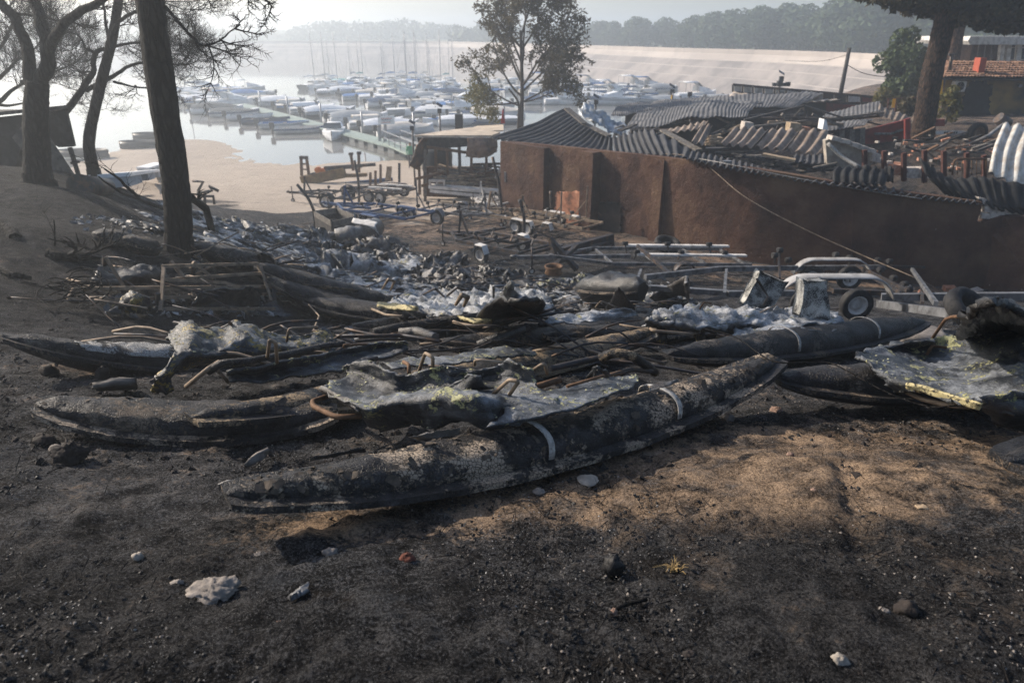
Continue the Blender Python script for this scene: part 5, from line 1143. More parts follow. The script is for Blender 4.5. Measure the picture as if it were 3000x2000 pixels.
beamP(wf, 'post', (1038, 622, .9), (1046, 690, .2), .05, .05, 'galv')
# machinery at the sand edge: yellow trailer with A-posts
ym = thing('boat_lift', 'old yellow wheeled boat lift with tall rusty A-posts and orange lamps on the sand', 'machine', gph(950, 540))
yy = gph(930, 535).y
def Y(u, v): return at_y(u, v, yy)
def YB(nm, a, b, w, h, m): MB().beam(Y(*a), Y(*b), w, h).build(nm, MAT[m], ym)
MAT['ochrepaint'] = simple('faded_yellow_paint', (.24, .16, .07), .7, 0, .5, 3, .2, 40, (.16, .08, .04), .6)
YB('chassis', (885, 530), (1010, 505), .5, .55, 'ochrepaint'); YB('chassis', (890, 520), (1075, 512), .3, .18, 'ochrepaint')
for a, b in (((884, 515), (882, 462)), ((905, 512), (898, 462)), ((1035, 500), (1028, 452)), ((1052, 505), (1051, 449))): YB('post', a, b, .14, .14, 'rust')
YB('cap', (878, 461), (902, 462), .2, .16, 'steel'); YB('cap', (1022, 451), (1034, 451), .2, .14, 'steel'); YB('cap', (1046, 448), (1058, 448), .2, .14, 'steel')
YB('ladder_rung', (884, 480), (900, 481), .07, .07, 'rust'); YB('ladder_rung', (884, 496), (902, 497), .07, .07, 'rust')
YB('boom', (950, 492), (1100, 482), .16, .16, 'steel'); YB('boom', (930, 500), (1060, 488), .12, .12, 'galv'); YB('boom', (1000, 540), (1150, 525), .16, .2, 'blue')
wheel(ym, Y(922, 527), (0, -1, 0), .42, .3)
for u, v in ((933, 498), (948, 501)): MB().tube([Y(u, v) - Vector((.05, .12, 0)), Y(u, v) + Vector((0, .15, 0))], .17, 12).build('lamp', MAT['orange'], ym)
# bench-like pontoon blocks on the beach, left
for (u0, v0, u1, v1, lab) in ((320, 515, 470, 498, 'long green and white pontoon block lying on the beach'), (418, 492, 470, 478, 'short green and white pontoon block behind the long one')):
    r_ = thing('pontoon_block', lab, 'pontoon', gph((u0 + u1) / 2, v0), 'pontoon blocks on the beach'); p, q = gph(u0, v0, .3), gph(u1, v1, .3)
    MB().beam(p, q, .9, .1).build('deck', MAT['white'], r_)
    for t in (.08, .36, .64, .92): c = p.lerp(q, t); MB().beam(c - (q - p) * .08 - Vector((0, 0, .18)), c + (q - p) * .08 - Vector((0, 0, .18)), .8, .24).build('float', MAT['c_grey'], r_)
for (u, v, lab) in ((423, 433, 'small dark rowing boat hauled at the sandbar edge'), (456, 408, 'dark dinghy beyond the sandbar, nearest the big trunk'), (245, 460, 'grey buoy-like float hanging over the water left of the thin tree')):
    mb = MB(); p = at_z(u, v, .1); rows = []
    for k in range(9):
        t = k / 8 * 2 - 1; w = .75 * (1 - abs(t) ** 2.5) ** .6 + .04; rows.append([p + Vector((t * 2.0, x * w, z)) for x, z in ((-1, .55), (-.8, .05), (0, -.08), (.8, .05), (1, .55), (.9, .5), (.6, .2), (-.6, .2), (-.9, .5))])
    mb.grid(rows, True, True); solo(mb, 'rowing_boat', MAT['motor'], lab, 'rowing boat')
# frame seen right of the big trunk, on the beach
bf = thing('bicycle_frame', 'dark buckled bicycle-like frame standing on the sand right of the big trunk', 'frame', gph(590, 600))
y0 = gph(585, 600).y
for pts in (((565, 530), (595, 533), (580, 560)), ((578, 565), (622, 558), (612, 545), (640, 560)), ((575, 600), (590, 575), (625, 575), (628, 598)), ((600, 560), (600, 600))):
    MB().tube([at_y(u, v, y0) for u, v in pts], .06, 6).build('tube', MAT['steel'], bf)
# wooden posts / fence pieces by the shed
for k, (u, v0, v1, m) in enumerate(((1115, 530, 482, 'rust'), (1170, 545, 478, 'steel'), (1100, 540, 500, 'rust'), (1085, 538, 505, 'rust'))):
    b_ = gph(u, v0 + 10); mb = MB(); mb.beam(b_, at_y(u, v1, b_.y), .12, .12, (0, 1, 0)); solo(mb, 'stake', MAT[m], '%s upright stake from the left between the boat lift and the shed' % ORD[(2, 3, 1, 0)[k]], 'stake', 'stakes by the shed')
pb = thing('board', 'brown weathered board leaning upright beside the beach', 'board', gph(1135, 545)); MB().prism([at_y(1128, 530, pb.location.y), at_y(1145, 530, pb.location.y), at_y(1148, 488, pb.location.y), at_y(1133, 488, pb.location.y)], (0, .08, 0)).build('plank', MAT['plank'], pb)
# single black pole and bent sheet by the trailers
for (u0, v0, u1, v1, lab) in ((1052, 600, 1038, 470, 'bent black pole standing right of the boat lift'), (1472, 640, 1443, 460, 'tall black iron post with ball joints by the open shed'), (1535, 690, 1522, 585, 'black guide post rising from the cream trailer'), (1605, 660, 1613, 560, 'rusty bent post before the sooty recess'), (925, 630, 870, 540, 'leaning black pole left of the blue trailer')):
    b_ = gph(u0, v0); mb = MB(); t_ = at_y(u1, v1, b_.y); mid = b_.lerp(t_, .5) + Vector((.08, 0, .05)); mb.tube(curve([b_, mid, t_], 8), .06, 7); solo(mb, 'iron_post', MAT['steel'], lab, 'post', 'iron posts among the trailers')
MAT['charsheet'] = simple('charred_sheet', (.012, .012, .013), .8, 0, .5, 4, .4, 30, (.05, .05, .052), .4)
MAT['whitesheet'] = simple('scorched_white_sheet', (.52, .51, .48), .55, .1, .35, 3, .2, 40, (.30, .22, .14), .6)
MAT['creamsheet'] = simple('scorched_cream_sheet', (.56, .47, .38), .6, .1, .4, 1.2, .2, 40, (.16, .13, .11), .7)
MAT['charsteel'] = simple('scorched_bent_steel', (.06, .05, .045), .6, .4, .5, 3, .3, 40, (.20, .09, .04), .6)
MAT['greywall'] = simple('cracked_grey_plaster', (.40, .36, .31), .9, 0, .35, 2, .3, 30, (.14, .11, .09), .6)
MAT['rustred'] = simple('red_rust', (.085, .038, .03), .8, .2, .4, 6, .3, 60)
MAT['creamroof'] = simple('cream_roof_sheet', (.52, .44, .35), .7, 0, .35, 1.5, .2, 30, (.22, .18, .14), .6)
# ------------------------------------------------------------------ corrugated sheets
def corrugated(parent, name, ctrl, mat, pitch=.18, amp=.028, nt=12, warp=.04, seed=0, thick=.008, along=0):
    """ctrl[t][s] Vectors; corrugations run along t, waves are counted along s"""
    rows = []; Ls = sum((ctrl[0][i + 1] - ctrl[0][i]).length for i in range(len(ctrl[0]) - 1)); Ls = max(Ls, sum((ctrl[-1][i + 1] - ctrl[-1][i]).length for i in range(len(ctrl[-1]) - 1)))
    waves = max(2, round(Ls / pitch)); ns = waves * 6 + 1
    R_ = [curve(r, ns) for r in ctrl]; C_ = [curve([R_[k][i] for k in range(len(ctrl))], nt) for i in range(ns)]
    for j in range(nt):
        row = []
        for i in range(ns):
            p = C_[i][j]; du = C_[min(i + 1, ns - 1)][j] - C_[max(i - 1, 0)][j]; dv = C_[i][min(j + 1, nt - 1)] - C_[i][max(j - 1, 0)]
            n = du.cross(dv); n = n.normalized() if n.length > 1e-9 else Vector((0, 0, 1)); n = -n if n.z < 0 else n
            row.append(p + n * (amp * math.sin(2 * math.pi * waves * i / (ns - 1)) + warp * .55 * fbm(p * .5 + Vector((seed, 0, 0)), 3)))
        rows.append(row)
    mb = MB(); mb.grid(rows, True); o = mb.build(name, MAT[mat], parent); solidify(o, thick); return o
UPV = Vector((0, 0, 1))
# ------------------------------------------------------------------ brown building with the long wall
wb = [(1480, 618), (1745, 668), (2150, 752), (2500, 815), (2880, 846), (3160, 872)]; wt = [415, 440, 486, 542, 598, 690]
WB = [gph(*p) for p in wb]; WT = [at_y(u, t, p.y) for (u, v), t, p in zip(wb, wt, WB)]
bl = thing('brown_building', 'long low brown rendered building with sagging grey corrugated roof', 'building', WB[1])
_nw = 61; _b = curve(WB[:4], _nw); _t = curve(WT[:4], _nw); rows_ = []
for k in range(_nw):
    d = _b[min(k + 1, _nw - 1)] - _b[max(k - 1, 0)]; n_ = Vector((-d.y, d.x, 0)).normalized() * .28; wv = n_ * .12 * fbm(_b[k] * .5, 2)
    rows_.append([_b[k] - UPV * .5 + wv] + [(_b[k].lerp(_t[k], z) + wv + n_ * .10 * fbm(_b[k].lerp(_t[k], z) * 1.2, 3)) for z in (.0, .15, .3, .45, .6, .75, .9)] + [_t[k] + wv, _t[k] + n_ + wv, _b[k] - UPV * .5 + n_])
mbw = MB(); mbw.grid(rows_, True, True); mbw.add(rows_[0], [tuple(range(11))]); mbw.sm = [True] * len(mbw.f); ow = mbw.build('wall', MAT['wall'], bl)
es = ow.modifiers.new('edges', 'EDGE_SPLIT'); es.split_angle = R(50)
p, q = WB[3] - UPV * .5, WB[4] - UPV * .5; d = (q - p).normalized(); nn = Vector((-d.y, d.x, 0)).normalized() * .28
TZ = lambda u, v, y: at_y(u, v, y)
MB().prism([p, q, TZ(2880, 655, WB[4].y), TZ(2862, 648, WB[4].y), TZ(2872, 625, WB[4].y), TZ(2878, 592, WB[4].y), WT[3]], nn).build('wall', MAT['wall'], bl)
p2, q2 = WB[4] - UPV * .5, WB[5] - UPV * .5
MB().prism([p2, q2, TZ(3160, 672, WB[5].y), TZ(2999, 636, WB[4].y * .99), TZ(2975, 630, WB[4].y), TZ(2940, 634, WB[4].y), TZ(2880, 652, WB[4].y)], nn).build('wall', MAT['wall'], bl)
# broken block course showing in the wall's gap
bx0, bx1 = WB[4] + nn * .3, WB[5] + nn * .3
for k, (u0, u1, v0, v1) in enumerate(((2868, 2890, 578, 600), (2885, 2920, 592, 622), (2922, 2962, 600, 626), (2964, 2996, 606, 632), (2876, 2900, 622, 640), (2902, 2945, 623, 644))):
    y = WB[4].y + .12; MB().prism([at_y(u0, v1, y), at_y(u1, v1 + 2, y), at_y(u1, v0 + 5, y), at_y(u0, v0, y)], (0, .2, 0)).build('block', MAT['block'], bl)
# projecting pier and pilasters
def pier(u0, u1, vt, out, mat='wall', nm='pilaster'):
    def base(u):
        # intersect the pixel column with the wall base line
        best = None
        for i in range(len(WB) - 1):
            if wb[i][0] <= u <= wb[i + 1][0]:
                t0, t1 = 0, 1
                for _ in range(40):
                    t = (t0 + t1) / 2; p = WB[i].lerp(WB[i + 1], t); dep = p.y * math.cos(PITCH) + (CZ - p.z) * math.sin(PITCH)
                    if 1500 + 2000 * p.x / dep < u: t0 = t
                    else: t1 = t
                return p, WT[i].lerp(WT[i + 1], t), (WB[i + 1] - WB[i]).normalized()
    a, ta, d = base(u0); b, tb_, d = base(u1); n = Vector((d.y, -d.x, 0)).normalized()
    if n.y > 0: n = -n
    top = at_y((u0 + u1) / 2, vt, (a.y + b.y) / 2).z if vt else (ta.z + tb_.z) / 2 - .02
    P = [a - UPV * .5, b - UPV * .5, Vector((b.x, b.y, top)), Vector((a.x, a.y, top))]
    o = MB().prism([q_ + n * out for q_ in P], -n * (out + .02)).build(nm, MAT[mat], bl); return a, b, n
a0, b0, wn_ = pier(1483, 1606, None, .32, nm='pier')
pier(1722, 1756, None, .55); pier(1914, 1942, 464, .34)
# scraped red patch between pier and pilaster, and soot stain in the recess
def patch(u0, u1, v0, v1, mat, nm, seed, out=.006):
    ctrl = []
    for k in range(4):
        row = []
        for j in range(5):
            u = u0 + (u1 - u0) * j / 4; i = 0 if u < 1745 else 1; t = (u - wb[i][0]) / (wb[i + 1][0] - wb[i][0]); p = WB[i].lerp(WB[i + 1], t); n = Vector(((WB[i + 1] - WB[i]).y, -(WB[i + 1] - WB[i]).x, 0)).normalized()
            if n.y > 0: n = -n
            q = at_y(u, v0 + (v1 - v0) * k / 3, p.y); row.append(Vector((p.x, p.y, q.z)) + n * (out + .10))
        ctrl.append(row)
    o = sheet(bl, nm, ctrl, mat, sub=8, amp=.0, fine=.002, thick=.004, seed=seed, ragged=.10); return o
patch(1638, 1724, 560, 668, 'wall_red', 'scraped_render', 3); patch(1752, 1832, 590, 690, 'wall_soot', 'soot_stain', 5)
bxp = at_y(1490, 515, a0.y - .2); MB().beam(bxp - Vector((.18, .1, 0)), bxp + Vector((.22, -.1, 0)), .35, .42).build('block', MAT['block'], bl)
# wall lamp and cable
lp = at_y(2118, 475, WB[2].y - .12); MB().beam(lp, lp + Vector((.26, 0, 0)), .14, .08).build('wall_lamp', MAT['galv'], bl)
cb = [at_y(1870, 452, 25.4), at_y(2030, 462, 22.6), at_y(2180, 575, 20.6), at_y(2350, 668, 19.6), at_y(2520, 745, 18.6), at_y(2700, 822, 17.2), gph(2760, 856, .05)]
solo(MB().tube(curve(cb, 50), .013, 6), 'cable', MAT['tan_steel'], 'pale cable drooping diagonally across the long brown wall', 'cable')
mb = MB(); mb.tube(curve([at_y(2030, 462, 22.6), at_y(2130, 480, 20.9), at_y(2300, 515, 20.2), at_y(2500, 552, 19.6), at_y(2700, 582, 19.1)], 40), .012, 5); mb.build('wall_cable', MAT['strap'], bl)
# roof: two swells of corrugated sheet over the pier end
def RY(u, v, dy, ref=None):
    t = min(max((u - 1480) / 670, 0), 1); y0 = WB[0].y + (WB[2].y - WB[0].y) * t; return at_y(u, v, y0 + dy)
def _roof(eave, ridge, ye, yr, sag, seed):
    E_ = [at_y(u, v, ye[0] + (ye[1] - ye[0]) * k / (len(eave) - 1)) for k, (u, v) in enumerate(eave)]; D_ = [at_y(u, v, yr[0] + (yr[1] - yr[0]) * k / (len(ridge) - 1)) for k, (u, v) in enumerate(ridge)]
    M_ = [a.lerp(b, .5) - Vector((0, 0, sag * (1 + .6 * math.sin(k * 2.1)))) for k, (a, b) in enumerate(zip(E_, D_))]
    corrugated(bl, 'roof_sheet', [E_, M_, D_], 'fibre_dark', .42, .075, 16, .09, seed)
_roof([(1436, 404), (1520, 420), (1610, 438), (1700, 446), (1800, 450)], [(1652, 321), (1690, 343), (1725, 366), (1760, 386), (1794, 399)], (30.6, 25.6), (33.6, 29.2), .12, 1)

_roof([(1800, 450), (1870, 452), (1945, 456), (2020, 462)], [(1794, 399), (1850, 388), (1915, 386), (2045, 440)], (25.6, 22.6), (29.2, 25.4), .05, 2)
for a, b in (((1660, 318), (1712, 362)), ((1712, 362), (1785, 398))): MB().beam(RY(*a, 3.7), RY(*b, 3.3), .3, .06).build('verge_board', MAT['plank_grey'], bl)
MB().beam(RY(1942, 382, 3.4), RY(2048, 440, 2.0), .28, .06).build('verge_board', MAT['plank_grey'], bl)
# sooty strip of corrugation left on the wall top
def WP(u, v, dy=0):
    for i in range(len(wb) - 1):
        if wb[i][0] <= u <= wb[i + 1][0]: t = (u - wb[i][0]) / (wb[i + 1][0] - wb[i][0]); y = WB[i].y + (WB[i + 1].y - WB[i].y) * t; return at_y(u, v, y + dy)
corrugated(bl, 'eave_strip', [[WP(2000, 462, -.45), WP(2150, 498, -.3), WP(2300, 522, -.28), WP(2500, 550, -.25), WP(2700, 580, -.2), WP(2868, 598, -.2)], [WP(2010, 440, .5), WP(2150, 470, .6), WP(2300, 508, .5), WP(2500, 536, .5), WP(2700, 566, .4), WP(2868, 590, .4)]], 'fibre_dark', .22, .05, 5, .05, 3)
corrugated(bl, 'roof_sheet', [[WP(2440, 536, -.05), WP(2520, 538, -.1), WP(2590, 545, -.1)], [WP(2440, 505, .35), WP(2520, 508, .35), WP(2600, 520, .35)], [WP(2450, 492, .9), WP(2530, 494, .9), WP(2600, 505, .9)]], 'charsheet', .24, .05, 6, .1, 4)
g = random.Random(55)
for k in range(46):
    u = g.uniform(2040, 2440); v = 436 + (u - 2040) * .16 + g.uniform(-6, 22); l = g.uniform(20, 90); yk = 24.5 - (u - 2040) * .006
    MB().beam(at_y(u, v, yk), at_y(u + l, v + l * g.uniform(-.25, .35), yk - .2), g.uniform(.06, .3), g.uniform(.03, .08)).build('fallen_batten', MAT[g.choice(['charwood', 'charwood', 'fibre_dark', 'steel', 'plank_grey'])], bl)
# interior rubble edge and torn black sheets at the right end
o = thing('torn_roof_sheet', 'black torn roof sheet hanging over the right end of the brown wall', 'roof sheet', gph(2880, 846))
corrugated(o, 'sheet_metal', [[at_y(2690, 462, 20.5), at_y(2740, 492, 20.3), at_y(2800, 520, 20.1), at_y(2880, 515, 19.9), at_y(2950, 528, 19.7), at_y(3060, 545, 19.5)], [at_y(2715, 512, 20.0), at_y(2760, 535, 19.8), at_y(2830, 560, 19.6), at_y(2900, 580, 19.4), at_y(2960, 596, 19.3), at_y(3060, 615, 19.2)], [at_y(2770, 570, 19.9), at_y(2810, 575, 19.7), at_y(2860, 592, 19.5), at_y(2920, 612, 19.4), at_y(2990, 628, 19.3), at_y(3060, 640, 19.3)]], 'charsheet', .3, .05, 10, .2, 8)
o = thing('black_roof_scrap', 'row of curled black sheet scraps along the wall top before the iron stakes', 'roof sheet', WT[3])
for (u0, u1, v0, v1) in ((2505, 2580, 490, 530), (2592, 2618, 492, 532)): corrugated(o, 'sheet_metal', [[at_y(u0, v1, 20.0), at_y((u0 + u1) / 2, v1 + 2, 19.9), at_y(u1, v1 + 3, 19.8)], [at_y(u0, v0, 20.4), at_y((u0 + u1) / 2, v0 - 4, 20.3), at_y(u1, v0 + 4, 20.2)]], 'charsheet', .22, .04, 6, .06, u0)
# curved white corrugated sheet, right edge
o = thing('curved_roof_sheet', 'white ribbed roof sheet curling down at the right edge', 'roof sheet', at_y(2950, 540, 20.8))
corrugated(o, 'sheet_metal', [[at_y(2940, 362, 22.6), at_y(2985, 366, 22.4), at_y(3040, 372, 22.2), at_y(3110, 385, 22)], [at_y(2912, 430, 21.6), at_y(2955, 440, 21.4), at_y(3010, 448, 21.2), at_y(3090, 460, 21)], [at_y(2895, 505, 20.9), at_y(2940, 525, 20.7), at_y(2995, 542, 20.5), at_y(3080, 560, 20.3)]], 'whitesheet', .42, .07, 16, .06, 12)
# ------------------------------------------------------------------ collapsed sheds behind
cs = thing('collapsed_shed', 'collapsed shed roof of grey corrugated sheets behind the brown building', 'shed', gph(2100, 470))
y1, y2 = 36.0, 44.0
corrugated(cs, 'roof_sheet', [[at_y(1830, 378, 32), at_y(1930, 362, 32), at_y(2010, 348, 32), at_y(2120, 342, 32), at_y(2190, 340, 32)], [at_y(1850, 345, 35), at_y(1940, 330, 35), at_y(2020, 318, 35), at_y(2120, 318, 35), at_y(2200, 322, 35)], [at_y(1880, 325, 38), at_y(1960, 308, 38), at_y(2040, 302, 38), at_y(2130, 300, 38), at_y(2240, 300, 38)]], 'fibre', .2, .022, 14, .3, 21)
corrugated(cs, 'roof_sheet', [[at_y(1790, 335, 37), at_y(1900, 320, 38), at_y(2020, 312, 39), at_y(2200, 312, 40), at_y(2330, 318, 40)], [at_y(1800, 318, 41), at_y(1900, 308, 42), at_y(2020, 296, 43), at_y(2200, 284, 43), at_y(2400, 282, 43)], [at_y(1815, 308, 45), at_y(1920, 298, 46), at_y(2040, 284, 47), at_y(2200, 272, 47), at_y(2420, 272, 47)]], 'fibre', .22, .02, 12, .3, 22)
corrugated(cs, 'roof_sheet', [[at_y(1940, 392, 29), at_y(2010, 380, 29), at_y(2060, 372, 29.5)], [at_y(1960, 378, 31), at_y(2020, 365, 31), at_y(2075, 352, 31)]], 'fibre_brown', .3, .045, 8, .2, 23)
# standing row of broad brown corrugated panels
for k, (u0, u1, tv0, tv1, bv0, bv1) in enumerate(((2150, 2250, 378, 380, 424, 432), (2256, 2340, 381, 384, 432, 442), (2345, 2440, 384, 392, 440, 452))):
    corrugated(cs, 'broad_panel', [[at_y(u0 - 44, bv0, 24.2), at_y((u0 + u1) / 2 - 46, (bv0 + bv1) / 2, 24), at_y(u1 - 46, bv1, 23.8)], [at_y(u0 - 22, (tv0 + bv0) / 2, 25.2), at_y((u0 + u1) / 2 - 22, (tv0 + bv1) / 2, 25), at_y(u1 - 22, (tv1 + bv1) / 2, 24.8)], [at_y(u0, tv0, 26), at_y((u0 + u1) / 2, tv0 - 4, 25.9), at_y(u1, tv1, 25.8)]], 'fibre_brown', .34, .07, 10, .06, 30 + k)
corrugated(cs, 'broad_panel', [[at_y(2022, 418, 24.5), at_y(2062, 420, 24.4)], [at_y(2058, 362, 26.5), at_y(2088, 364, 26.5)]], 'fibre_brown', .34, .07, 8, .1, 41)
corrugated(cs, 'slipped_panel', [[at_y(2320, 478, 22.6), at_y(2400, 480, 22.5), at_y(2470, 470, 22.5)], [at_y(2330, 452, 23.6), at_y(2400, 452, 23.6), at_y(2470, 450, 23.6)]], 'fibre_dark', .2, .04, 6, .15, 42)
MB().beam(at_y(2235, 452, 22.4), at_y(2330, 470, 22.0), .34, .07).build('plank', MAT['plank'], cs)
g = random.Random(77)
for a, b in (((2060, 372), (2200, 345)), ((2180, 352), (2355, 310)), ((2355, 310), (2470, 345)), ((2355, 310), (2300, 372)), ((2355, 312), (2370, 365)), ((2300, 345), (2420, 350)), ((2200, 372), (2400, 350)), ((2230, 345), (2290, 385)), ((2290, 335), (2330, 380)), ((2120, 360), (2360, 335)), ((2250, 358), (2470, 365)), ((2380, 335), (2470, 372)), ((2090, 340), (2180, 380)), ((2020, 352), (2060, 400)), ((2100, 400), (2170, 365)), ((2270, 390), (2290, 350)), ((2310, 385), (2275, 355)), ((2140, 345), (2300, 330)), ((2470, 340), (2600, 372)), ((2460, 352), (2580, 340)), ((2420, 350), (2590, 330)), ((2080, 410), (2150, 355))):
    yy_ = g.uniform(30, 34) if a[0] < 2450 else 36; MB().beam(at_y(*a, yy_), at_y(*b, yy_ + g.uniform(-.8, .8)), g.uniform(.06, .13), g.uniform(.06, .13)).build('truss_bar', MAT[g.choice(['charwood', 'steel', 'plank_grey', 'tan_steel'])], cs)
for k in range(26):
    u, v = g.uniform(1800, 2120), g.uniform(330, 400); yy_ = 45 - (v - 300) * .16; a = g.uniform(-.5, .4); l = g.uniform(14, 60)
    MB().beam(at_y(u, v, yy_), at_y(u + l, v + l * a, yy_ + .4), g.uniform(.06, .3), .06).build('charred_batten', MAT[g.choice(['charwood', 'charwood', 'plank_grey', 'fibre'])], cs)
MB().prism([at_y(2085, 420, 27), at_y(2118, 425, 27), at_y(2120, 405, 27), at_y(2090, 402, 27)], (0, .5, 0)).build('rubble_panel', MAT['plank'], cs)
for k in range(18):
    u, v = g.uniform(2065, 2110), g.uniform(400, 425); MB().beam(at_y(u - 14, v, 26 - (v - 400) * .03), at_y(u + 16, v + g.uniform(-8, 8), 26 - (v - 400) * .03), .1, .05).build('lath', MAT['plank'], cs)
for (u0, u1, v0, v1, m) in ((2178, 2212, 358, 382, 'block'), (2312, 2352, 360, 386, 'plank'), (2350, 2380, 372, 388, 'brick'), (2410, 2426, 350, 380, 'white')):
    MB().prism([at_y(u0, v1, 29), at_y(u1, v1, 29), at_y(u1 - 4, v0 + 3, 29), at_y(u0 + 5, v0, 29)], (0, .5, 0)).build('masonry_chunk', MAT[m], cs)
for (u0, u1, v0, v1, yy_) in ((1850, 2060, 380, 440, 31), (2060, 2330, 345, 440, 33), (2330, 2500, 345, 420, 34)):
    MB().prism([at_y(u0, v1, yy_), at_y(u1, v1, yy_), at_y(u1, v0, yy_), at_y(u0, v0, yy_)], (0, .3, 0)).build('inner_wall', MAT['wall_soot'], cs)
for (ua, ub, vt, yy_) in ((1835, 2330, 322, 40.5), (2150, 2590, 300, 45.2)):
    p, q = at_y(ua, vt, yy_), at_y(ub, vt, yy_); MB().prism([Vector((p.x, yy_, -.3)), Vector((q.x, yy_, -.3)), q, p], (0, .25, 0)).build('back_wall', MAT['wall_soot'], cs)
# silver buckled sheet on the brown building's roof
ss = thing('buckled_sheet', 'shiny silver buckled metal sheet draped over the grey roof peak', 'roof sheet', at_y(1760, 395, 33))
sheet(ss, 'sheet_metal', [[at_y(1700, 318, 34.5), at_y(1722, 304, 34.8), at_y(1755, 325, 34.8), at_y(1790, 348, 34.6), at_y(1830, 365, 34.4), at_y(1880, 385, 34)], [at_y(1695, 335, 33.6), at_y(1725, 330, 33.8), at_y(1755, 350, 33.8), at_y(1785, 372, 33.6), at_y(1825, 382, 33.5), at_y(1870, 390, 33.4)], [at_y(1735, 360, 32.8), at_y(1752, 362, 33), at_y(1772, 375, 33), at_y(1792, 388, 32.8), at_y(1820, 394, 32.8), at_y(1850, 396, 32.8)]], 'sheet', sub=9, amp=.16, thick=.02, seed=50, ragged=.08, fine=.01)
# roof-top frame of the far shed: steel posts with pale panels
lf = thing('sign_frame', 'long dark steel lattice frame with scorched panels on the far shed roof', 'frame', at_y(2300, 320, 45))
yf_ = 46.0
tops = [(2147, 248), (2600, 288)]; bots = [(2147, 270), (2600, 318)]
def lerp2(a, b, t): return (a[0] + (b[0] - a[0]) * t, a[1] + (b[1] - a[1]) * t)
for A_, m_ in ((tops, 'steel'), (bots, 'steel')): MB().beam(at_y(*A_[0], yf_), at_y(*A_[1], yf_ - 1), .12, .14).build('rail', MAT[m_], lf)
ts_ = [0, .062, .13, .20, .27, .345, .43, .51, .59, .66, .74, .83, .92, 1]
for t in ts_: MB().beam(at_y(*lerp2(*bots, t), yf_ - t), at_y(*lerp2(*tops, t), yf_ - t), .1, .1, (0, 1, 0)).build('upright', MAT['steel'], lf)
for k in range(len(ts_) - 1):
    t, t2 = ts_[k] + .008, ts_[k + 1] - .008; m_ = 'whitepaint' if k not in (8, 9, 11, 12) else 'redpaint' if k > 9 else 'steel'
    MB().prism([at_y(*lerp2(*bots, t), yf_ + .1), at_y(*lerp2(*bots, t2), yf_ + .1), at_y(*lerp2(*tops, t2), yf_ + .1), at_y(*lerp2(*tops, t), yf_ + .1)], (0, .04, 0)).build('panel', MAT[m_], lf)
MB().prism([at_y(2330, 322, yf_ - .6), at_y(2600, 345, yf_ - 1.2), at_y(2600, 318, yf_ - 1.2), at_y(2330, 292, yf_ - .6)], (0, .2, 0)).build('parapet_wall', MAT['redpaint'], lf)
fs = thing('far_shed_roof', 'cream scorched sheet-metal roof below the lattice frame', 'roof', at_y(2250, 320, 44))
corrugated(fs, 'roof_sheet', [[at_y(2115, 304, 41), at_y(2250, 306, 41), at_y(2340, 302, 41), at_y(2440, 294, 41)], [at_y(2148, 270, 45.6), at_y(2280, 284, 45.4), at_y(2370, 291, 45.2), at_y(2464, 290, 45)]], 'creamsheet', .5, .03, 8, .05, 61)
# solar lamp mast with boxes on that roof
def floodlight(label, u, vb, vt, y, panel=True, r=.05, boxes=0):
    root = thing('solar_lamp', label, 'lamp', at_y(u, vb, y), 'solar lamps on posts'); px = y / 2000
    pb0 = at_y(u, vb, y); MB().tube([Vector((pb0.x, y, min(pb0.z, max(H(pb0.x, y), -.4)))), at_y(u, vt, y)], r, 7).build('post', MAT['steel'], root)
    p = at_y(u, vt, y); MB().box(p - Vector((0, .1, .05)), 11 * px, 8 * px, 12 * px).build('lamp_head', MAT['motor'], root)
    if panel: MB().box(p + Vector((0, 0, 13 * px)), 18 * px, 12 * px, 1.5 * px, Matrix.Rotation(.5, 3, 'Y') @ Matrix.Rotation(.4, 3, 'X')).build('solar_panel', MAT['panelblk'], root)
    return root
floodlight('solar lamp with tilted panel on a post left of the open shed roof', 1208, 402, 372, 38); floodlight('solar lamp on a tall thin post over the water behind the open shed', 1288, 388, 322, 42)
floodlight('small solar lamp behind the grey roof peak', 1746, 322, 296, 44); floodlight('solar lamp behind the yellow and red flag', 1968, 318, 266, 48); floodlight('bare post lamp right of the yellow and red flag', 2020, 312, 274, 48, False)
floodlight('solar lamp with box cluster above the lattice frame', 2288, 258, 228, 46)
rb = thing('speaker_boxes', 'row of small dark boxes on the lattice frame', 'boxes', at_y(2300, 256, 46))
for u, s in ((2268, 8), (2284, 13), (2297, 8), (2308, 10)): MB().box(at_y(u, 252 - s / 2, 46), s * .023, .3, s * .025).build('box', MAT['motor'], rb)
fx = MB(); fx.box(at_y(1345, 358, 42), .45, .4, .9); pb0 = at_y(1345, 366, 42); fx.beam(Vector((pb0.x, 42, H(pb0.x, 42))), pb0, .12, .12, (0, 1, 0)); solo(fx, 'loudspeaker_box', MAT['motor'], 'black box on a stand behind the open shed roof', 'box')
# flags
def flag(label, u, vb, vt, y, w, mats):
    root = thing('furled_flag', label, 'flag', at_y(u, vb, y), 'furled flags'); pb0 = at_y(u + 3, vb, y); MB().tube([Vector((pb0.x, y, min(pb0.z, max(H(pb0.x, y), -.4)))), at_y(u + 3, vt - 6, y)], .035, 6).build('pole', MAT['mast'], root)
    n = len(mats)
    for k, m in enumerate(mats):
        P = []
        for j in range(8):
            t = j / 7; ww = w * (.15 + .85 * t); P.append([at_y(u - ww / 2 + ww * (k + i / 3) / n, vt + (vb - vt) * t, y + .12 * math.sin(i * 2 + j + k)) for i in range(4)])
        o = MB().grid(P).build('cloth', MAT[m], root); solidify(o, .03)
flag('furled red flag before the moored boats', 1474, 362, 318, 42, 12, ['flagred']); flag('furled yellow and red flag by the solar lamp', 1969, 318, 278, 47, 11, ['flagyel', 'flagred'])
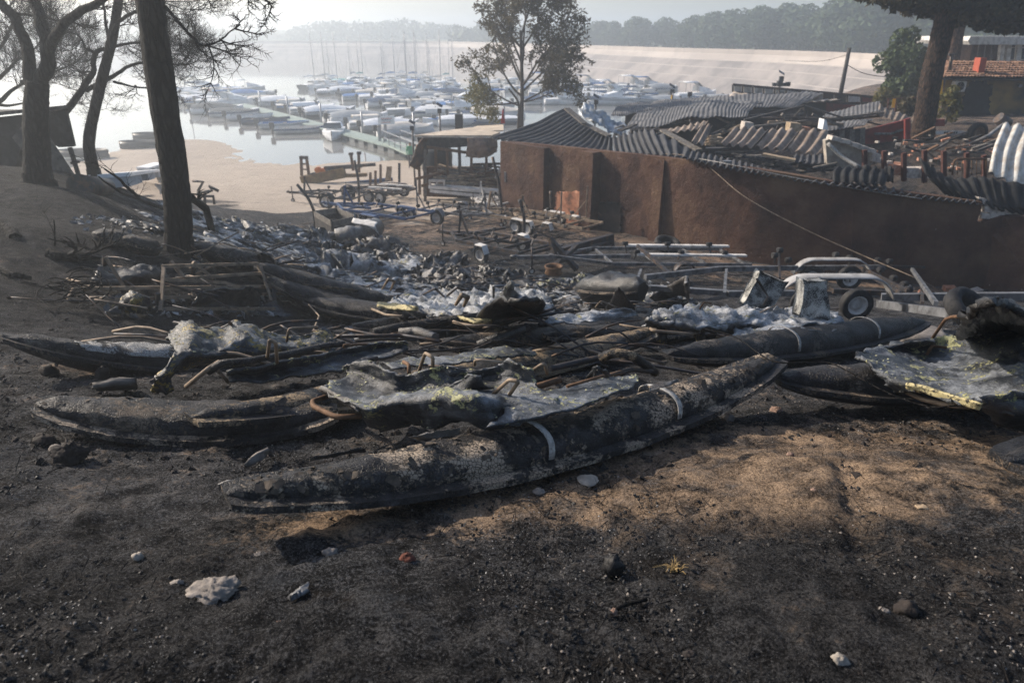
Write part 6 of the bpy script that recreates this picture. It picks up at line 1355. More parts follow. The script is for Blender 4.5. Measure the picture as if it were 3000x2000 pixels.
# leaning timber pole
pl = thing('utility_pole', 'leaning wooden utility pole with wires before the dam', 'pole', at_y(2462, 275, 50)); MB().tube([at_y(2455, 312, 50), at_y(2489, 140, 50)], [.16, .12], 9).build('pole_shaft', MAT['charwood'], pl)
MB().tube(curve([at_y(2480, 190, 50), at_y(2540, 218, 52), at_y(2640, 230, 56)], 12), .025, 5).build('wire', MAT['steel'], pl)
MB().tube(curve([at_y(2486, 160, 50), at_y(2400, 180, 60), at_y(2300, 178, 75)], 12), .02, 5).build('wire', MAT['steel'], pl)
# ------------------------------------------------------------------ open shed left of the brown building
os_ = thing('open_shed', 'burnt open shed with rusty posts and pale flat roof left of the brown building', 'shed', gph(1350, 560))
ysd = gph(1400, 590).y
MB().prism([at_y(1215, 402, ysd), at_y(1300, 388, ysd + 3), at_y(1380, 378, ysd + 5), at_y(1465, 392, ysd + 3), at_y(1440, 402, ysd)], (0, 0, .08)).build('roof_panel', MAT['creamroof'], os_)

MB().prism([at_y(1330, 392, ysd + 4), at_y(1400, 372, ysd + 8), at_y(1475, 368, ysd + 8), at_y(1475, 385, ysd + 4)], (0, 0, .06)).build('roof_panel', MAT['creamroof'], os_)
MB().prism([at_y(1222, 404, ysd + .1), at_y(1440, 404, ysd + .1), at_y(1440, 424, ysd + .1), at_y(1230, 440, ysd + .1)], (0, .15, 0)).build('roof_beam', MAT['charwood'], os_)
sheet(os_, 'bent_sheet', [[at_y(1240, 403, ysd - .2), at_y(1222, 425, ysd - .3), at_y(1212, 455, ysd - .35), at_y(1199, 486, ysd - .4)], [at_y(1275, 405, ysd + .5), at_y(1256, 432, ysd + .4), at_y(1246, 465, ysd + .3), at_y(1224, 498, ysd + .2)]], 'charsteel', sub=8, amp=.03, thick=.05, seed=70)
for (u0, v0, u1, v1, m) in ((1278, 545, 1276, 412, 'rust'), (1313, 500, 1308, 408, 'rust'), (1348, 500, 1344, 408, 'steel'), (1382, 500, 1380, 408, 'rust'), (1246, 560, 1245, 430, 'plank_grey'), (1470, 560, 1472, 410, 'steel'), (1230, 540, 1228, 490, 'rust'), (1425, 540, 1425, 420, 'rust')):
    MB().beam(at_y(u0, v0 + 30, ysd + .2), at_y(u1, v1, ysd + .2), .12, .12, (0, 1, 0)).build('post', MAT[m], os_)
for (a, b, m) in (((1250, 430), (1420, 455), 'rust'), ((1215, 525), (1300, 505), 'rust'), ((1235, 545), (1300, 525), 'rust')): MB().beam(at_y(*a, ysd + .1), at_y(*b, ysd + .1), .12, .12).build('tie_bar', MAT[m], os_)
MB().prism([at_y(1240, 575, ysd + 1), at_y(1480, 585, ysd + 1), at_y(1480, 500, ysd + 1), at_y(1240, 490, ysd + 1)], (0, .25, 0)).build('low_wall', MAT['wall'], os_)
tank = MB(); c_ = at_y(1282, 500, ysd + 2.5); tank.lathe([(.001, 0), (.75, 0), (.78, .1), (.75, .4), (.78, .7), (.75, 1.0), (.7, 1.1), (.001, 1.12)], c_, (0, 0, 1), 20); solo(tank, 'water_tank', MAT['motor'], 'round black ribbed tank inside the open shed', 'tank')
tp = thing('hanging_tarp', 'scorched brown tarpaulin hanging from the open shed roof', 'tarp', at_y(1410, 462, ysd)); sheet(tp, 'cloth', [[at_y(1370, 404, ysd - .1), at_y(1410, 402, ysd - .2), at_y(1455, 405, ysd - .1)], [at_y(1368, 432, ysd - .2), at_y(1412, 432, ysd - .35), at_y(1458, 432, ysd - .2)], [at_y(1364, 460, ysd - .1), at_y(1410, 463, ysd - .3), at_y(1456, 448, ysd - .1)]], 'canvas_tarp', sub=7, amp=.06, thick=.03, seed=71)
g = random.Random(31); rp = thing('plank_pile', 'tangled pile of scorched planks and laths in the open shed', 'plank pile', gph(1370, 585))
for k in range(70):
    u = g.uniform(1255, 1440); v = g.uniform(480, 560); l = g.uniform(30, 110); a = g.gauss(.08, .12); yk = ysd + .6 - (v - 480) * .012
    MB().beam(at_y(u, v, yk), at_y(min(u + l, 1478), v + l * a, yk - .1), g.uniform(.08, .2), g.uniform(.04, .1)).build('plank', MAT[g.choice(['plank', 'rust', 'plank_grey', 'plank', 'tan_steel'])], rp)
for (a, b) in (((1258, 545), (1480, 562)), ((1262, 556), (1480, 578))): MB().beam(at_y(*a, ysd - .6), at_y(*b, ysd - .9), .5, .14).build('white_beam', MAT['whitepaint'], rp)
cbk = MB(); p_ = at_y(1280, 530, ysd - .7); cbk.box(p_, .75, .25, .08); cbk.box(p_ - Vector((0, 0, .26)), .75, .25, .08)
for dx in (-.33, 0, .33): cbk.box(p_ + Vector((dx, 0, -.13)), .08, .25, .18)
solo(cbk, 'hollow_block', MAT['block'], 'pale hollow concrete block before the plank pile', 'block')
bs = thing('bent_strip', 'pale bent metal strip leaning on the corner of the brown building', 'strip', gph(1448, 610)); sheet(bs, 'strip_metal', [[at_y(1478, 448, ysd - .5), at_y(1465, 490, ysd - .6), at_y(1448, 522, ysd - .7)], [at_y(1484, 450, ysd - .4), at_y(1474, 492, ysd - .5), at_y(1455, 524, ysd - .6)]], 'whitesheet', sub=7, amp=.01, thick=.03, seed=72)
# ------------------------------------------------------------------ right-hand terrace
yb = 38.0
yh = thing('yellow_building', 'ochre yellow low building with clay tile roof and soot marks at right', 'building', at_y(2880, 345, yb))
MB().prism([at_y(2752, 360, yb), at_y(3120, 365, yb), at_y(3120, 225, yb), at_y(2772, 225, yb)], (3.6, 4.5, 0)).build('wall', MAT['ochre'], yh)
MB().prism([at_y(2748, 300, yb - .05), at_y(2758, 300, yb - .05), at_y(2765, 226, yb - .05), at_y(2752, 226, yb - .05)], (0, .4, 0)).build('yellow_corner', MAT['yellow'], yh)
sheet(yh, 'soot_stain', [[at_y(2840, 240, yb - .03), at_y(2880, 236, yb - .03), at_y(2910, 250, yb - .03)], [at_y(2815, 300, yb - .03), at_y(2860, 300, yb - .03), at_y(2900, 300, yb - .03)], [at_y(2800, 345, yb - .03), at_y(2850, 345, yb - .03), at_y(2905, 345, yb - .03)]], 'charsheet', sub=8, amp=0, fine=0, thick=.004, seed=80, ragged=.2)
ac = MB(); pa = at_y(2808, 253, yb - .25); ac.box(pa, .62, .3, .52); o = ac.build('air_conditioner', MAT['whitepaint'], yh); bevel(o, .03)
fan = MB(); fan.lathe([(.001, .0), (.2, .0), (.21, .03), (.19, .03)], pa - Vector((0, .15, 0)), (0, -1, 0), 18); fan.build('fan', MAT['motor'], o)
# tile roof: rows of half-round tiles
n_cols, n_rows = 40, 7; a0_, a1_, b0_, b1_ = at_y(2752, 228, yb - .7), at_y(3130, 232, yb - .7), at_y(2775, 182, yb + 2.6), at_y(3130, 186, yb + 2.6)
tile_me = None
for r_ in range(n_rows):
    for c_ in range(n_cols):
        u_, w_ = (c_ + .5) / n_cols, (r_ + .5) / n_rows
        p = a0_.lerp(a1_, u_).lerp(b0_.lerp(b1_, u_), w_); dn = (a0_.lerp(a1_, u_) - b0_.lerp(b1_, u_)).normalized(); sd_ = (a1_ - a0_).normalized(); nn_ = sd_.cross(-dn).normalized()
        if nn_.z < 0: nn_ = -nn_
        wt_ = (a1_ - a0_).length / n_cols; ln_ = (a0_ - b0_).length / n_rows * 1.15
        if tile_me is None:
            mb = MB(); P = []
            for (k, s_) in ((-.5, 1.0), (.5, .86)): P.append([Vector((math.cos(th) * wt_ * .52 * s_, k * ln_, math.sin(th) * wt_ * .5 * s_ + (.03 if k < 0 else 0))) for th in [math.pi * i / 5 for i in range(6)]])
            mb.grid(P); tile_me = bpy.data.meshes.new('tile'); tile_me.from_pydata([tuple(v) for v in mb.v], [], mb.f); tile_me.materials.append(MAT['tile'])
        o = bpy.data.objects.new('tile', tile_me); COL.objects.link(o); o.parent = yh
        m3 = Matrix((sd_, -dn, nn_)).transposed(); o.rotation_euler = m3.to_euler(); o.rotation_euler.z += rnd.uniform(-.05, .05); o.location = p - ORG[yh.name] + nn_ * rnd.uniform(0, .03)
MB().prism([a0_ - UPV * .1, a1_ - UPV * .1, b1_ - UPV * .12, b0_ - UPV * .12], (0, 0, .05)).build('roof_deck', MAT['charwood'], yh)
MB().prism([at_y(2865, 214, yb), at_y(2884, 214, yb), at_y(2892, 170, yb), at_y(2874, 170, yb)], (0, .5, 0)).build('chimney', MAT['chimney'], yh)
MB().tube([at_y(2783, 206, yb), at_y(2788, 160, yb)], .08, 8).build('flue', MAT['steel'], yh)
MB().box(at_y(2788, 159, yb), .4, .3, .06).build('flue_cap', MAT['steel'], yh)
MB().tube([at_y(2985, 250, yb - .1), at_y(2990, 252, yb - .3)], .09, 8).build('wall_lamp', MAT['galv'], yh)
wh = thing('white_pavilion', 'white flat-roofed pavilion with columns behind the tiled roof', 'building', at_y(2930, 180, 50))
MB().prism([at_y(2836, 120, 50), at_y(2842, 131, 50), at_y(3150, 132, 50), at_y(3150, 107, 50), at_y(2844, 107, 50)], (0, 7, 0)).build('canopy', MAT['whitepaint'], wh)
for u in (2935, 2955, 2985, 3020): MB().beam(at_y(u - 12, 240, 51), at_y(u, 131, 51), .28, .28, (0, 1, 0)).build('column', MAT['whitepaint'], wh)
for u in (2870, 2890, 2910): MB().beam(at_y(u - 16, 240, 51.5), at_y(u, 131, 51.5), .1, .1, (0, 1, 0)).build('post', MAT['steel'], wh)
for (u0, u1) in ((2938, 2955), (2958, 2982), (2990, 3018)):
    fr_ = MB().prism([at_y(u0, 178, 52), at_y(u1, 178, 52), at_y(u1 + 3, 138, 52), at_y(u0 + 3, 138, 52)], (0, .1, 0)).build('window', MAT['whitepaint'], wh)
    MB().prism([at_y(u0 + 3, 174, 51.95), at_y(u1 - 3, 174, 51.95), at_y(u1, 142, 51.95), at_y(u0 + 6, 142, 51.95)], (0, .04, 0)).build('pane', MAT['glass'], fr_)
MB().prism([at_y(2826, 250, 53), at_y(3150, 250, 53), at_y(3150, 128, 53), at_y(2850, 128, 53)], (0, 3, 0)).build('back_wall', MAT['wall'], wh)
rw = thing('red_fence_wall', 'low dark red sheet wall left of the big pine trunk', 'wall', gph(2600, 415))
for (u0, u1, b0, b1, t0_, t1_, yy_) in ((2530, 2650, 424, 410, 382, 352, 31), (2652, 2668, 412, 408, 350, 346, 30), (2728, 2768, 385, 380, 350, 350, 33)):
    MB().prism([at_y(u0, b0, yy_), at_y(u1, b1, yy_), at_y(u1, t1_, yy_), at_y(u0, t0_, yy_)], (0, .12, 0)).build('panel', MAT['redpaint'], rw)
MB().tube([at_y(2562, 392, 30.9), at_y(2610, 392, 30.9), at_y(2645, 380, 30.9)], .05, 7).build('pipe', MAT['galv'], rw)
dw = thing('low_annex', 'small annex with grey fallen roof and dark plank wall beside the red wall', 'shed', at_y(2480, 420, 32))
corrugated(dw, 'roof_sheet', [[at_y(2415, 385, 30), at_y(2480, 378, 30), at_y(2530, 366, 30)], [at_y(2400, 362, 33), at_y(2490, 350, 33), at_y(2560, 345, 33)]], 'fibre', .22, .02, 8, .2, 91)
corrugated(dw, 'roof_sheet', [[at_y(2400, 352, 34), at_y(2500, 345, 34), at_y(2575, 332, 34)], [at_y(2420, 330, 37), at_y(2500, 315, 37), at_y(2578, 303, 37)]], 'fibre', .22, .02, 8, .2, 92)
corrugated(dw, 'roof_sheet', [[at_y(2578, 303, 36), at_y(2620, 325, 35.5), at_y(2665, 345, 35)], [at_y(2570, 335, 34), at_y(2610, 350, 33.5), at_y(2650, 362, 33)]], 'fibre_brown', .3, .04, 8, .2, 93)
for k in range(6): u = 2445 + k * 15; MB().prism([at_y(u, 428, 30.2), at_y(u + 14, 427, 30.2), at_y(u + 15, 384 - k * 2, 30.2), at_y(u + 1, 386 - k * 2, 30.2)], (0, .06, 0)).build('plank', MAT['plank_grey' if k % 2 else 'charwood'], dw)
bw = thing('broken_wall', 'broken pale plastered wall with stepped tile coping behind the long brown wall', 'wall', at_y(2500, 490, 22.5))
MB().prism([at_y(2425, 500, 22.4), at_y(2545, 500, 22.4), at_y(2560, 465, 22.4), at_y(2548, 440, 22.4), at_y(2500, 425, 22.4), at_y(2440, 405, 22.4), at_y(2418, 412, 22.4)], (0, .22, 0)).build('wall_panel', MAT['greywall'], bw)
for (u, v) in ((2443, 404), (2472, 412), (2500, 422), (2522, 430), (2545, 438), (2560, 452), (2562, 466)): MB().beam(at_y(u - 13, v - 2, 22.3), at_y(u + 13, v + 4, 22.3), .4, .12).build('coping_tile', MAT['block'], bw)
MB().tube(curve([at_y(2425, 420, 22.2), at_y(2465, 458, 22), at_y(2520, 492, 21.6)], 10), .06, 7).build('pipe', MAT['strap'], bw)
for k, (u, vb, vt) in enumerate(((2533, 500, 440), (2590, 505, 442), (2648, 530, 448), (2708, 535, 440), (2765, 520, 442), (2832, 520, 448), (2883, 520, 455))):
    mb = MB(); mb.beam(at_y(u, vb, 21.8), at_y(u, vt, 21.8), .12, .12, (0, 1, 0)); solo(mb, 'iron_stake', MAT['rustred'], '%s rusty iron stake from the left in the row behind the brown wall' % ORD[k], 'stake', 'iron stakes behind the wall')
gr = thing('hoop_rail', 'thin rusty hoop railing behind the black torn sheet', 'railing', at_y(2840, 510, 21.5)); tubeP(gr, 'hoop', [at_y(2790, 512, 21.4), at_y(2795, 472, 21.4), at_y(2805, 466, 21.4), at_y(2890, 465, 21.4)], .03, 'rust')
for u in range(2805, 2895, 14): MB().tube([at_y(u, 512, 21.4), at_y(u, 466, 21.4)], .012, 5).build('bar', MAT['rust'], gr)
for (u0, v0, n_, m_, lab) in ((2612, 512, 4, 'brick', 'stack of orange bricks on the terrace behind the wall'), (2652, 522, 8, 'block', 'left stack of pale tiles on the terrace'), (2690, 522, 10, 'block', 'right stack of pale tiles topped with orange bricks')):
    st_ = thing('tile_stack', lab, 'stack', at_y(u0, v0, 22), 'stacks behind the wall')
    for k in range(n_): MB().box(at_y(u0 + 16 + rnd.uniform(-2, 2), v0 - 4 - k * (30 / n_), 22), .38, .3, .30 / n_ * 1.02).build('tile', MAT[m_], st_)
ax = thing('axle_wreck', 'burnt trailer axle with pale registration board and wheel under the pine', 'wreck', gph(2790, 400))
MB().prism([at_y(2742, 394, 30), at_y(2828, 394, 30), at_y(2828, 384, 30), at_y(2742, 384, 30)], (0, .06, 0)).build('board', MAT['whitepaint'], ax)
for k, ch in enumerate((0, 1, 2, 3, 4, 5)): MB().box(at_y(2768 + k * 7, 389, 29.97), .05, .02, .08).build('mark', MAT['motor'], ax)
wheel(ax, at_y(2862, 392, 29.5), (0.2, -1, 0), .45, .25, rim='rust'); MB().tube([at_y(2742, 400, 29.6), at_y(2900, 400, 29.6)], .08, 7).build('axle', MAT['steel'], ax)
g = random.Random(12); rp = thing('scrap_pile', 'dark heap of burnt boards and metal under the right pine', 'scrap heap', gph(2780, 425))
for k in range(48):
    u = g.uniform(2640, 2960); v = g.uniform(395, 445); l = g.uniform(14, 70); a = g.gauss(-.1, .3); yk = 29.5 - (v - 395) * .08
    MB().beam(at_y(u, v, yk), at_y(u + l, v + l * a, yk), g.uniform(.05, .16), g.uniform(.04, .08)).build('scrap', MAT[g.choice(['charwood', 'charwood', 'steel', 'plank_grey', 'rust', 'brick'])], rp)
tubeP(rp, 'bent_pipe', [at_y(2840, 425, 27.5), at_y(2900, 395, 27.5), at_y(2945, 360, 27.5), at_y(2955, 375, 27.5)], .07, 'galv')
MB().tube([at_y(2925, 345, 28), at_y(2952, 365, 28)], .22, 12).build('duct', MAT['steel'], rp)
g = random.Random(3)
for k in range(70):
    u = g.uniform(2560, 2960); v = g.uniform(405, 500); p = gph(u, v, .05) if False else at_y(u, v, 30 - (v - 400) * .075); s_ = g.uniform(.08, .22)
    MB().box(p, s_, s_ * .7, s_ * .5, Matrix.Rotation(g.uniform(0, 3), 3, 'Z')).build('brick', MAT[g.choice(['brick', 'brick', 'block', 'stone_dark'])], rp)
# ------------------------------------------------------------------ burnt pines on the left
def twig_fan(mb, p, d, L, r, depth, g, sides=4, droop=.0):
    """fine curling twigs growing from p along d"""
    n = 6; pts = [Vector(p)]; q = Vector(p); dd = Vector(d).normalized()
    bend = Vector((g.gauss(0, .16), g.gauss(0, .16), g.uniform(.04, .22) - droop))
    for i in range(n):
        dd = (dd + bend + Vector((g.gauss(0, .08), g.gauss(0, .08), g.gauss(0, .08)))).normalized(); q = q + dd * L / n; pts.append(q.copy())
        if depth > 0 and i >= 1:
            for s in range(2 if depth > 1 else (1 if g.random() < .85 else 2)):
                side = dd.cross(Vector((g.gauss(0, 1), g.gauss(0, 1), g.gauss(0, 1)))).normalized()
                twig_fan(mb, q, (dd * .75 + side * .8), L * g.uniform(.38, .6), r * .55, depth - 1, g, 3, droop)
    mb.tube(pts, [r * (1 - .75 * i / n) for i in range(n + 1)], sides, False)
def burnt_tree(label, base, stems, seed, fans, name='burnt_pine'):
    """stems: list of ([(u,v,dy)...], r0px, r1px, fans)"""
    g = random.Random(seed); root = thing(name, label, 'tree', base); y0 = base.y
    for k, (pts, w0, w1, nm) in enumerate(stems):
        P = [at_y(u, v, y0 + dy) for (u, v, dy) in pts]; n = max(8, 4 * len(P)); C = curve(P, n); sc = y0 / 2000 / 2 * .84
        mb = MB(); rows = []; sides = 16 if w0 > 50 else 9
        rr = [(w0 + (w1 - w0) * i / (n - 1)) * sc for i in range(n)]
        if nm == 'trunk':
            rr[0] *= 1.25; rr[1] *= 1.08; C[0] = C[0] - Vector((0, 0, .3))
            C2 = curve(C, 90); rr = [rr[min(int(i / 89 * (n - 1)), n - 1)] * (1 + .05 * fbm(C2[i] * 2.5)) for i in range(90)]
            mb.tube(C2, rr, 22)
            # furrowed bark
            vs = []
            for i, v in enumerate(mb.v):
                j = min(i // 22, 89); c = C2[j]; w = Vector(v) - c; a = math.atan2(w.y, w.x)
                vs.append(tuple(c + w * (1 + .05 * fbm((math.cos(a) * 6, math.sin(a) * 6, v[2] * 2.2), 3) + .03 * fbm(Vector(v) * 16, 2))))
            mb.v = vs
        else: mb.tube([p + Vector((fbm(p * 1.5), fbm(p * 1.5 + Vector((5, 0, 0))), 0)) * .06 for p in C], rr, sides)
        mb.build(nm, MAT['bark'], root)
    tw = MB()
    for (u, v, dy, du, dv, ddy, L, dep, cnt, dr) in fans:
        for c in range(cnt):
            p = at_y(u + g.uniform(-6, 6), v + g.uniform(-6, 6), y0 + dy); e = at_y(u + du + g.uniform(-40, 40), v + dv + g.uniform(-40, 40), y0 + dy + ddy + g.uniform(-.8, .8))
            twig_fan(tw, p, e - p, L * g.uniform(.7, 1.2), (.015 if dep > 1 else .009), dep, g, 4, dr)
    if tw.v: tw.build('twigs', MAT['twig'], root)
    return root
burnt_tree('thick black burnt trunk standing nearest, just left of centre', gph(524, 738),
    [([(524, 738, 0), (521, 620, 0), (508, 480, 0), (484, 330, 0), (462, 180, 0), (445, 40, 0), (432, -100, .2), (420, -300, .6)], 92, 80, 'trunk'),
     ([(478, 20, 0), (525, 70, -.2), (578, 128, -.3), (610, 131, -.4), (650, 112, -.4), (708, 72, -.4)], 12, 3, 'branch'), ([(450, -60, 0), (600, -80, -.5), (760, -10, -1), (800, 25, -1)], 14, 4, 'branch'),
     ([(425, -250, .5), (300, -420, 0), (120, -520, -.5)], 40, 12, 'branch'), ([(425, -260, .5), (560, -420, 1), (760, -520, 1)], 40, 12, 'branch'), ([(422, -280, .5), (430, -480, 2), (460, -650, 3)], 44, 12, 'branch'), ([(440, -150, .3), (540, -260, -1.4), (680, -330, -2.6)], 30, 8, 'branch')], 3,
    [(575, 127, -.3, 40, 100, 0, .55, 2, 1, .12), (608, 130, -.4, 60, 80, 0, .6, 2, 2, .15), (645, 115, -.4, 60, 50, 0, .45, 2, 2, .12), (690, 84, -.4, 40, -10, 0, .35, 2, 2, .1), (545, 95, -.2, 30, -60, 0, .5, 1, 2, .1),
     (720, -30, -1, 30, 60, 0, .35, 2, 3, .15), (790, 15, -1, 40, 30, 0, .3, 2, 2, .1), (680, -50, -.6, -20, 60, 0, .4, 2, 2, .15), (600, -80, -.5, 0, 60, 0, .4, 2, 1, .1),
     (120, -520, -.5, -200, -100, 0, 1.3, 3, 3, 0), (760, -520, 1, 200, -100, 0, 1.3, 3, 3, 0), (460, -650, 3, 0, -200, 1, 1.4, 3, 3, 0), (300, -420, 0, -60, -160, 0, 1.3, 3, 2, 0), (560, -420, 1, 60, -160, 0, 1.3, 3, 2, 0), (680, -330, -2.6, 200, -50, -1, 1.2, 3, 3, 0), (540, -260, -1.4, 100, -100, -1, 1.1, 3, 2, 0)])
burnt_tree('black forked burnt pine standing by the collapsed hut at far left', gph(112, 545),
    [([(112, 545, 0), (108, 440, 0), (106, 330, 0), (110, 240, 0)], 88, 66, 'trunk'), ([(104, 300, 0), (86, 200, 0), (74, 120, .2), (45, 55, .3), (-10, 5, .4), (-60, -40, .5)], 42, 26, 'branch'),
     ([(116, 250, 0), (140, 150, 0), (128, 80, .2), (104, 20, .4), (96, -60, .6)], 46, 32, 'branch'), ([(140, 150, 0), (172, 90, -.2), (215, 45, -.4), (270, 18, -.6), (340, -25, -.8)], 34, 18, 'branch'),
     ([(45, 40, .3), (80, 45, .3), (130, 50, .2), (178, 62, .1)], 9, 4, 'branch')], 5,
    [(60, 90, .2, -80, -40, 0, .7, 2, 2, 0), (100, 20, .4, 30, -60, 0, .8, 2, 2, 0), (200, 55, -.3, 60, 60, 0, .7, 2, 2, .05), (260, 20, -.6, 80, 20, 0, .7, 2, 2, .05), (-10, 5, .4, -40, 60, 0, .8, 2, 2, 0), (175, 60, .1, 60, -20, 0, .5, 2, 1, 0)])
burnt_tree('thin twisted burnt pine with curling twigs between the two thick trunks', at_y(278, 522, 17.2),
    [([(280, 524, 0), (264, 455, 0), (262, 400, 0), (278, 320, 0), (302, 220, 0), (325, 130, 0), (342, 40, 0), (352, -40, 0)], 40, 24, 'trunk'),
     ([(190, 330, .5), (235, 270, .4), (268, 215, .3), (285, 155, .3), (318, 142, .3), (370, 130, .3), (430, 122, .3)], 24, 6, 'branch'), ([(250, 265, .4), (300, 240, .2), (345, 215, -.2), (390, 190, -.4), (450, 182, -.6), (520, 190, -.7)], 16, 5, 'branch'),
     ([(318, 170, 0), (345, 75, -.3), (400, 35, -.5), (470, 0, -.6)], 15, 6, 'branch'), ([(320, 110, 0), (305, 50, 0), (295, -20, 0)], 11, 5, 'branch'), ([(285, 155, .3), (248, 140, .4), (240, 110, .4), (200, 90, .5)], 10, 4, 'branch'), ([(335, 240, 0), (400, 255, -.3), (470, 262, -.4)], 9, 3, 'branch')], 8,
    [(430, 122, .3, 90, 20, 0, .9, 3, 3, .02), (370, 130, .3, 60, 70, 0, .9, 3, 2, .03), (520, 190, -.7, 80, 30, 0, .9, 3, 3, -.02), (450, 182, -.6, 60, 40, 0, .9, 3, 2, 0), (390, 190, -.4, 30, 80, 0, .8, 2, 2, .05), (470, 0, -.6, 100, 30, 0, 1.0, 3, 3, .05), (400, 35, -.5, 60, 60, 0, .9, 3, 3, .05), (345, 75, -.3, 60, 30, 0, .8, 3, 2, .02),
     (200, 90, .5, -60, 10, 0, 1.0, 3, 3, 0), (240, 115, .4, -40, 60, 0, .9, 3, 2, 0), (235, 270, .4, -60, -40, 0, .9, 3, 2, 0), (268, 215, .3, -60, -10, 0, .9, 3, 3, 0), (295, -20, 0, -40, -40, 0, .9, 2, 2, 0), (470, 262, -.4, 60, 0, 0, .6, 2, 2, 0), (400, 255, -.3, 30, 50, 0, .5, 2, 2, .1), (190, 330, .5, -40, 20, 0, .7, 2, 3, 0), (560, 60, -.6, 40, 120, 0, 1.2, 3, 2, .05), (520, 100, -.6, 50, 90, 0, 1.0, 3, 2, .05)])
burnt_tree('background burnt pine whose twigs fill the far left edge', gph(20, 535) + Vector((-3, 6, 0)),
    [([(-60, 480, 0), (-40, 350, 0), (-30, 200, 0), (-20, 60, 0)], 40, 28, 'trunk'), ([(-40, 320, 0), (10, 290, 0), (50, 255, 0), (90, 240, .2)], 18, 6, 'branch'), ([(-35, 300, 0), (20, 310, 0), (80, 300, 0)], 14, 5, 'branch'), ([(-35, 250, 0), (20, 210, 0), (60, 170, 0)], 16, 6, 'branch'), ([(-30, 180, 0), (15, 120, 0), (40, 60, 0)], 14, 5, 'branch'), ([(60, 240, .2), (150, 215, .6), (230, 180, .9)], 10, 4, 'branch')], 9,
    [(50, 255, 0, 30, -50, 0, 1.4, 3, 3, -.05), (20, 210, 0, 30, -60, 0, 1.4, 3, 3, -.05), (60, 170, 0, 30, -60, 0, 1.4, 3, 3, -.05), (15, 120, 0, -10, -60, 0, 1.4, 3, 3, 0), (80, 300, 0, 60, -40, 0, 1.2, 3, 3, -.05), (150, 215, .6, 40, -60, 0, 1.4, 3, 3, -.05), (200, 195, .8, 50, -40, 0, 1.4, 3, 3, -.05), (230, 180, .9, 60, 10, 0, 1.2, 3, 2, 0), (230, 300, .9, 40, 30, 0, 1.2, 3, 3, 0)])
# fallen and sprouting burnt branches
def branch(label, pts, r0, r1, seed, n=3):
    g = random.Random(seed); P = [gph(*p) if len(p) == 3 else p for p in pts]; root = thing('burnt_branch', label, 'branch', P[0], 'burnt branches'); mb = MB(); C, rr = limb(mb, P, r0, r1, 14, 7, .03, seed)
    for k in range(n): i = g.randrange(4, 13); twig_fan(mb, C[i], (C[i] - C[i - 1]).normalized() + Vector((g.gauss(0, .5), g.gauss(0, .3), .5)), .5, r1 * .8, 1, g, 4)
    mb.build('wood', MAT['bark'], root)
branch('long bare burnt branch arching against the pale beach left of the big trunk', [(478, 610, .0), (420, 590, .25), (370, 545, .9), (310, 495, 1.5)], .05, .012, 1)
branch('second burnt branch crossing below the arching one', [(480, 612, .1), (400, 580, .3), (345, 560, .7), (290, 518, 1.2)], .045, .012, 2, 2)
branch('crooked burnt stump branch right of the big trunk', [(622, 678, .0), (612, 640, .45), (598, 605, .8), (570, 588, 1.0), (560, 575, 1.1)], .09, .05, 3, 1)
branch('slender burnt sapling on the left slope', [(160, 730, 0), (162, 690, .3), (156, 645, .65)], .016, .008, 4, 1)
branch('charred fallen limb on the left slope', [(0, 785, .06), (40, 805, .08), (90, 815, .06)], .05, .03, 5, 0)
branch('thick charred log half buried at the left edge', [(-20, 670, .1), (20, 680, .12), (45, 700, .1)], .14, .09, 6, 0)
branch('low charred log beneath the sapling', [(140, 742, .08), (200, 752, .1), (290, 752, .08)], .08, .05, 7, 4)
# ------------------------------------------------------------------ collapsed hut at far left
MAT['hutpanel'] = simple('sooty_panel', (.10, .095, .085), .9, 0, .5, 2.5, .3, 30, (.03, .03, .03), .7)
hy = gph(120, 545).y + 3
hut = thing('collapsed_hut', 'dark collapsed timber hut with tilted roof behind the forked pine', 'hut', gph(60, 545))
def HP(u, v, dy=0): return at_y(u, v, hy + dy)
MB().prism([HP(-60, 345), HP(200, 318), HP(188, 330, 1.5), HP(-60, 330, 2.5)], (0, 0, .08)).build('roof', MAT['charwood'], hut)
MB().prism([HP(-60, 350, .1), HP(190, 322, .1), HP(215, 430, .1), HP(172, 432, .1), HP(120, 400, .1), HP(60, 430, .1), HP(40, 520, .1), HP(-60, 540, .1)], (0, .12, 0)).build('roof_slope', MAT['charsheet'], hut)
MB().prism([HP(35, 403, -.1), HP(85, 345, -.1), HP(140, 400, -.1), HP(228, 532, -.3), HP(150, 548, -.3)], (0, .06, 0)).build('fallen_panel', MAT['hutpanel'], hut)
MB().prism([HP(-60, 560, .6), HP(70, 560, .6), HP(70, 400, .6), HP(-60, 400, .6)], (0, .1, 0)).build('wall', MAT['charwood'], hut)
MB().beam(HP(205, 432), HP(232, 520), .08, .08, (0, 1, 0)).build('post', MAT['charwood'], hut)
MB().beam(HP(208, 478), HP(232, 474), .06, .06).build('rail', MAT['charwood'], hut)
dr = thing('pipe_drum', 'dark pipe section lying on the crest right of the hut', 'pipe', gph(270, 548)); MB().tube([gph(232, 545, .18), gph(312, 548, .16)], [.26, .2], 16).build('shell', MAT['steel'], dr)
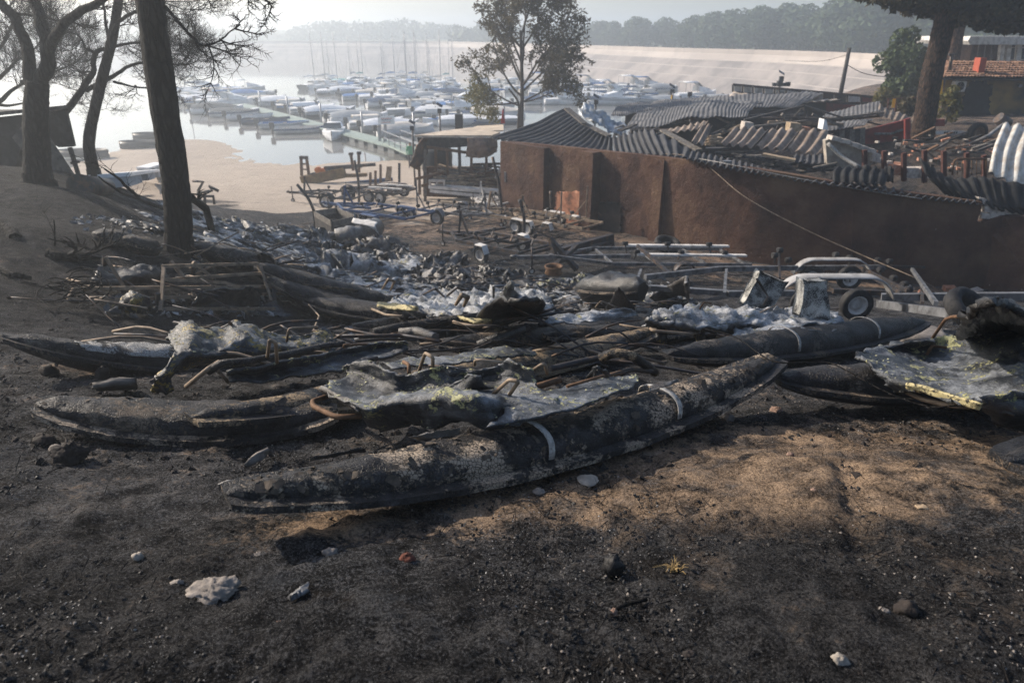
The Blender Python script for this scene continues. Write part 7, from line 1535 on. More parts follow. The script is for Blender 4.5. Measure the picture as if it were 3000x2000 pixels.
# ------------------------------------------------------------------ brown-leaved tree in the middle
def ailanthus():
    g = random.Random(21); y = 44.0; root = thing('scorched_tree', 'scorched broadleaf tree with brown and olive leaves standing before the marina', 'tree', at_y(1530, 420, y))
    wood = MB(); leaves = MB(); low = MB(); tips = []
    def grow(p, d, L, r, lev):
        n = 7; pts = [p.copy()]; q = p.copy(); dd = d.normalized()
        for i in range(n):
            dd = (dd + Vector((g.gauss(0, .09), g.gauss(0, .09), .05 + g.gauss(0, .05)))).normalized(); q = q + dd * (L / n); pts.append(q.copy())
            if lev < 3 and i >= 2 and g.random() < (.8 if lev < 2 else .55):
                sd = dd.cross(Vector((g.gauss(0, 1), g.gauss(0, 1), g.gauss(0, .5)))).normalized(); grow(q, dd * .7 + sd * .75, L * g.uniform(.42, .62), r * .5, lev + 1)
            if lev >= 2 and i >= 2: tips.append((q.copy(), dd.copy()))
        tips.append((q.copy(), dd.copy()))
        wood.tube(pts, [r * (1 - .6 * i / n) for i in range(n + 1)], 7 if lev < 2 else 4, False)
    t1 = [at_y(1530, 430, y), at_y(1527, 360, y), at_y(1530, 280, y), at_y(1528, 180, y), at_y(1525, 90, y)]; t2 = [at_y(1517, 430, y), at_y(1520, 350, y), at_y(1518, 300, y), at_y(1490, 260, y)]
    for t, r0 in ((t1, .17), (t2, .11)): wood.tube(curve(t, 16), [r0 * (1 - .55 * i / 15) for i in range(16)], 9, False)
    for (u, v, du, dv, ddy, L, r) in ((1528, 255, 90, -130, -1, 4.6, .08), (1528, 240, -80, -150, 1, 4.8, .08), (1530, 270, 150, -110, .5, 4.6, .07), (1525, 280, -110, -90, -.5, 4.4, .07), (1528, 200, 40, -160, .8, 4.2, .08), (1526, 180, -60, -150, -1, 4.2, .07), (1526, 120, 20, -130, 0, 3.4, .07), (1530, 300, 120, -60, 1.5, 3.8, .06), (1520, 310, -120, -50, -1.2, 3.6, .06), (1530, 250, 60, -80, -2.5, 3.6, .06), (1528, 230, -50, -100, 2.5, 3.8, .06), (1518, 300, -90, 10, 0, 2.6, .05), (1530, 300, 150, -15, 0, 3.4, .05), (1527, 150, 80, -110, .6, 3.8, .07), (1527, 140, -90, -100, .6, 3.8, .07)):
        a, b = at_y(u, v, y), at_y(u + du, v + dv, y + ddy); grow(a, b - a, L * .84, r, 1)
    for (p, d) in tips:
        dep = p.y * math.cos(PITCH) + (CZ - p.z) * math.sin(PITCH); u = 1500 + 2000 * p.x / dep; vz = (CZ - p.z)
        isl = vz > 2.0 and u < 1530
        tgt = low if isl else leaves
        for k in range(13):
            if fbm(p * .8, 2) < -.34: break
            c = p + Vector((g.gauss(0, .2), g.gauss(0, .2), g.gauss(-.06, .15))); s = g.uniform(.07, .16); t = Vector((g.gauss(0, 1), g.gauss(0, 1), -.5 + g.gauss(0, .5))).normalized(); b = t.cross(Vector((g.gauss(0, 1), g.gauss(0, 1), g.gauss(0, 1)))).normalized()
            tgt.add([c - t * s, c - b * s * .38, c + t * s * 1.1, c + b * s * .38], [(0, 1, 2, 3)])
    wood.build('trunk', MAT['bark_grey'], root); leaves.build('crown', MAT['leaf_brown'], root); low.build('lower_leaves', MAT['leaf_olive'], root)
    return len(tips)
MAT['bark_grey'] = simple('grey_bark', (.07, .058, .05), .9, 0, .4, 12, .3, 30)
ailanthus()
# ------------------------------------------------------------------ big pines at right
def tall_pine(label, base, stem, w0, w1, lobes, n, seed, mat, bark='pinebark'):
    root = thing('umbrella_pine', label, 'tree', base, 'pines on the terrace'); y0 = base.y; P = [at_y(u, v, y0) for u, v in stem]; sc = y0 / 2000 / 2; C = curve(P, 110); mb = MB(); C[0] -= Vector((0, 0, .5))
    mb.tube(C, [(w0 + (w1 - w0) * i / 109) * sc * (1 + .2 * max(0, 1 - i / 12)) for i in range(110)], 34)
    vs = []
    for i, v in enumerate(mb.v):
        j = min(i // 34, 109); c = C[j]; w = Vector(v) - c; a = math.atan2(w.y, w.x); q = (math.cos(a) * 5, math.sin(a) * 5, v[2] * 1.1)
        vs.append(tuple(c + w * (1 + .12 * (abs(mn.fractal(q, .6, 2.1, 3)) - .3) + .04 * fbm(Vector(v) * 6, 2))))
    mb.v = vs; mb.build('trunk', MAT[bark], root)
    L = []
    for (u, v, dy, rx, rz) in lobes: p = at_y(u, v, y0 + dy); L.append((tuple(p), (rx, rx, rz), rx * rx))
    br = MB()
    for l in L: limb(br, [C[-1], C[-1].lerp(Vector(l[0]), .5) + Vector((0, 0, .4)), Vector(l[0])], .16, .05, 8, 6)
    br.build('limb', MAT[bark], root); cloud_mb(L, n, .17, seed, .4, (.55, 1.03), .5).build('crown', MAT[mat], root)
pb_ = gph(2700, 405); pb_ = at_y(2700, 405, pb_.y)
tall_pine('large rough-barked pine leaning beside the yellow building', pb_, [(2700, 408), (2712, 330), (2728, 230), (2752, 130), (2768, 50), (2775, -40), (2782, -140)], 56, 47,
    [(2600, -30, -1, 1.3, .55), (2660, -20, -2, 1.4, .6), (2720, -10, -1, 1.3, .6), (2790, 5, 1, 1.5, .6), (2850, 15, 0, 1.5, .65), (2920, 25, -1, 1.6, .65), (2985, 35, 1, 1.7, .7), (3050, 30, 0, 1.7, .7), (2640, -80, 1, 1.8, .8), (2750, -90, -1, 2.0, .9), (2870, -70, 1, 2.0, .9), (2980, -60, 0, 2.0, .9), (2700, -170, 0, 2.4, 1.0), (2850, -170, 0, 2.4, 1.0), (2580, -50, 1, 1.0, .45), (2700, 18, 1.5, .9, .45), (2830, 42, 1, 1.1, .5), (2950, 55, 0, 1.3, .55), (3010, 62, 1, 1.2, .5), (2760, 30, 2, .9, .4)], 15000, 61, 'leaf_scorch', 'bark_dark')
tall_pine('second reddish pine trunk behind the large leaning pine', at_y(2772, 235, 44), [(2772, 330), (2780, 240), (2792, 150), (2808, 60), (2822, -30), (2832, -120)], 40, 34, [(2820, 10, 0, 2.0, .9), (2900, 0, 1, 2.4, 1.0), (2980, 10, 2, 2.4, 1.0), (2740, -30, 1, 2.0, .9), (3060, 20, 1, 2.4, 1.0), (2880, -80, 0, 2.8, 1.2)], 6500, 62, 'leaf_scorch')
def bush(label, u, vb, vt, wpx, y, n, mat, seed, size=.14, name='round_tree', cat='tree', stem=True):
    g = random.Random(seed); root = thing(name, label, cat, at_y(u, vb, y)); px = y / 2000; hgt = (vb - vt) * px * .95; w = wpx * px; c0 = at_y(u, vb, y); L = []
    for k in range(22):
        t = g.random(); rr = w * .5 * math.sin(math.pi * min(.97, .2 + .78 * t)) ** .7 * g.uniform(.25, .8); a = g.uniform(0, 6.28); s = w * g.uniform(.13, .24)
        L.append(((c0.x + math.cos(a) * rr, y + math.sin(a) * rr, c0.z + hgt * (.12 + .80 * t)), (s, s, s * 1.05), s * s))
    mb = MB(); limb(mb, [c0 - Vector((0, 0, 1.5)), c0 + Vector((.1, 0, hgt * .3)), c0 + Vector((0, 0, hgt * .75))], w * .045, w * .02, 8, 7)
    for l in L[:9]: limb(mb, [c0 + Vector((0, 0, hgt * .2)), Vector(l[0]) * .5 + (c0 + Vector((0, 0, hgt * .4))) * .5, Vector(l[0])], w * .018, w * .006, 6, 5)
    mb.build('trunk', MAT['bark_grey'], root); cloud_mb(L, n, size, seed, .3, (.6, 1.05), .6).build('crown', MAT[mat], root)
bush('round dark green tree left of the leaning pine', 2632, 290, 98, 150, 46, 5200, 'leaf_green', 71, .15)
bush('small pale bush behind the round green tree', 2680, 300, 235, 60, 47, 900, 'leaf_olive', 72, .13, 'shrub', 'shrub'); bush('yellowish low bush below the round green tree', 2590, 300, 268, 70, 44, 800, 'leaf_olive', 73, .12, 'shrub', 'shrub')
bush('scorched shrub right of the leaning pine before the yellow wall', 2768, 352, 258, 66, 34, 1300, 'leaf_olive', 74, .10, 'shrub', 'shrub')
bush('dry shrub left of the leaning pine trunk', 2655, 345, 290, 60, 36, 800, 'leaf_brown', 75, .10, 'shrub', 'shrub')
fn = thing('wire_fence', 'rusty mesh fence with yellow board beside the round tree', 'fence', at_y(2640, 330, 42))
for u in (2600, 2622, 2650, 2685): MB().beam(at_y(u, 332, 42), at_y(u + 4, 288, 42), .08, .08, (0, 1, 0)).build('post', MAT['rustred'], fn)
MB().beam(at_y(2600, 290, 42), at_y(2688, 286, 42), .07, .07).build('rail', MAT['rustred'], fn)
MB().prism([at_y(2612, 316, 41.9), at_y(2621, 316, 41.9), at_y(2625, 290, 41.9), at_y(2617, 290, 41.9)], (0, .05, 0)).build('yellow_board', MAT['yellow'], fn)

# ------------------------------------------------------------------ moored boats
def hull_rows(L, B, fb, bow=.5, keel=.25, n=14):
    rows = []
    for i in range(n):
        t = i / (n - 1); x = -L / 2 + L * t; k = max(0.0, (t - bow) / (1 - bow)); w = B / 2 * (1 - k ** 2.2) + .03; sh = fb * (1 + .35 * k ** 2)
        rows.append([Vector((x, -w, sh)), Vector((x, -w * .97, sh * .55)), Vector((x + .2 * k, -w * .72, .02)), Vector((x + .1 * k, 0, -keel * (1 - k))), Vector((x + .2 * k, w * .72, .02)), Vector((x, w * .97, sh * .55)), Vector((x, w, sh))])
    return rows
def proto_boat(kind):
    root = thing('moored_boat', 'boat', 'boat', (0, 0, 0)); g = random.Random(kind)
    L, B, fb = [(5.4, 1.9, .6), (6.4, 2.2, .85), (5.2, 1.85, .6), (6.6, 2.0, .7), (4.2, 1.6, .45), (5.8, 2.0, .65)][kind]
    R_ = hull_rows(L, B, fb); mb = MB(); mb.grid(R_); mb.add(R_[0], [tuple(range(7))]); mb.build('hull', MAT['white'], root)
    st = MB(); st.grid([[r[1] + Vector((0, -.015, 0)), r[0] + Vector((0, -.02, -.06))] for r in R_]); st.grid([[r[5] + Vector((0, .015, 0)), r[6] + Vector((0, .02, -.06))] for r in R_]); st.build('stripe', MAT['c_navy'], root)
    if kind != 4:
        dk = MB(); dk.grid([[r[0], Vector((r[0].x, 0, r[0].z + .10)), r[6]] for r in R_]); dk.build('deck', MAT['white'], root)
    if kind == 0 or kind == 5:   # full canvas cover
        P = []
        for i in range(12):
            t = i / 11; x = -L / 2 + .1 + (L - .5) * t; r = R_[min(13, int(t * 12))]; w = r[6].y + .04; hgt = (.30 if kind == 0 else .55) * math.sin(math.pi * min(1, .18 + .82 * t)) ** .8 * (1 if t < .65 else 1 - .5 * (t - .65))
            P.append([Vector((x, w * c, r[0].z + .03 + hgt * (1 - abs(c) ** 1.7))) for c in (-1, -.8, -.4, 0, .4, .8, 1)])
        MB().grid(P).build('cover', MAT['c_grey'], root)
    if kind == 1:   # cabin cruiser
        P = []
        for (x, w, z) in ((2.3, .3, 1.15), (1.6, .75, 1.45), (.6, .95, 1.65), (.0, 1.0, 1.75)): P.append([Vector((x, -w, .98)), Vector((x, -w * .85, z)), Vector((x, w * .85, z)), Vector((x, w, .98))])
        MB().grid(P, False).build('cabin', MAT['white'], root)
        MB().add([(.62, -.84, 1.62), (.62, .84, 1.62), (-.1, .9, 2.2), (-.1, -.9, 2.2)], [(0, 1, 2, 3)]).build('windscreen', MAT['glass'], root)
        cv = MB(); cv.grid([[Vector((x, y, 2.2 + .12 * (1 - (y / .95) ** 2))) for y in (-.95, -.5, 0, .5, .95)] for x in (-.2, -1.2, -2.2)]); o = cv.build('cover', MAT['c_navy'], root); solidify(o, .04)
        for x in (-.3, -2.1): MB().tube([(x, -.93, .95), (x, -.93, 2.18), (x, .93, 2.18), (x, .93, .95)], .03, 5).build('canopy_hoop', MAT['mast'], root)
    if kind == 2:   # open bow-rider with bimini
        MB().add([(.7, -.8, .85), (.7, .8, .85), (.35, .75, 1.3), (.35, -.75, 1.3)], [(0, 1, 2, 3)]).build('windscreen', MAT['glass'], root)
        P = [[Vector((x, y, .82 + z)) for (y, z) in ((-.85, 0), (-.6, .3), (.6, .3), (.85, 0))] for x in (-2.2, -1.0, .2)]; MB().grid(P).build('cover', MAT['c_cream'], root)
    if kind == 3:   # sailing boat
        P = [[Vector((x, -w, .85)), Vector((x, -w * .8, z)), Vector((x, w * .8, z)), Vector((x, w, .85))] for (x, w, z) in ((1.9, .25, 1.0), (1.2, .6, 1.25), (.2, .75, 1.3), (-.6, .75, 1.25))]; MB().grid(P, False).build('cabin', MAT['white'], root)
        MB().tube([(.5, 0, .9), (.45, 0, 8.6)], [.07, .045], 6).build('mast', MAT['mast'], root)
        rg = MB(); rg.tube([(.45, 0, 8.3), (3.1, 0, 1.0)], .014, 4); rg.tube([(.45, 0, 8.3), (-3.1, 0, .9)], .014, 4); rg.tube([(.45, 0, 7.6), (.3, 1.0, .9)], .012, 4); rg.tube([(.45, 0, 7.6), (.3, -1.0, .9)], .012, 4); rg.build('rigging', MAT['mast'], root)
        MB().tube([(.45, 0, 1.9), (-.8, 0, 2.0), (-2.4, 0, 1.95)], [.12, .17, .1], 8).build('cover', MAT['c_blue'], root)
    if kind == 4:   # open skiff
        dk = MB(); dk.grid([[r[0] * .9 + Vector((0, 0, .05)), Vector((r[0].x * .92, r[0].y * .7, .12)), Vector((r[0].x * .92, -r[0].y * .7, .12)), Vector((r[6].x * .9, r[6].y * .9, r[6].z * .9 + .05))] for r in R_]); dk.build('cover', MAT['c_dark'], root)
        for x in (-1.2, 0, 1.0): MB().box((x, 0, .36), .3, B * .8, .05).build('thwart', MAT['plank_grey'], root)
    if kind in (0, 2, 4, 5, 1):
        m = MB(); m.box((-L / 2 - .22, 0, fb + .12), .38, .36, .55); m.box((-L / 2 - .2, 0, fb - .4), .16, .18, .8); o = m.build('outboard', MAT['motor'], root); bevel(o, .06)
    return root
PB = [proto_boat(k) for k in range(6)]; used = set()
KN = ['speedboat under {c} cover', 'cruiser with {c} canopy', 'open speedboat with {c} cockpit', 'sailboat with {c} sail cover', 'open skiff, {c} inside', 'motorboat under humped {c} cover']
CN = {'c_blue': 'blue', 'c_navy': 'navy', 'c_grey': 'grey', 'c_cream': 'cream', 'c_teal': 'teal', 'c_red': 'red', 'c_dark': 'dark', 'white': 'white'}
seen = {}
def put_boat(u, v, head, kind, col, place, s=1.0):
    src = PB[kind]
    if kind in used: o = copy_tree(src)
    else: o = src; used.add(kind)
    p = at_z(u, v, .05); o.location = p; o.rotation_euler = (0, 0, R(head)); o.scale = (s, s, s)
    for ch in o.children:
        if ch.name.split('.')[0] == 'cover':
            ch.material_slots[0].link = 'OBJECT'; ch.material_slots[0].material = MAT[col]
        if ch.name.split('.')[0] == 'stripe':
            ch.material_slots[0].link = 'OBJECT'; ch.material_slots[0].material = MAT[rnd.choice(['c_navy', 'white', 'white', 'c_grey', 'c_blue'])]
        if ch.name.split('.')[0] == 'hull' and rnd.random() < .22:
            ch.material_slots[0].link = 'OBJECT'; ch.material_slots[0].material = MAT[rnd.choice(['c_navy', 'c_grey', 'c_cream', 'c_dark', 'c_blue'])]
    return o, kind, col, place, u
ALL = []
def row(place, a, b, n, head, kinds, cols, seed, jit=4, s=(.85, 1.1)):
    g = random.Random(seed)
    for i in range(n):
        t = (i + .5) / n; u, v = a[0] + (b[0] - a[0]) * t + g.uniform(-jit, jit), a[1] + (b[1] - a[1]) * t + g.uniform(-1.5, 1.5)
        ALL.append(put_boat(u, v, head + g.uniform(-10, 10) + (180 if g.random() < .2 else 0), g.choice(kinds), g.choice(cols), place, g.uniform(*s)))
cov = ['c_grey', 'c_cream', 'white', 'c_grey', 'c_navy', 'c_blue', 'white', 'c_cream', 'white']
row("on green jetty's lake side", (1215, 398), (760, 293), 10, 25, [0, 1, 2, 5, 2], cov + ['c_blue'], 1)
for (u, v, h, k, c) in ((978, 402, -80, 2, 'white'), (884, 388, 12, 4, 'c_cream'), (835, 374, 12, 4, 'c_blue'), (782, 362, 12, 4, 'c_dark'), (735, 350, 14, 4, 'c_grey'), (690, 340, 15, 0, 'c_dark'), (640, 332, 15, 5, 'c_dark')):
    ALL.append(put_boat(u, v, h, k, c, "on green jetty's shore side", 1.15 if k == 4 else 1.0))
row("in cluster at green jetty's far end", (690, 312), (540, 300), 7, 20, [0, 2, 2, 5, 1, 1], cov + ['c_blue'], 3)
row('in second rank beyond green jetty', (770, 284), (545, 282), 8, 15, [0, 1, 2, 3, 5], cov + ['c_red'], 4)
row('in last rank beyond green jetty', (740, 270), (560, 270), 6, 15, [0, 3, 1], cov, 5)
row('in front sailing rank of main basin', (900, 258), (1340, 262), 13, 70, [3, 3, 3, 0, 2], cov, 6)
row('in rear sailing rank of main basin', (920, 246), (1330, 244), 13, 75, [3, 3, 0], cov + ['c_teal'], 7)
row('in third rank of main basin', (960, 274), (1360, 284), 11, 20, [0, 2, 2, 5, 1, 1], cov + ['c_teal'], 8)
row('in fourth rank of main basin', (1040, 292), (1400, 304), 10, 25, [0, 2, 2, 5, 1, 1], cov, 9)
row('in fifth rank of main basin', (1120, 312), (1440, 326), 8, 20, [0, 2, 2, 5, 1], cov, 10)
row('in sixth rank of main basin', (1180, 336), (1480, 345), 7, 15, [0, 2, 2, 5, 1], cov, 11)
row('in rank nearest the open shed', (1290, 366), (1470, 362), 4, 15, [0, 5, 2], cov, 12)
row('in back rank right of scorched tree', (1400, 246), (1960, 268), 13, 20, [0, 2, 2, 5, 1, 1], cov, 13)
row('in second rank right of scorched tree', (1400, 262), (1900, 284), 11, 20, [0, 2, 2, 5, 1, 1], cov, 14)
row('in third rank right of scorched tree', (1560, 284), (1860, 298), 6, 20, [0, 2, 2, 5, 1, 1], cov, 15)
row('in rank just above burnt roofs', (1560, 305), (1960, 306), 7, 15, [0, 2, 2, 5, 1], cov, 16)
row('at right end by lattice frame', (1990, 290), (2120, 296), 4, 20, [2, 1, 0], cov, 17)
groups_ = {}
for o, k, c, pl, u in sorted(ALL, key=lambda q: q[4]):
    key = (k, c, pl); groups_.setdefault(key, []).append(o)
for (k, c, pl), lst in groups_.items():
    for i, o in enumerate(lst):
        base = KN[k].format(c=CN[c]); o['label'] = base + ' ' + pl if len(lst) == 1 else '%s %s from left %s' % (base, ORD[i], pl); o['category'] = 'sailboat' if k == 3 else 'boat'; o['group'] = 'boats moored in the marina'
for k, p in enumerate(PB):
    if k not in used: 
        for ch in list(p.children): bpy.data.objects.remove(ch)
        bpy.data.objects.remove(p)
# jetty
jt = thing('jetty', 'grey-green floating jetty running out between the boats', 'jetty', at_z(1000, 380, 0))
A_, B_ = at_z(1255, 452, .45), at_z(700, 306, .45); d_ = (B_ - A_).normalized(); sd_ = Vector((d_.y, -d_.x, 0)); Lj = (B_ - A_).length; nb = 26
for k in range(nb):
    p, q = A_ + d_ * (Lj * k / nb), A_ + d_ * (Lj * (k + .985) / nb); MB().beam(p, q, 1.7, .12).build('deck_section', MAT['dock'], jt)
    MB().beam(p.lerp(q, .2) - UPV * .26, p.lerp(q, .8) - UPV * .26, 1.5, .38).build('float', MAT['dockside'], jt)
for k in range(5): p = A_ + d_ * Lj * (.08 + .2 * k) + sd_ * 1.0; MB().tube([p - UPV * .8, p + UPV * (1.9 if k else 2.6)], .09, 8).build('pile', MAT['mast'], jt)
gw = thing('gangway', 'pale railed gangway leading from the shore to the jetty', 'gangway', gph(1240, 470))
p, q = at_z(1150, 420, .6), gph(1262, 468, .6); dd_ = (q - p).normalized(); s2 = Vector((dd_.y, -dd_.x, 0))
MB().beam(p, q, 1.5, .14).build('deck', MAT['dock'], gw)
for e in (-.7, .7):
    for zz in (.5, 1.0): MB().beam(p + s2 * e + UPV * zz, q + s2 * e + UPV * zz, .06, .06).build('rail', MAT['mast'], gw)
    for t in range(7): c = p.lerp(q, t / 6) + s2 * e; MB().beam(c, c + UPV * 1.0, .06, .06, (0, 1, 0)).build('post', MAT['mast'], gw)
sg = thing('notice_board', 'white notice board with printed lines on tall posts by the jetty', 'sign', at_z(1120, 432, 0)); yS = at_z(1120, 432, 0).y
for u in (1114, 1130): MB().beam(at_y(u, 472, yS), at_y(u - 2, 340, yS), .22, .14, (0, 1, 0)).build('post', MAT['mast'], sg)
MB().prism([at_y(1108, 366, yS - .1), at_y(1156, 364, yS - .1), at_y(1155, 338, yS - .1), at_y(1110, 343, yS - .1)], (0, .08, 0)).build('panel', MAT['white'], sg)
for k, (m, v) in enumerate((('c_red', 347), ('c_navy', 351), ('c_grey', 355), ('c_red', 359))): MB().prism([at_y(1116, v + 1.6, yS - .12), at_y(1149 - 5 * (k % 2), v + .8, yS - .12), at_y(1149 - 5 * (k % 2), v - .8, yS - .12), at_y(1116, v, yS - .12)], (0, .01, 0)).build('print_line', MAT[m], sg)
# person on the shore in a green shirt
def person():
    b = gph(1205, 492); root_h = 1.72; me = bpy.data.meshes.new('person'); J = {'pel': (0, 0, .92), 'ch': (0, 0, 1.25), 'nk': (0, 0, 1.46), 'hd': (0, -.02, 1.60), 'top': (0, -.01, 1.70), 'ls': (-.19, 0, 1.40), 'le': (-.25, .02, 1.13), 'lw': (-.22, -.08, .90), 'lf': (-.22, -.1, .80), 'rs': (.19, 0, 1.40), 're': (.25, .02, 1.13), 'rw': (.24, -.06, .90), 'rf': (.24, -.08, .80), 'lh': (-.1, 0, .88), 'lk': (-.11, -.02, .48), 'la': (-.12, .02, .09), 'lt': (-.13, -.14, .04), 'rh': (.1, 0, .88), 'rk': (.12, -.03, .48), 'ra': (.13, .03, .09), 'rt': (.14, -.12, .04)}
    rad = {'pel': .16, 'ch': .18, 'nk': .06, 'hd': .10, 'top': .07, 'ls': .075, 'le': .05, 'lw': .035, 'lf': .04, 'rs': .075, 're': .05, 'rw': .035, 'rf': .04, 'lh': .1, 'lk': .065, 'la': .045, 'lt': .04, 'rh': .1, 'rk': .065, 'ra': .045, 'rt': .04}
    E = [('pel', 'ch'), ('ch', 'nk'), ('nk', 'hd'), ('hd', 'top'), ('ch', 'ls'), ('ls', 'le'), ('le', 'lw'), ('lw', 'lf'), ('ch', 'rs'), ('rs', 're'), ('re', 'rw'), ('rw', 'rf'), ('pel', 'lh'), ('lh', 'lk'), ('lk', 'la'), ('la', 'lt'), ('pel', 'rh'), ('rh', 'rk'), ('rk', 'ra'), ('ra', 'rt')]
    ks = list(J); me.from_pydata([J[k] for k in ks], [(ks.index(a), ks.index(c)) for a, c in E], []); o = bpy.data.objects.new('person', me); COL.objects.link(o); o.location = b
    md = o.modifiers.new('skin', 'SKIN'); 
    for i, k in enumerate(ks): me.skin_vertices[0].data[i].radius = (rad[k], rad[k])
    me.skin_vertices[0].data[0].use_root = True
    ss_ = o.modifiers.new('sub', 'SUBSURF'); ss_.levels = 1; ss_.render_levels = 2
    q = NB('person_clothing', .9, 0, .2); z = q.xyz(q.objc())[2]
    q.col(q.ramp(q.math('DIVIDE', z, 1.8), [(.0, (.05, .05, .06)), (.5, (.06, .07, .10)), (.505, (.10, .30, .17)), (.815, (.10, .30, .17)), (.82, (.40, .25, .17)), (.9, (.40, .25, .17)), (.905, (.04, .03, .025))], 'CONSTANT')); me.materials.append(q.m)
    _tag(o, 'person in a green shirt standing on the shore by the gangway', 'person')
person()
MAT['coal'] = simple('charcoal', (.012, .012, .013), .55, 0, .4, 20, .5, 60)
MAT['stone_red'] = simple('burnt_red_lump', (.13, .05, .035), .95, 0, .5, 30, .8, 60)
MAT['stone_white'] = simple('chalky_stone', (.30, .27, .235), .9, 0, .3, 18, .6, 40, (.14, .12, .10), .5)
MAT['fleck'] = simple('ash_fleck', (.30, .30, .30), .9, 0, .6, 50, 0)
# ------------------------------------------------------------------ stones, scraps and litter in the foreground
def rock(label, u, v, wpx, hpx, mat, seed, name='stone', cat='stone', group='stones on the burnt earth', depth=.8, ang=0):
    g = random.Random(seed); c = gph(u, v + hpx * .35); px = (c - Vector((0, 0, CZ))).length / 2000; w, h = wpx * px / 2, hpx * px / 2 * 1.05; mb = MB(); rows = []; n, m = (30, 44) if wpx > 60 else (13, 18)
    off = Vector((seed * 3.1, seed, 0)); rot = Matrix.Rotation(ang, 3, 'Z')
    for i in range(n):
        th = math.pi * i / (n - 1); r = []
        for k in range(m):
            a = 2 * math.pi * k / m; d = Vector((math.sin(th) * math.cos(a), math.sin(th) * math.sin(a), math.cos(th)))
            s = 1 + .38 * fbm(d * 1.4 + off, 3) + .16 * fbm(d * 5 + off, 3) + (.07 * fbm(d * 14 + off, 3) if wpx > 60 else 0); d2 = Vector((d.x * w, d.y * w * depth, d.z * h)) * s; r.append(c + rot @ d2 + Vector((0, 0, h * .5)))
        rows.append(r)
    mb.grid(rows, True, True); return solo(mb, name, MAT[mat], label, cat, group)
rock('large pale rough stone lying in the left foreground', 633, 1728, 112, 46, 'stone', 1); rock('big brown boulder lying left of the broken float', 213, 1325, 72, 66, 'stone_dark', 2)
rock('dark stone behind the brown boulder', 135, 1290, 52, 34, 'stone_dark', 3); rock('small grey stone touching the brown boulder', 164, 1312, 34, 18, 'stone', 4); rock('black angular lump of charcoal in the right foreground', 1795, 1650, 58, 66, 'coal', 5, 'charcoal_lump', 'charcoal')
rock('grey rounded stone in front of the nearest float', 970, 1618, 42, 30, 'stone', 6); rock('reddish burnt cone-like lump right of the grey rounded stone', 1195, 1635, 44, 40, 'stone_red', 7)
rock('pale stone left of the large rough stone', 525, 1710, 34, 26, 'stone', 8); rock('small white stone at the left among the ash', 405, 1628, 26, 22, 'stone_white', 9)
rock('pair-like pale stone before the sandy patch', 752, 1628, 38, 22, 'stone', 10); rock('tiny pale stone beside the pair-like stone', 722, 1640, 22, 14, 'stone', 11); rock('pale knobbly stone low in the right foreground', 2455, 1932, 42, 34, 'stone_white', 12)
rock('dark knobbly stone in the right foreground shade', 2655, 1780, 54, 40, 'stone_dark', 13); rock('grey stone beside the dark knobbly stone', 2585, 1792, 32, 20, 'stone', 14); rock('small round pebble at the end of a charred stick', 1798, 1790, 20, 24, 'stone_pink', 15)
rock('pink stone on the bright sandy patch', 2380, 1442, 32, 24, 'stone_pink', 16); rock('small pale stone at the top of the sandy patch', 2315, 1330, 18, 12, 'stone_pink', 17); rock('pinkish stone beyond the sandy patch near the float tip', 2275, 1202, 34, 20, 'stone_pink', 18)
rock('pale stone under the raised float tip', 2135, 1222, 32, 22, 'stone', 19); rock('black oval stone in the centre foreground', 918, 1838, 38, 24, 'coal', 20)
rock('pinkish pebble above the black oval stone', 898, 1820, 24, 16, 'stone_pink', 21); rock('pinkish pebble left of the black oval stone', 820, 1825, 22, 20, 'stone_pink', 22); rock('grey pebble at the bottom centre left', 985, 1892, 26, 22, 'stone', 23); rock('grey flake of stone in the bottom right of centre', 2018, 1915, 32, 18, 'stone_dark', 24)
rock('dark stone at the foot of the left float', 305, 1093, 34, 40, 'stone_dark', 25); rock('black clod before the left float', 145, 1085, 40, 26, 'stone_dark', 26); rock('rounded grey stone left of the sandy wedge', 620, 1560, 42, 22, 'stone', 27); rock('small grey stone beside the white flake', 1580, 1438, 36, 16, 'stone', 28)
def flat(label, pts, mat, th=.012, amp=.008, seed=0, name='burnt_scrap', cat='scrap'):
    root = thing(name, label, cat, gph(pts[0][0][0], pts[0][0][1]), 'scraps on the burnt earth'); sheet(root, 'piece', pts, mat, sub=7, amp=amp, thick=th, seed=seed, ragged=.012); return root
flat('white peeled paint flake on the earth before the nearest float', [[(1690, 1398, .012), (1720, 1390, .03), (1748, 1394, .02)], [(1695, 1410, .012), (1722, 1408, .02), (1755, 1404, .012)], [(1714, 1418, .010), (1730, 1420, .010), (1750, 1412, .010)]], 'stone_white', .004, .006, seed=1)
flat('grey charred slab lying above the broken float', [[(272, 1122, .12), (330, 1108, .16), (400, 1108, .16)], [(275, 1130, .10), (330, 1125, .12), (402, 1122, .12)], [(285, 1140, .03), (335, 1140, .03), (402, 1138, .03)]], 'plank_grey', .02, .01, 2)
flat('tan charred wood scrap between the two floats', [[(715, 1360, .05), (750, 1330, .09), (788, 1315, .1)], [(722, 1368, .03), (760, 1350, .05), (790, 1328, .05)]], 'plank_grey', .02, .012, 3); flat('pale crumpled scrap at the tip of the nearest float', [[(640, 1415, .08), (665, 1408, .1), (692, 1404, .1)], [(645, 1432, .04), (668, 1428, .06), (692, 1420, .06)]], 'shell_tan', .01, .012, 4)
flat('small grey metal clip in the left foreground', [[(846, 1748, .02), (872, 1728, .03), (905, 1708, .035)], [(850, 1758, .015), (880, 1740, .03), (918, 1722, .025)]], 'galv', .02, .004, 5); flat('dark flake beside the sandy patch at right', [[(2680, 1482, .015), (2700, 1478, .02), (2715, 1484, .015)], [(2690, 1490, .01), (2702, 1488, .015), (2718, 1492, .01)]], 'plank', .01, .004, 6)
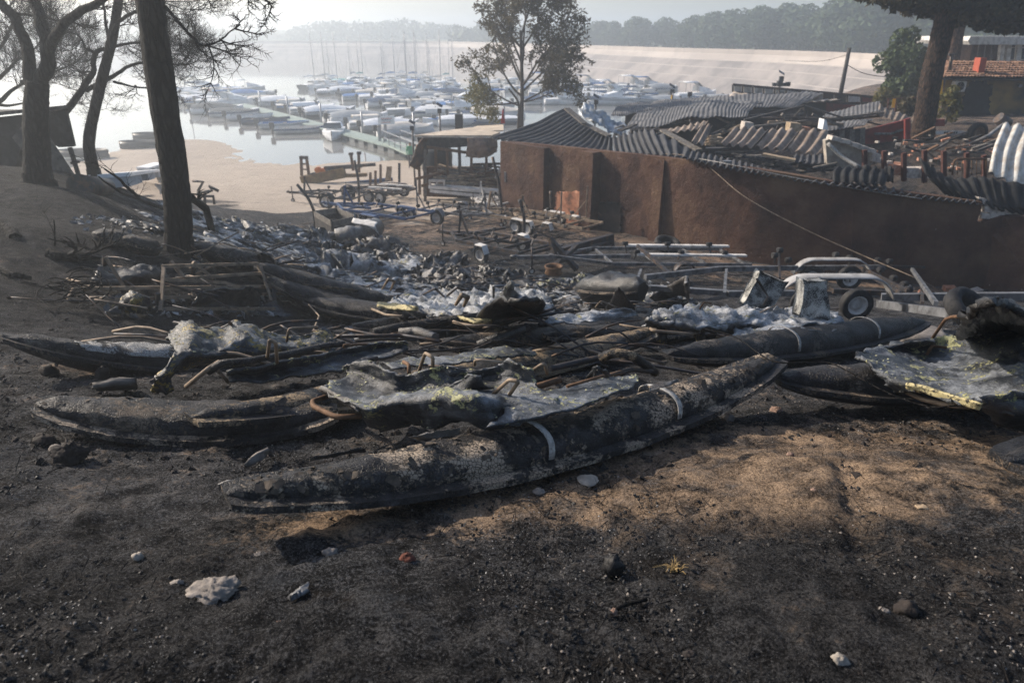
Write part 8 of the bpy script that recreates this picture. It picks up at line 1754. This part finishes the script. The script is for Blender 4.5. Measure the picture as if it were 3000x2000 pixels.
st = thing('charred_stick', 'thin charred stick lying behind a round pebble', 'stick', gph(1800, 1785)); MB().tube(curve(pix((1805, 1785, .01), (1840, 1768, .012), (1895, 1755, .01)), 8), .008, 6).build('wood', MAT['bark'], st)
gt = thing('dry_grass_tuft', 'small tuft of dry straw-coloured grass in the right foreground', 'grass tuft', gph(1970, 1690)); mb = MB(); g = random.Random(2); c = gph(1972, 1672)
for k in range(40): d = Vector((g.gauss(0, .018), g.gauss(0, .015), 0)); e = c + d * 1.2 + Vector((g.gauss(0, .02), g.gauss(0, .02), g.uniform(.01, .03))); mb.tube([c + d * .5, (c + d * .5).lerp(e, .5) + Vector((0, 0, .015)), e], [.0022, .0018, .0008], 3, False)
mb.build('blades', MAT['straw'], gt)
wr = MB(); wr.tube(curve(pix((2050, 960, .42), (2150, 985, .40), (2230, 1040, .42), (2290, 1062, .42), (2420, 1062, .40), (2480, 1085, .40), (2600, 1150, .30), (2720, 1190, .25), (2830, 1190, .28), (2900, 1235, .2), (3010, 1272, .2)), 70), .0055, 6); solo(wr, 'wire', MAT['bark'], 'thin dark wire looping across the right-hand pedal boats', 'wire')
wr = MB(); wr.tube(curve(pix((1180, 905, .5), (1250, 945, .42), (1340, 945, .42), (1430, 995, .35), (1560, 1010, .3), (1680, 1025, .35)), 50), .0055, 6); solo(wr, 'wire', MAT['bark'], 'thin dark wire trailing over the middle pedal boats', 'wire')
# bricks at the wall foot, right
for k, (u, v) in enumerate(((2782, 845), (2860, 852), (2700, 862), (2660, 842), (2745, 868))):
    p = gph(u, v, .06); mb = MB(); mb.box(p, .34, .2, .12, Matrix.Rotation(.5 * k, 3, 'Z') @ Matrix.Rotation(.2, 3, 'X')); o = solo(mb, 'loose_brick', MAT['brick' if k % 2 == 0 else 'block'], '%s loose brick from the left along the wall foot at right' % ORD[[3, 4, 1, 0, 2][k]], 'brick', 'loose bricks at the wall foot')
tr = thing('stone_slab', 'grey stone slab lying between the two right-hand pedal boats', 'slab', gph(2700, 1000)); sheet(tr, 'slab_face', [[(2655, 972, .12), (2700, 950, .2), (2760, 968, .16)], [(2640, 1000, .08), (2700, 985, .12), (2770, 990, .1)], [(2640, 1012, .02), (2700, 1008, .03), (2760, 1005, .02)]], 'stone', sub=7, amp=.01, thick=.05, seed=5)
# ash flecks, charcoal bits and burnt needles
def litter(name, n, y0, y1, s0, s1, mat, label, seed, kind='flat', clump=.0):
    g = np.random.default_rng(seed); r = g.random(n); y = y0 * (y1 / y0) ** r; x = (g.random(n) * 2 - 1) * (y * .86 + .3)
    if clump:
        keep = np.array([mn.fractal((a * .9, b * .9, seed), .6, 2.1, 3) > clump for a, b in zip(x, y)]); x, y = x[keep], y[keep]; n = len(x)
    z = Hn(x, y); V = []; F = []
    for i in range(n):
        s = g.uniform(s0, s1); a = g.uniform(0, 6.28); dz = .028 * mn.fractal((x[i] * 1.3, y[i] * 1.3, 0), .7, 2.1, 3) + .020 * min(1, 9 / y[i]) * mn.fractal((x[i] * 6, y[i] * 6, 3.1), .5, 2.2, 3)
        c = Vector((x[i], y[i], z[i] + dz + .006)); t = Vector((math.cos(a), math.sin(a), g.normal() * .3)); b = Vector((-math.sin(a), math.cos(a), g.normal() * .3)); k = len(V)
        if kind == 'flat': V += [c - t * s, c - b * s * .6, c + t * s * .8, c + b * s * .7]; F.append((k, k + 1, k + 2, k + 3))
        elif kind == 'needle': V += [c - t * s * 5 - b * .0012, c - t * s * 5 + b * .0012, c + t * s * 5 + b * .0012 + Vector((0, 0, .004)), c + t * s * 5 - b * .0012]; F.append((k, k + 1, k + 2, k + 3))
        else:
            j = lambda: g.uniform(.6, 1.25) * s
            h = Vector((0, 0, 1)); V += [c - t * j() + h * s * .1, c - b * j() * .8 + h * s * .15, c + t * j() + h * s * .05, c + b * j() * .8, c + h * s * g.uniform(.45, .75) + t * s * .45, c + h * s * g.uniform(.45, .8) - t * s * .4 + b * s * .2, c + h * s * g.uniform(.4, .7) - b * s * .35]
            F += [(k, k + 1, k + 6, k + 5), (k + 1, k + 2, k + 4, k + 6), (k + 2, k + 3, k + 4), (k + 3, k, k + 5), (k + 4, k + 3, k + 5), (k + 4, k + 5, k + 6)]
    mb = MB(); mb.v = [tuple(v) for v in V]; mb.f = F; mb.sm = [False] * len(F); return mb.build(name, MAT[mat], kind='stuff', label=label)
litter('ash_flecks', 6000, 1.4, 14, .0012, .0055, 'fleck', 'tiny pale ash flecks scattered over the burnt earth', 1, 'flat', -.05)
litter('charcoal_bits', 7000, 1.4, 14, .004, .016, 'coal', 'small charcoal crumbs over the burnt earth', 2, 'bit'); litter('grit', 2500, 1.4, 10, .003, .009, 'stone', 'fine gravel over the burnt earth', 3, 'bit', .0)
litter('burnt_needles', 6000, 1.4, 9, .005, .013, 'twig', 'burnt pine needles over the earth', 4, 'needle')
litter('clods', 1700, 3, 26, .008, .035, 'stone_dark', 'dark clods and char over the slope', 5, 'bit', .0)
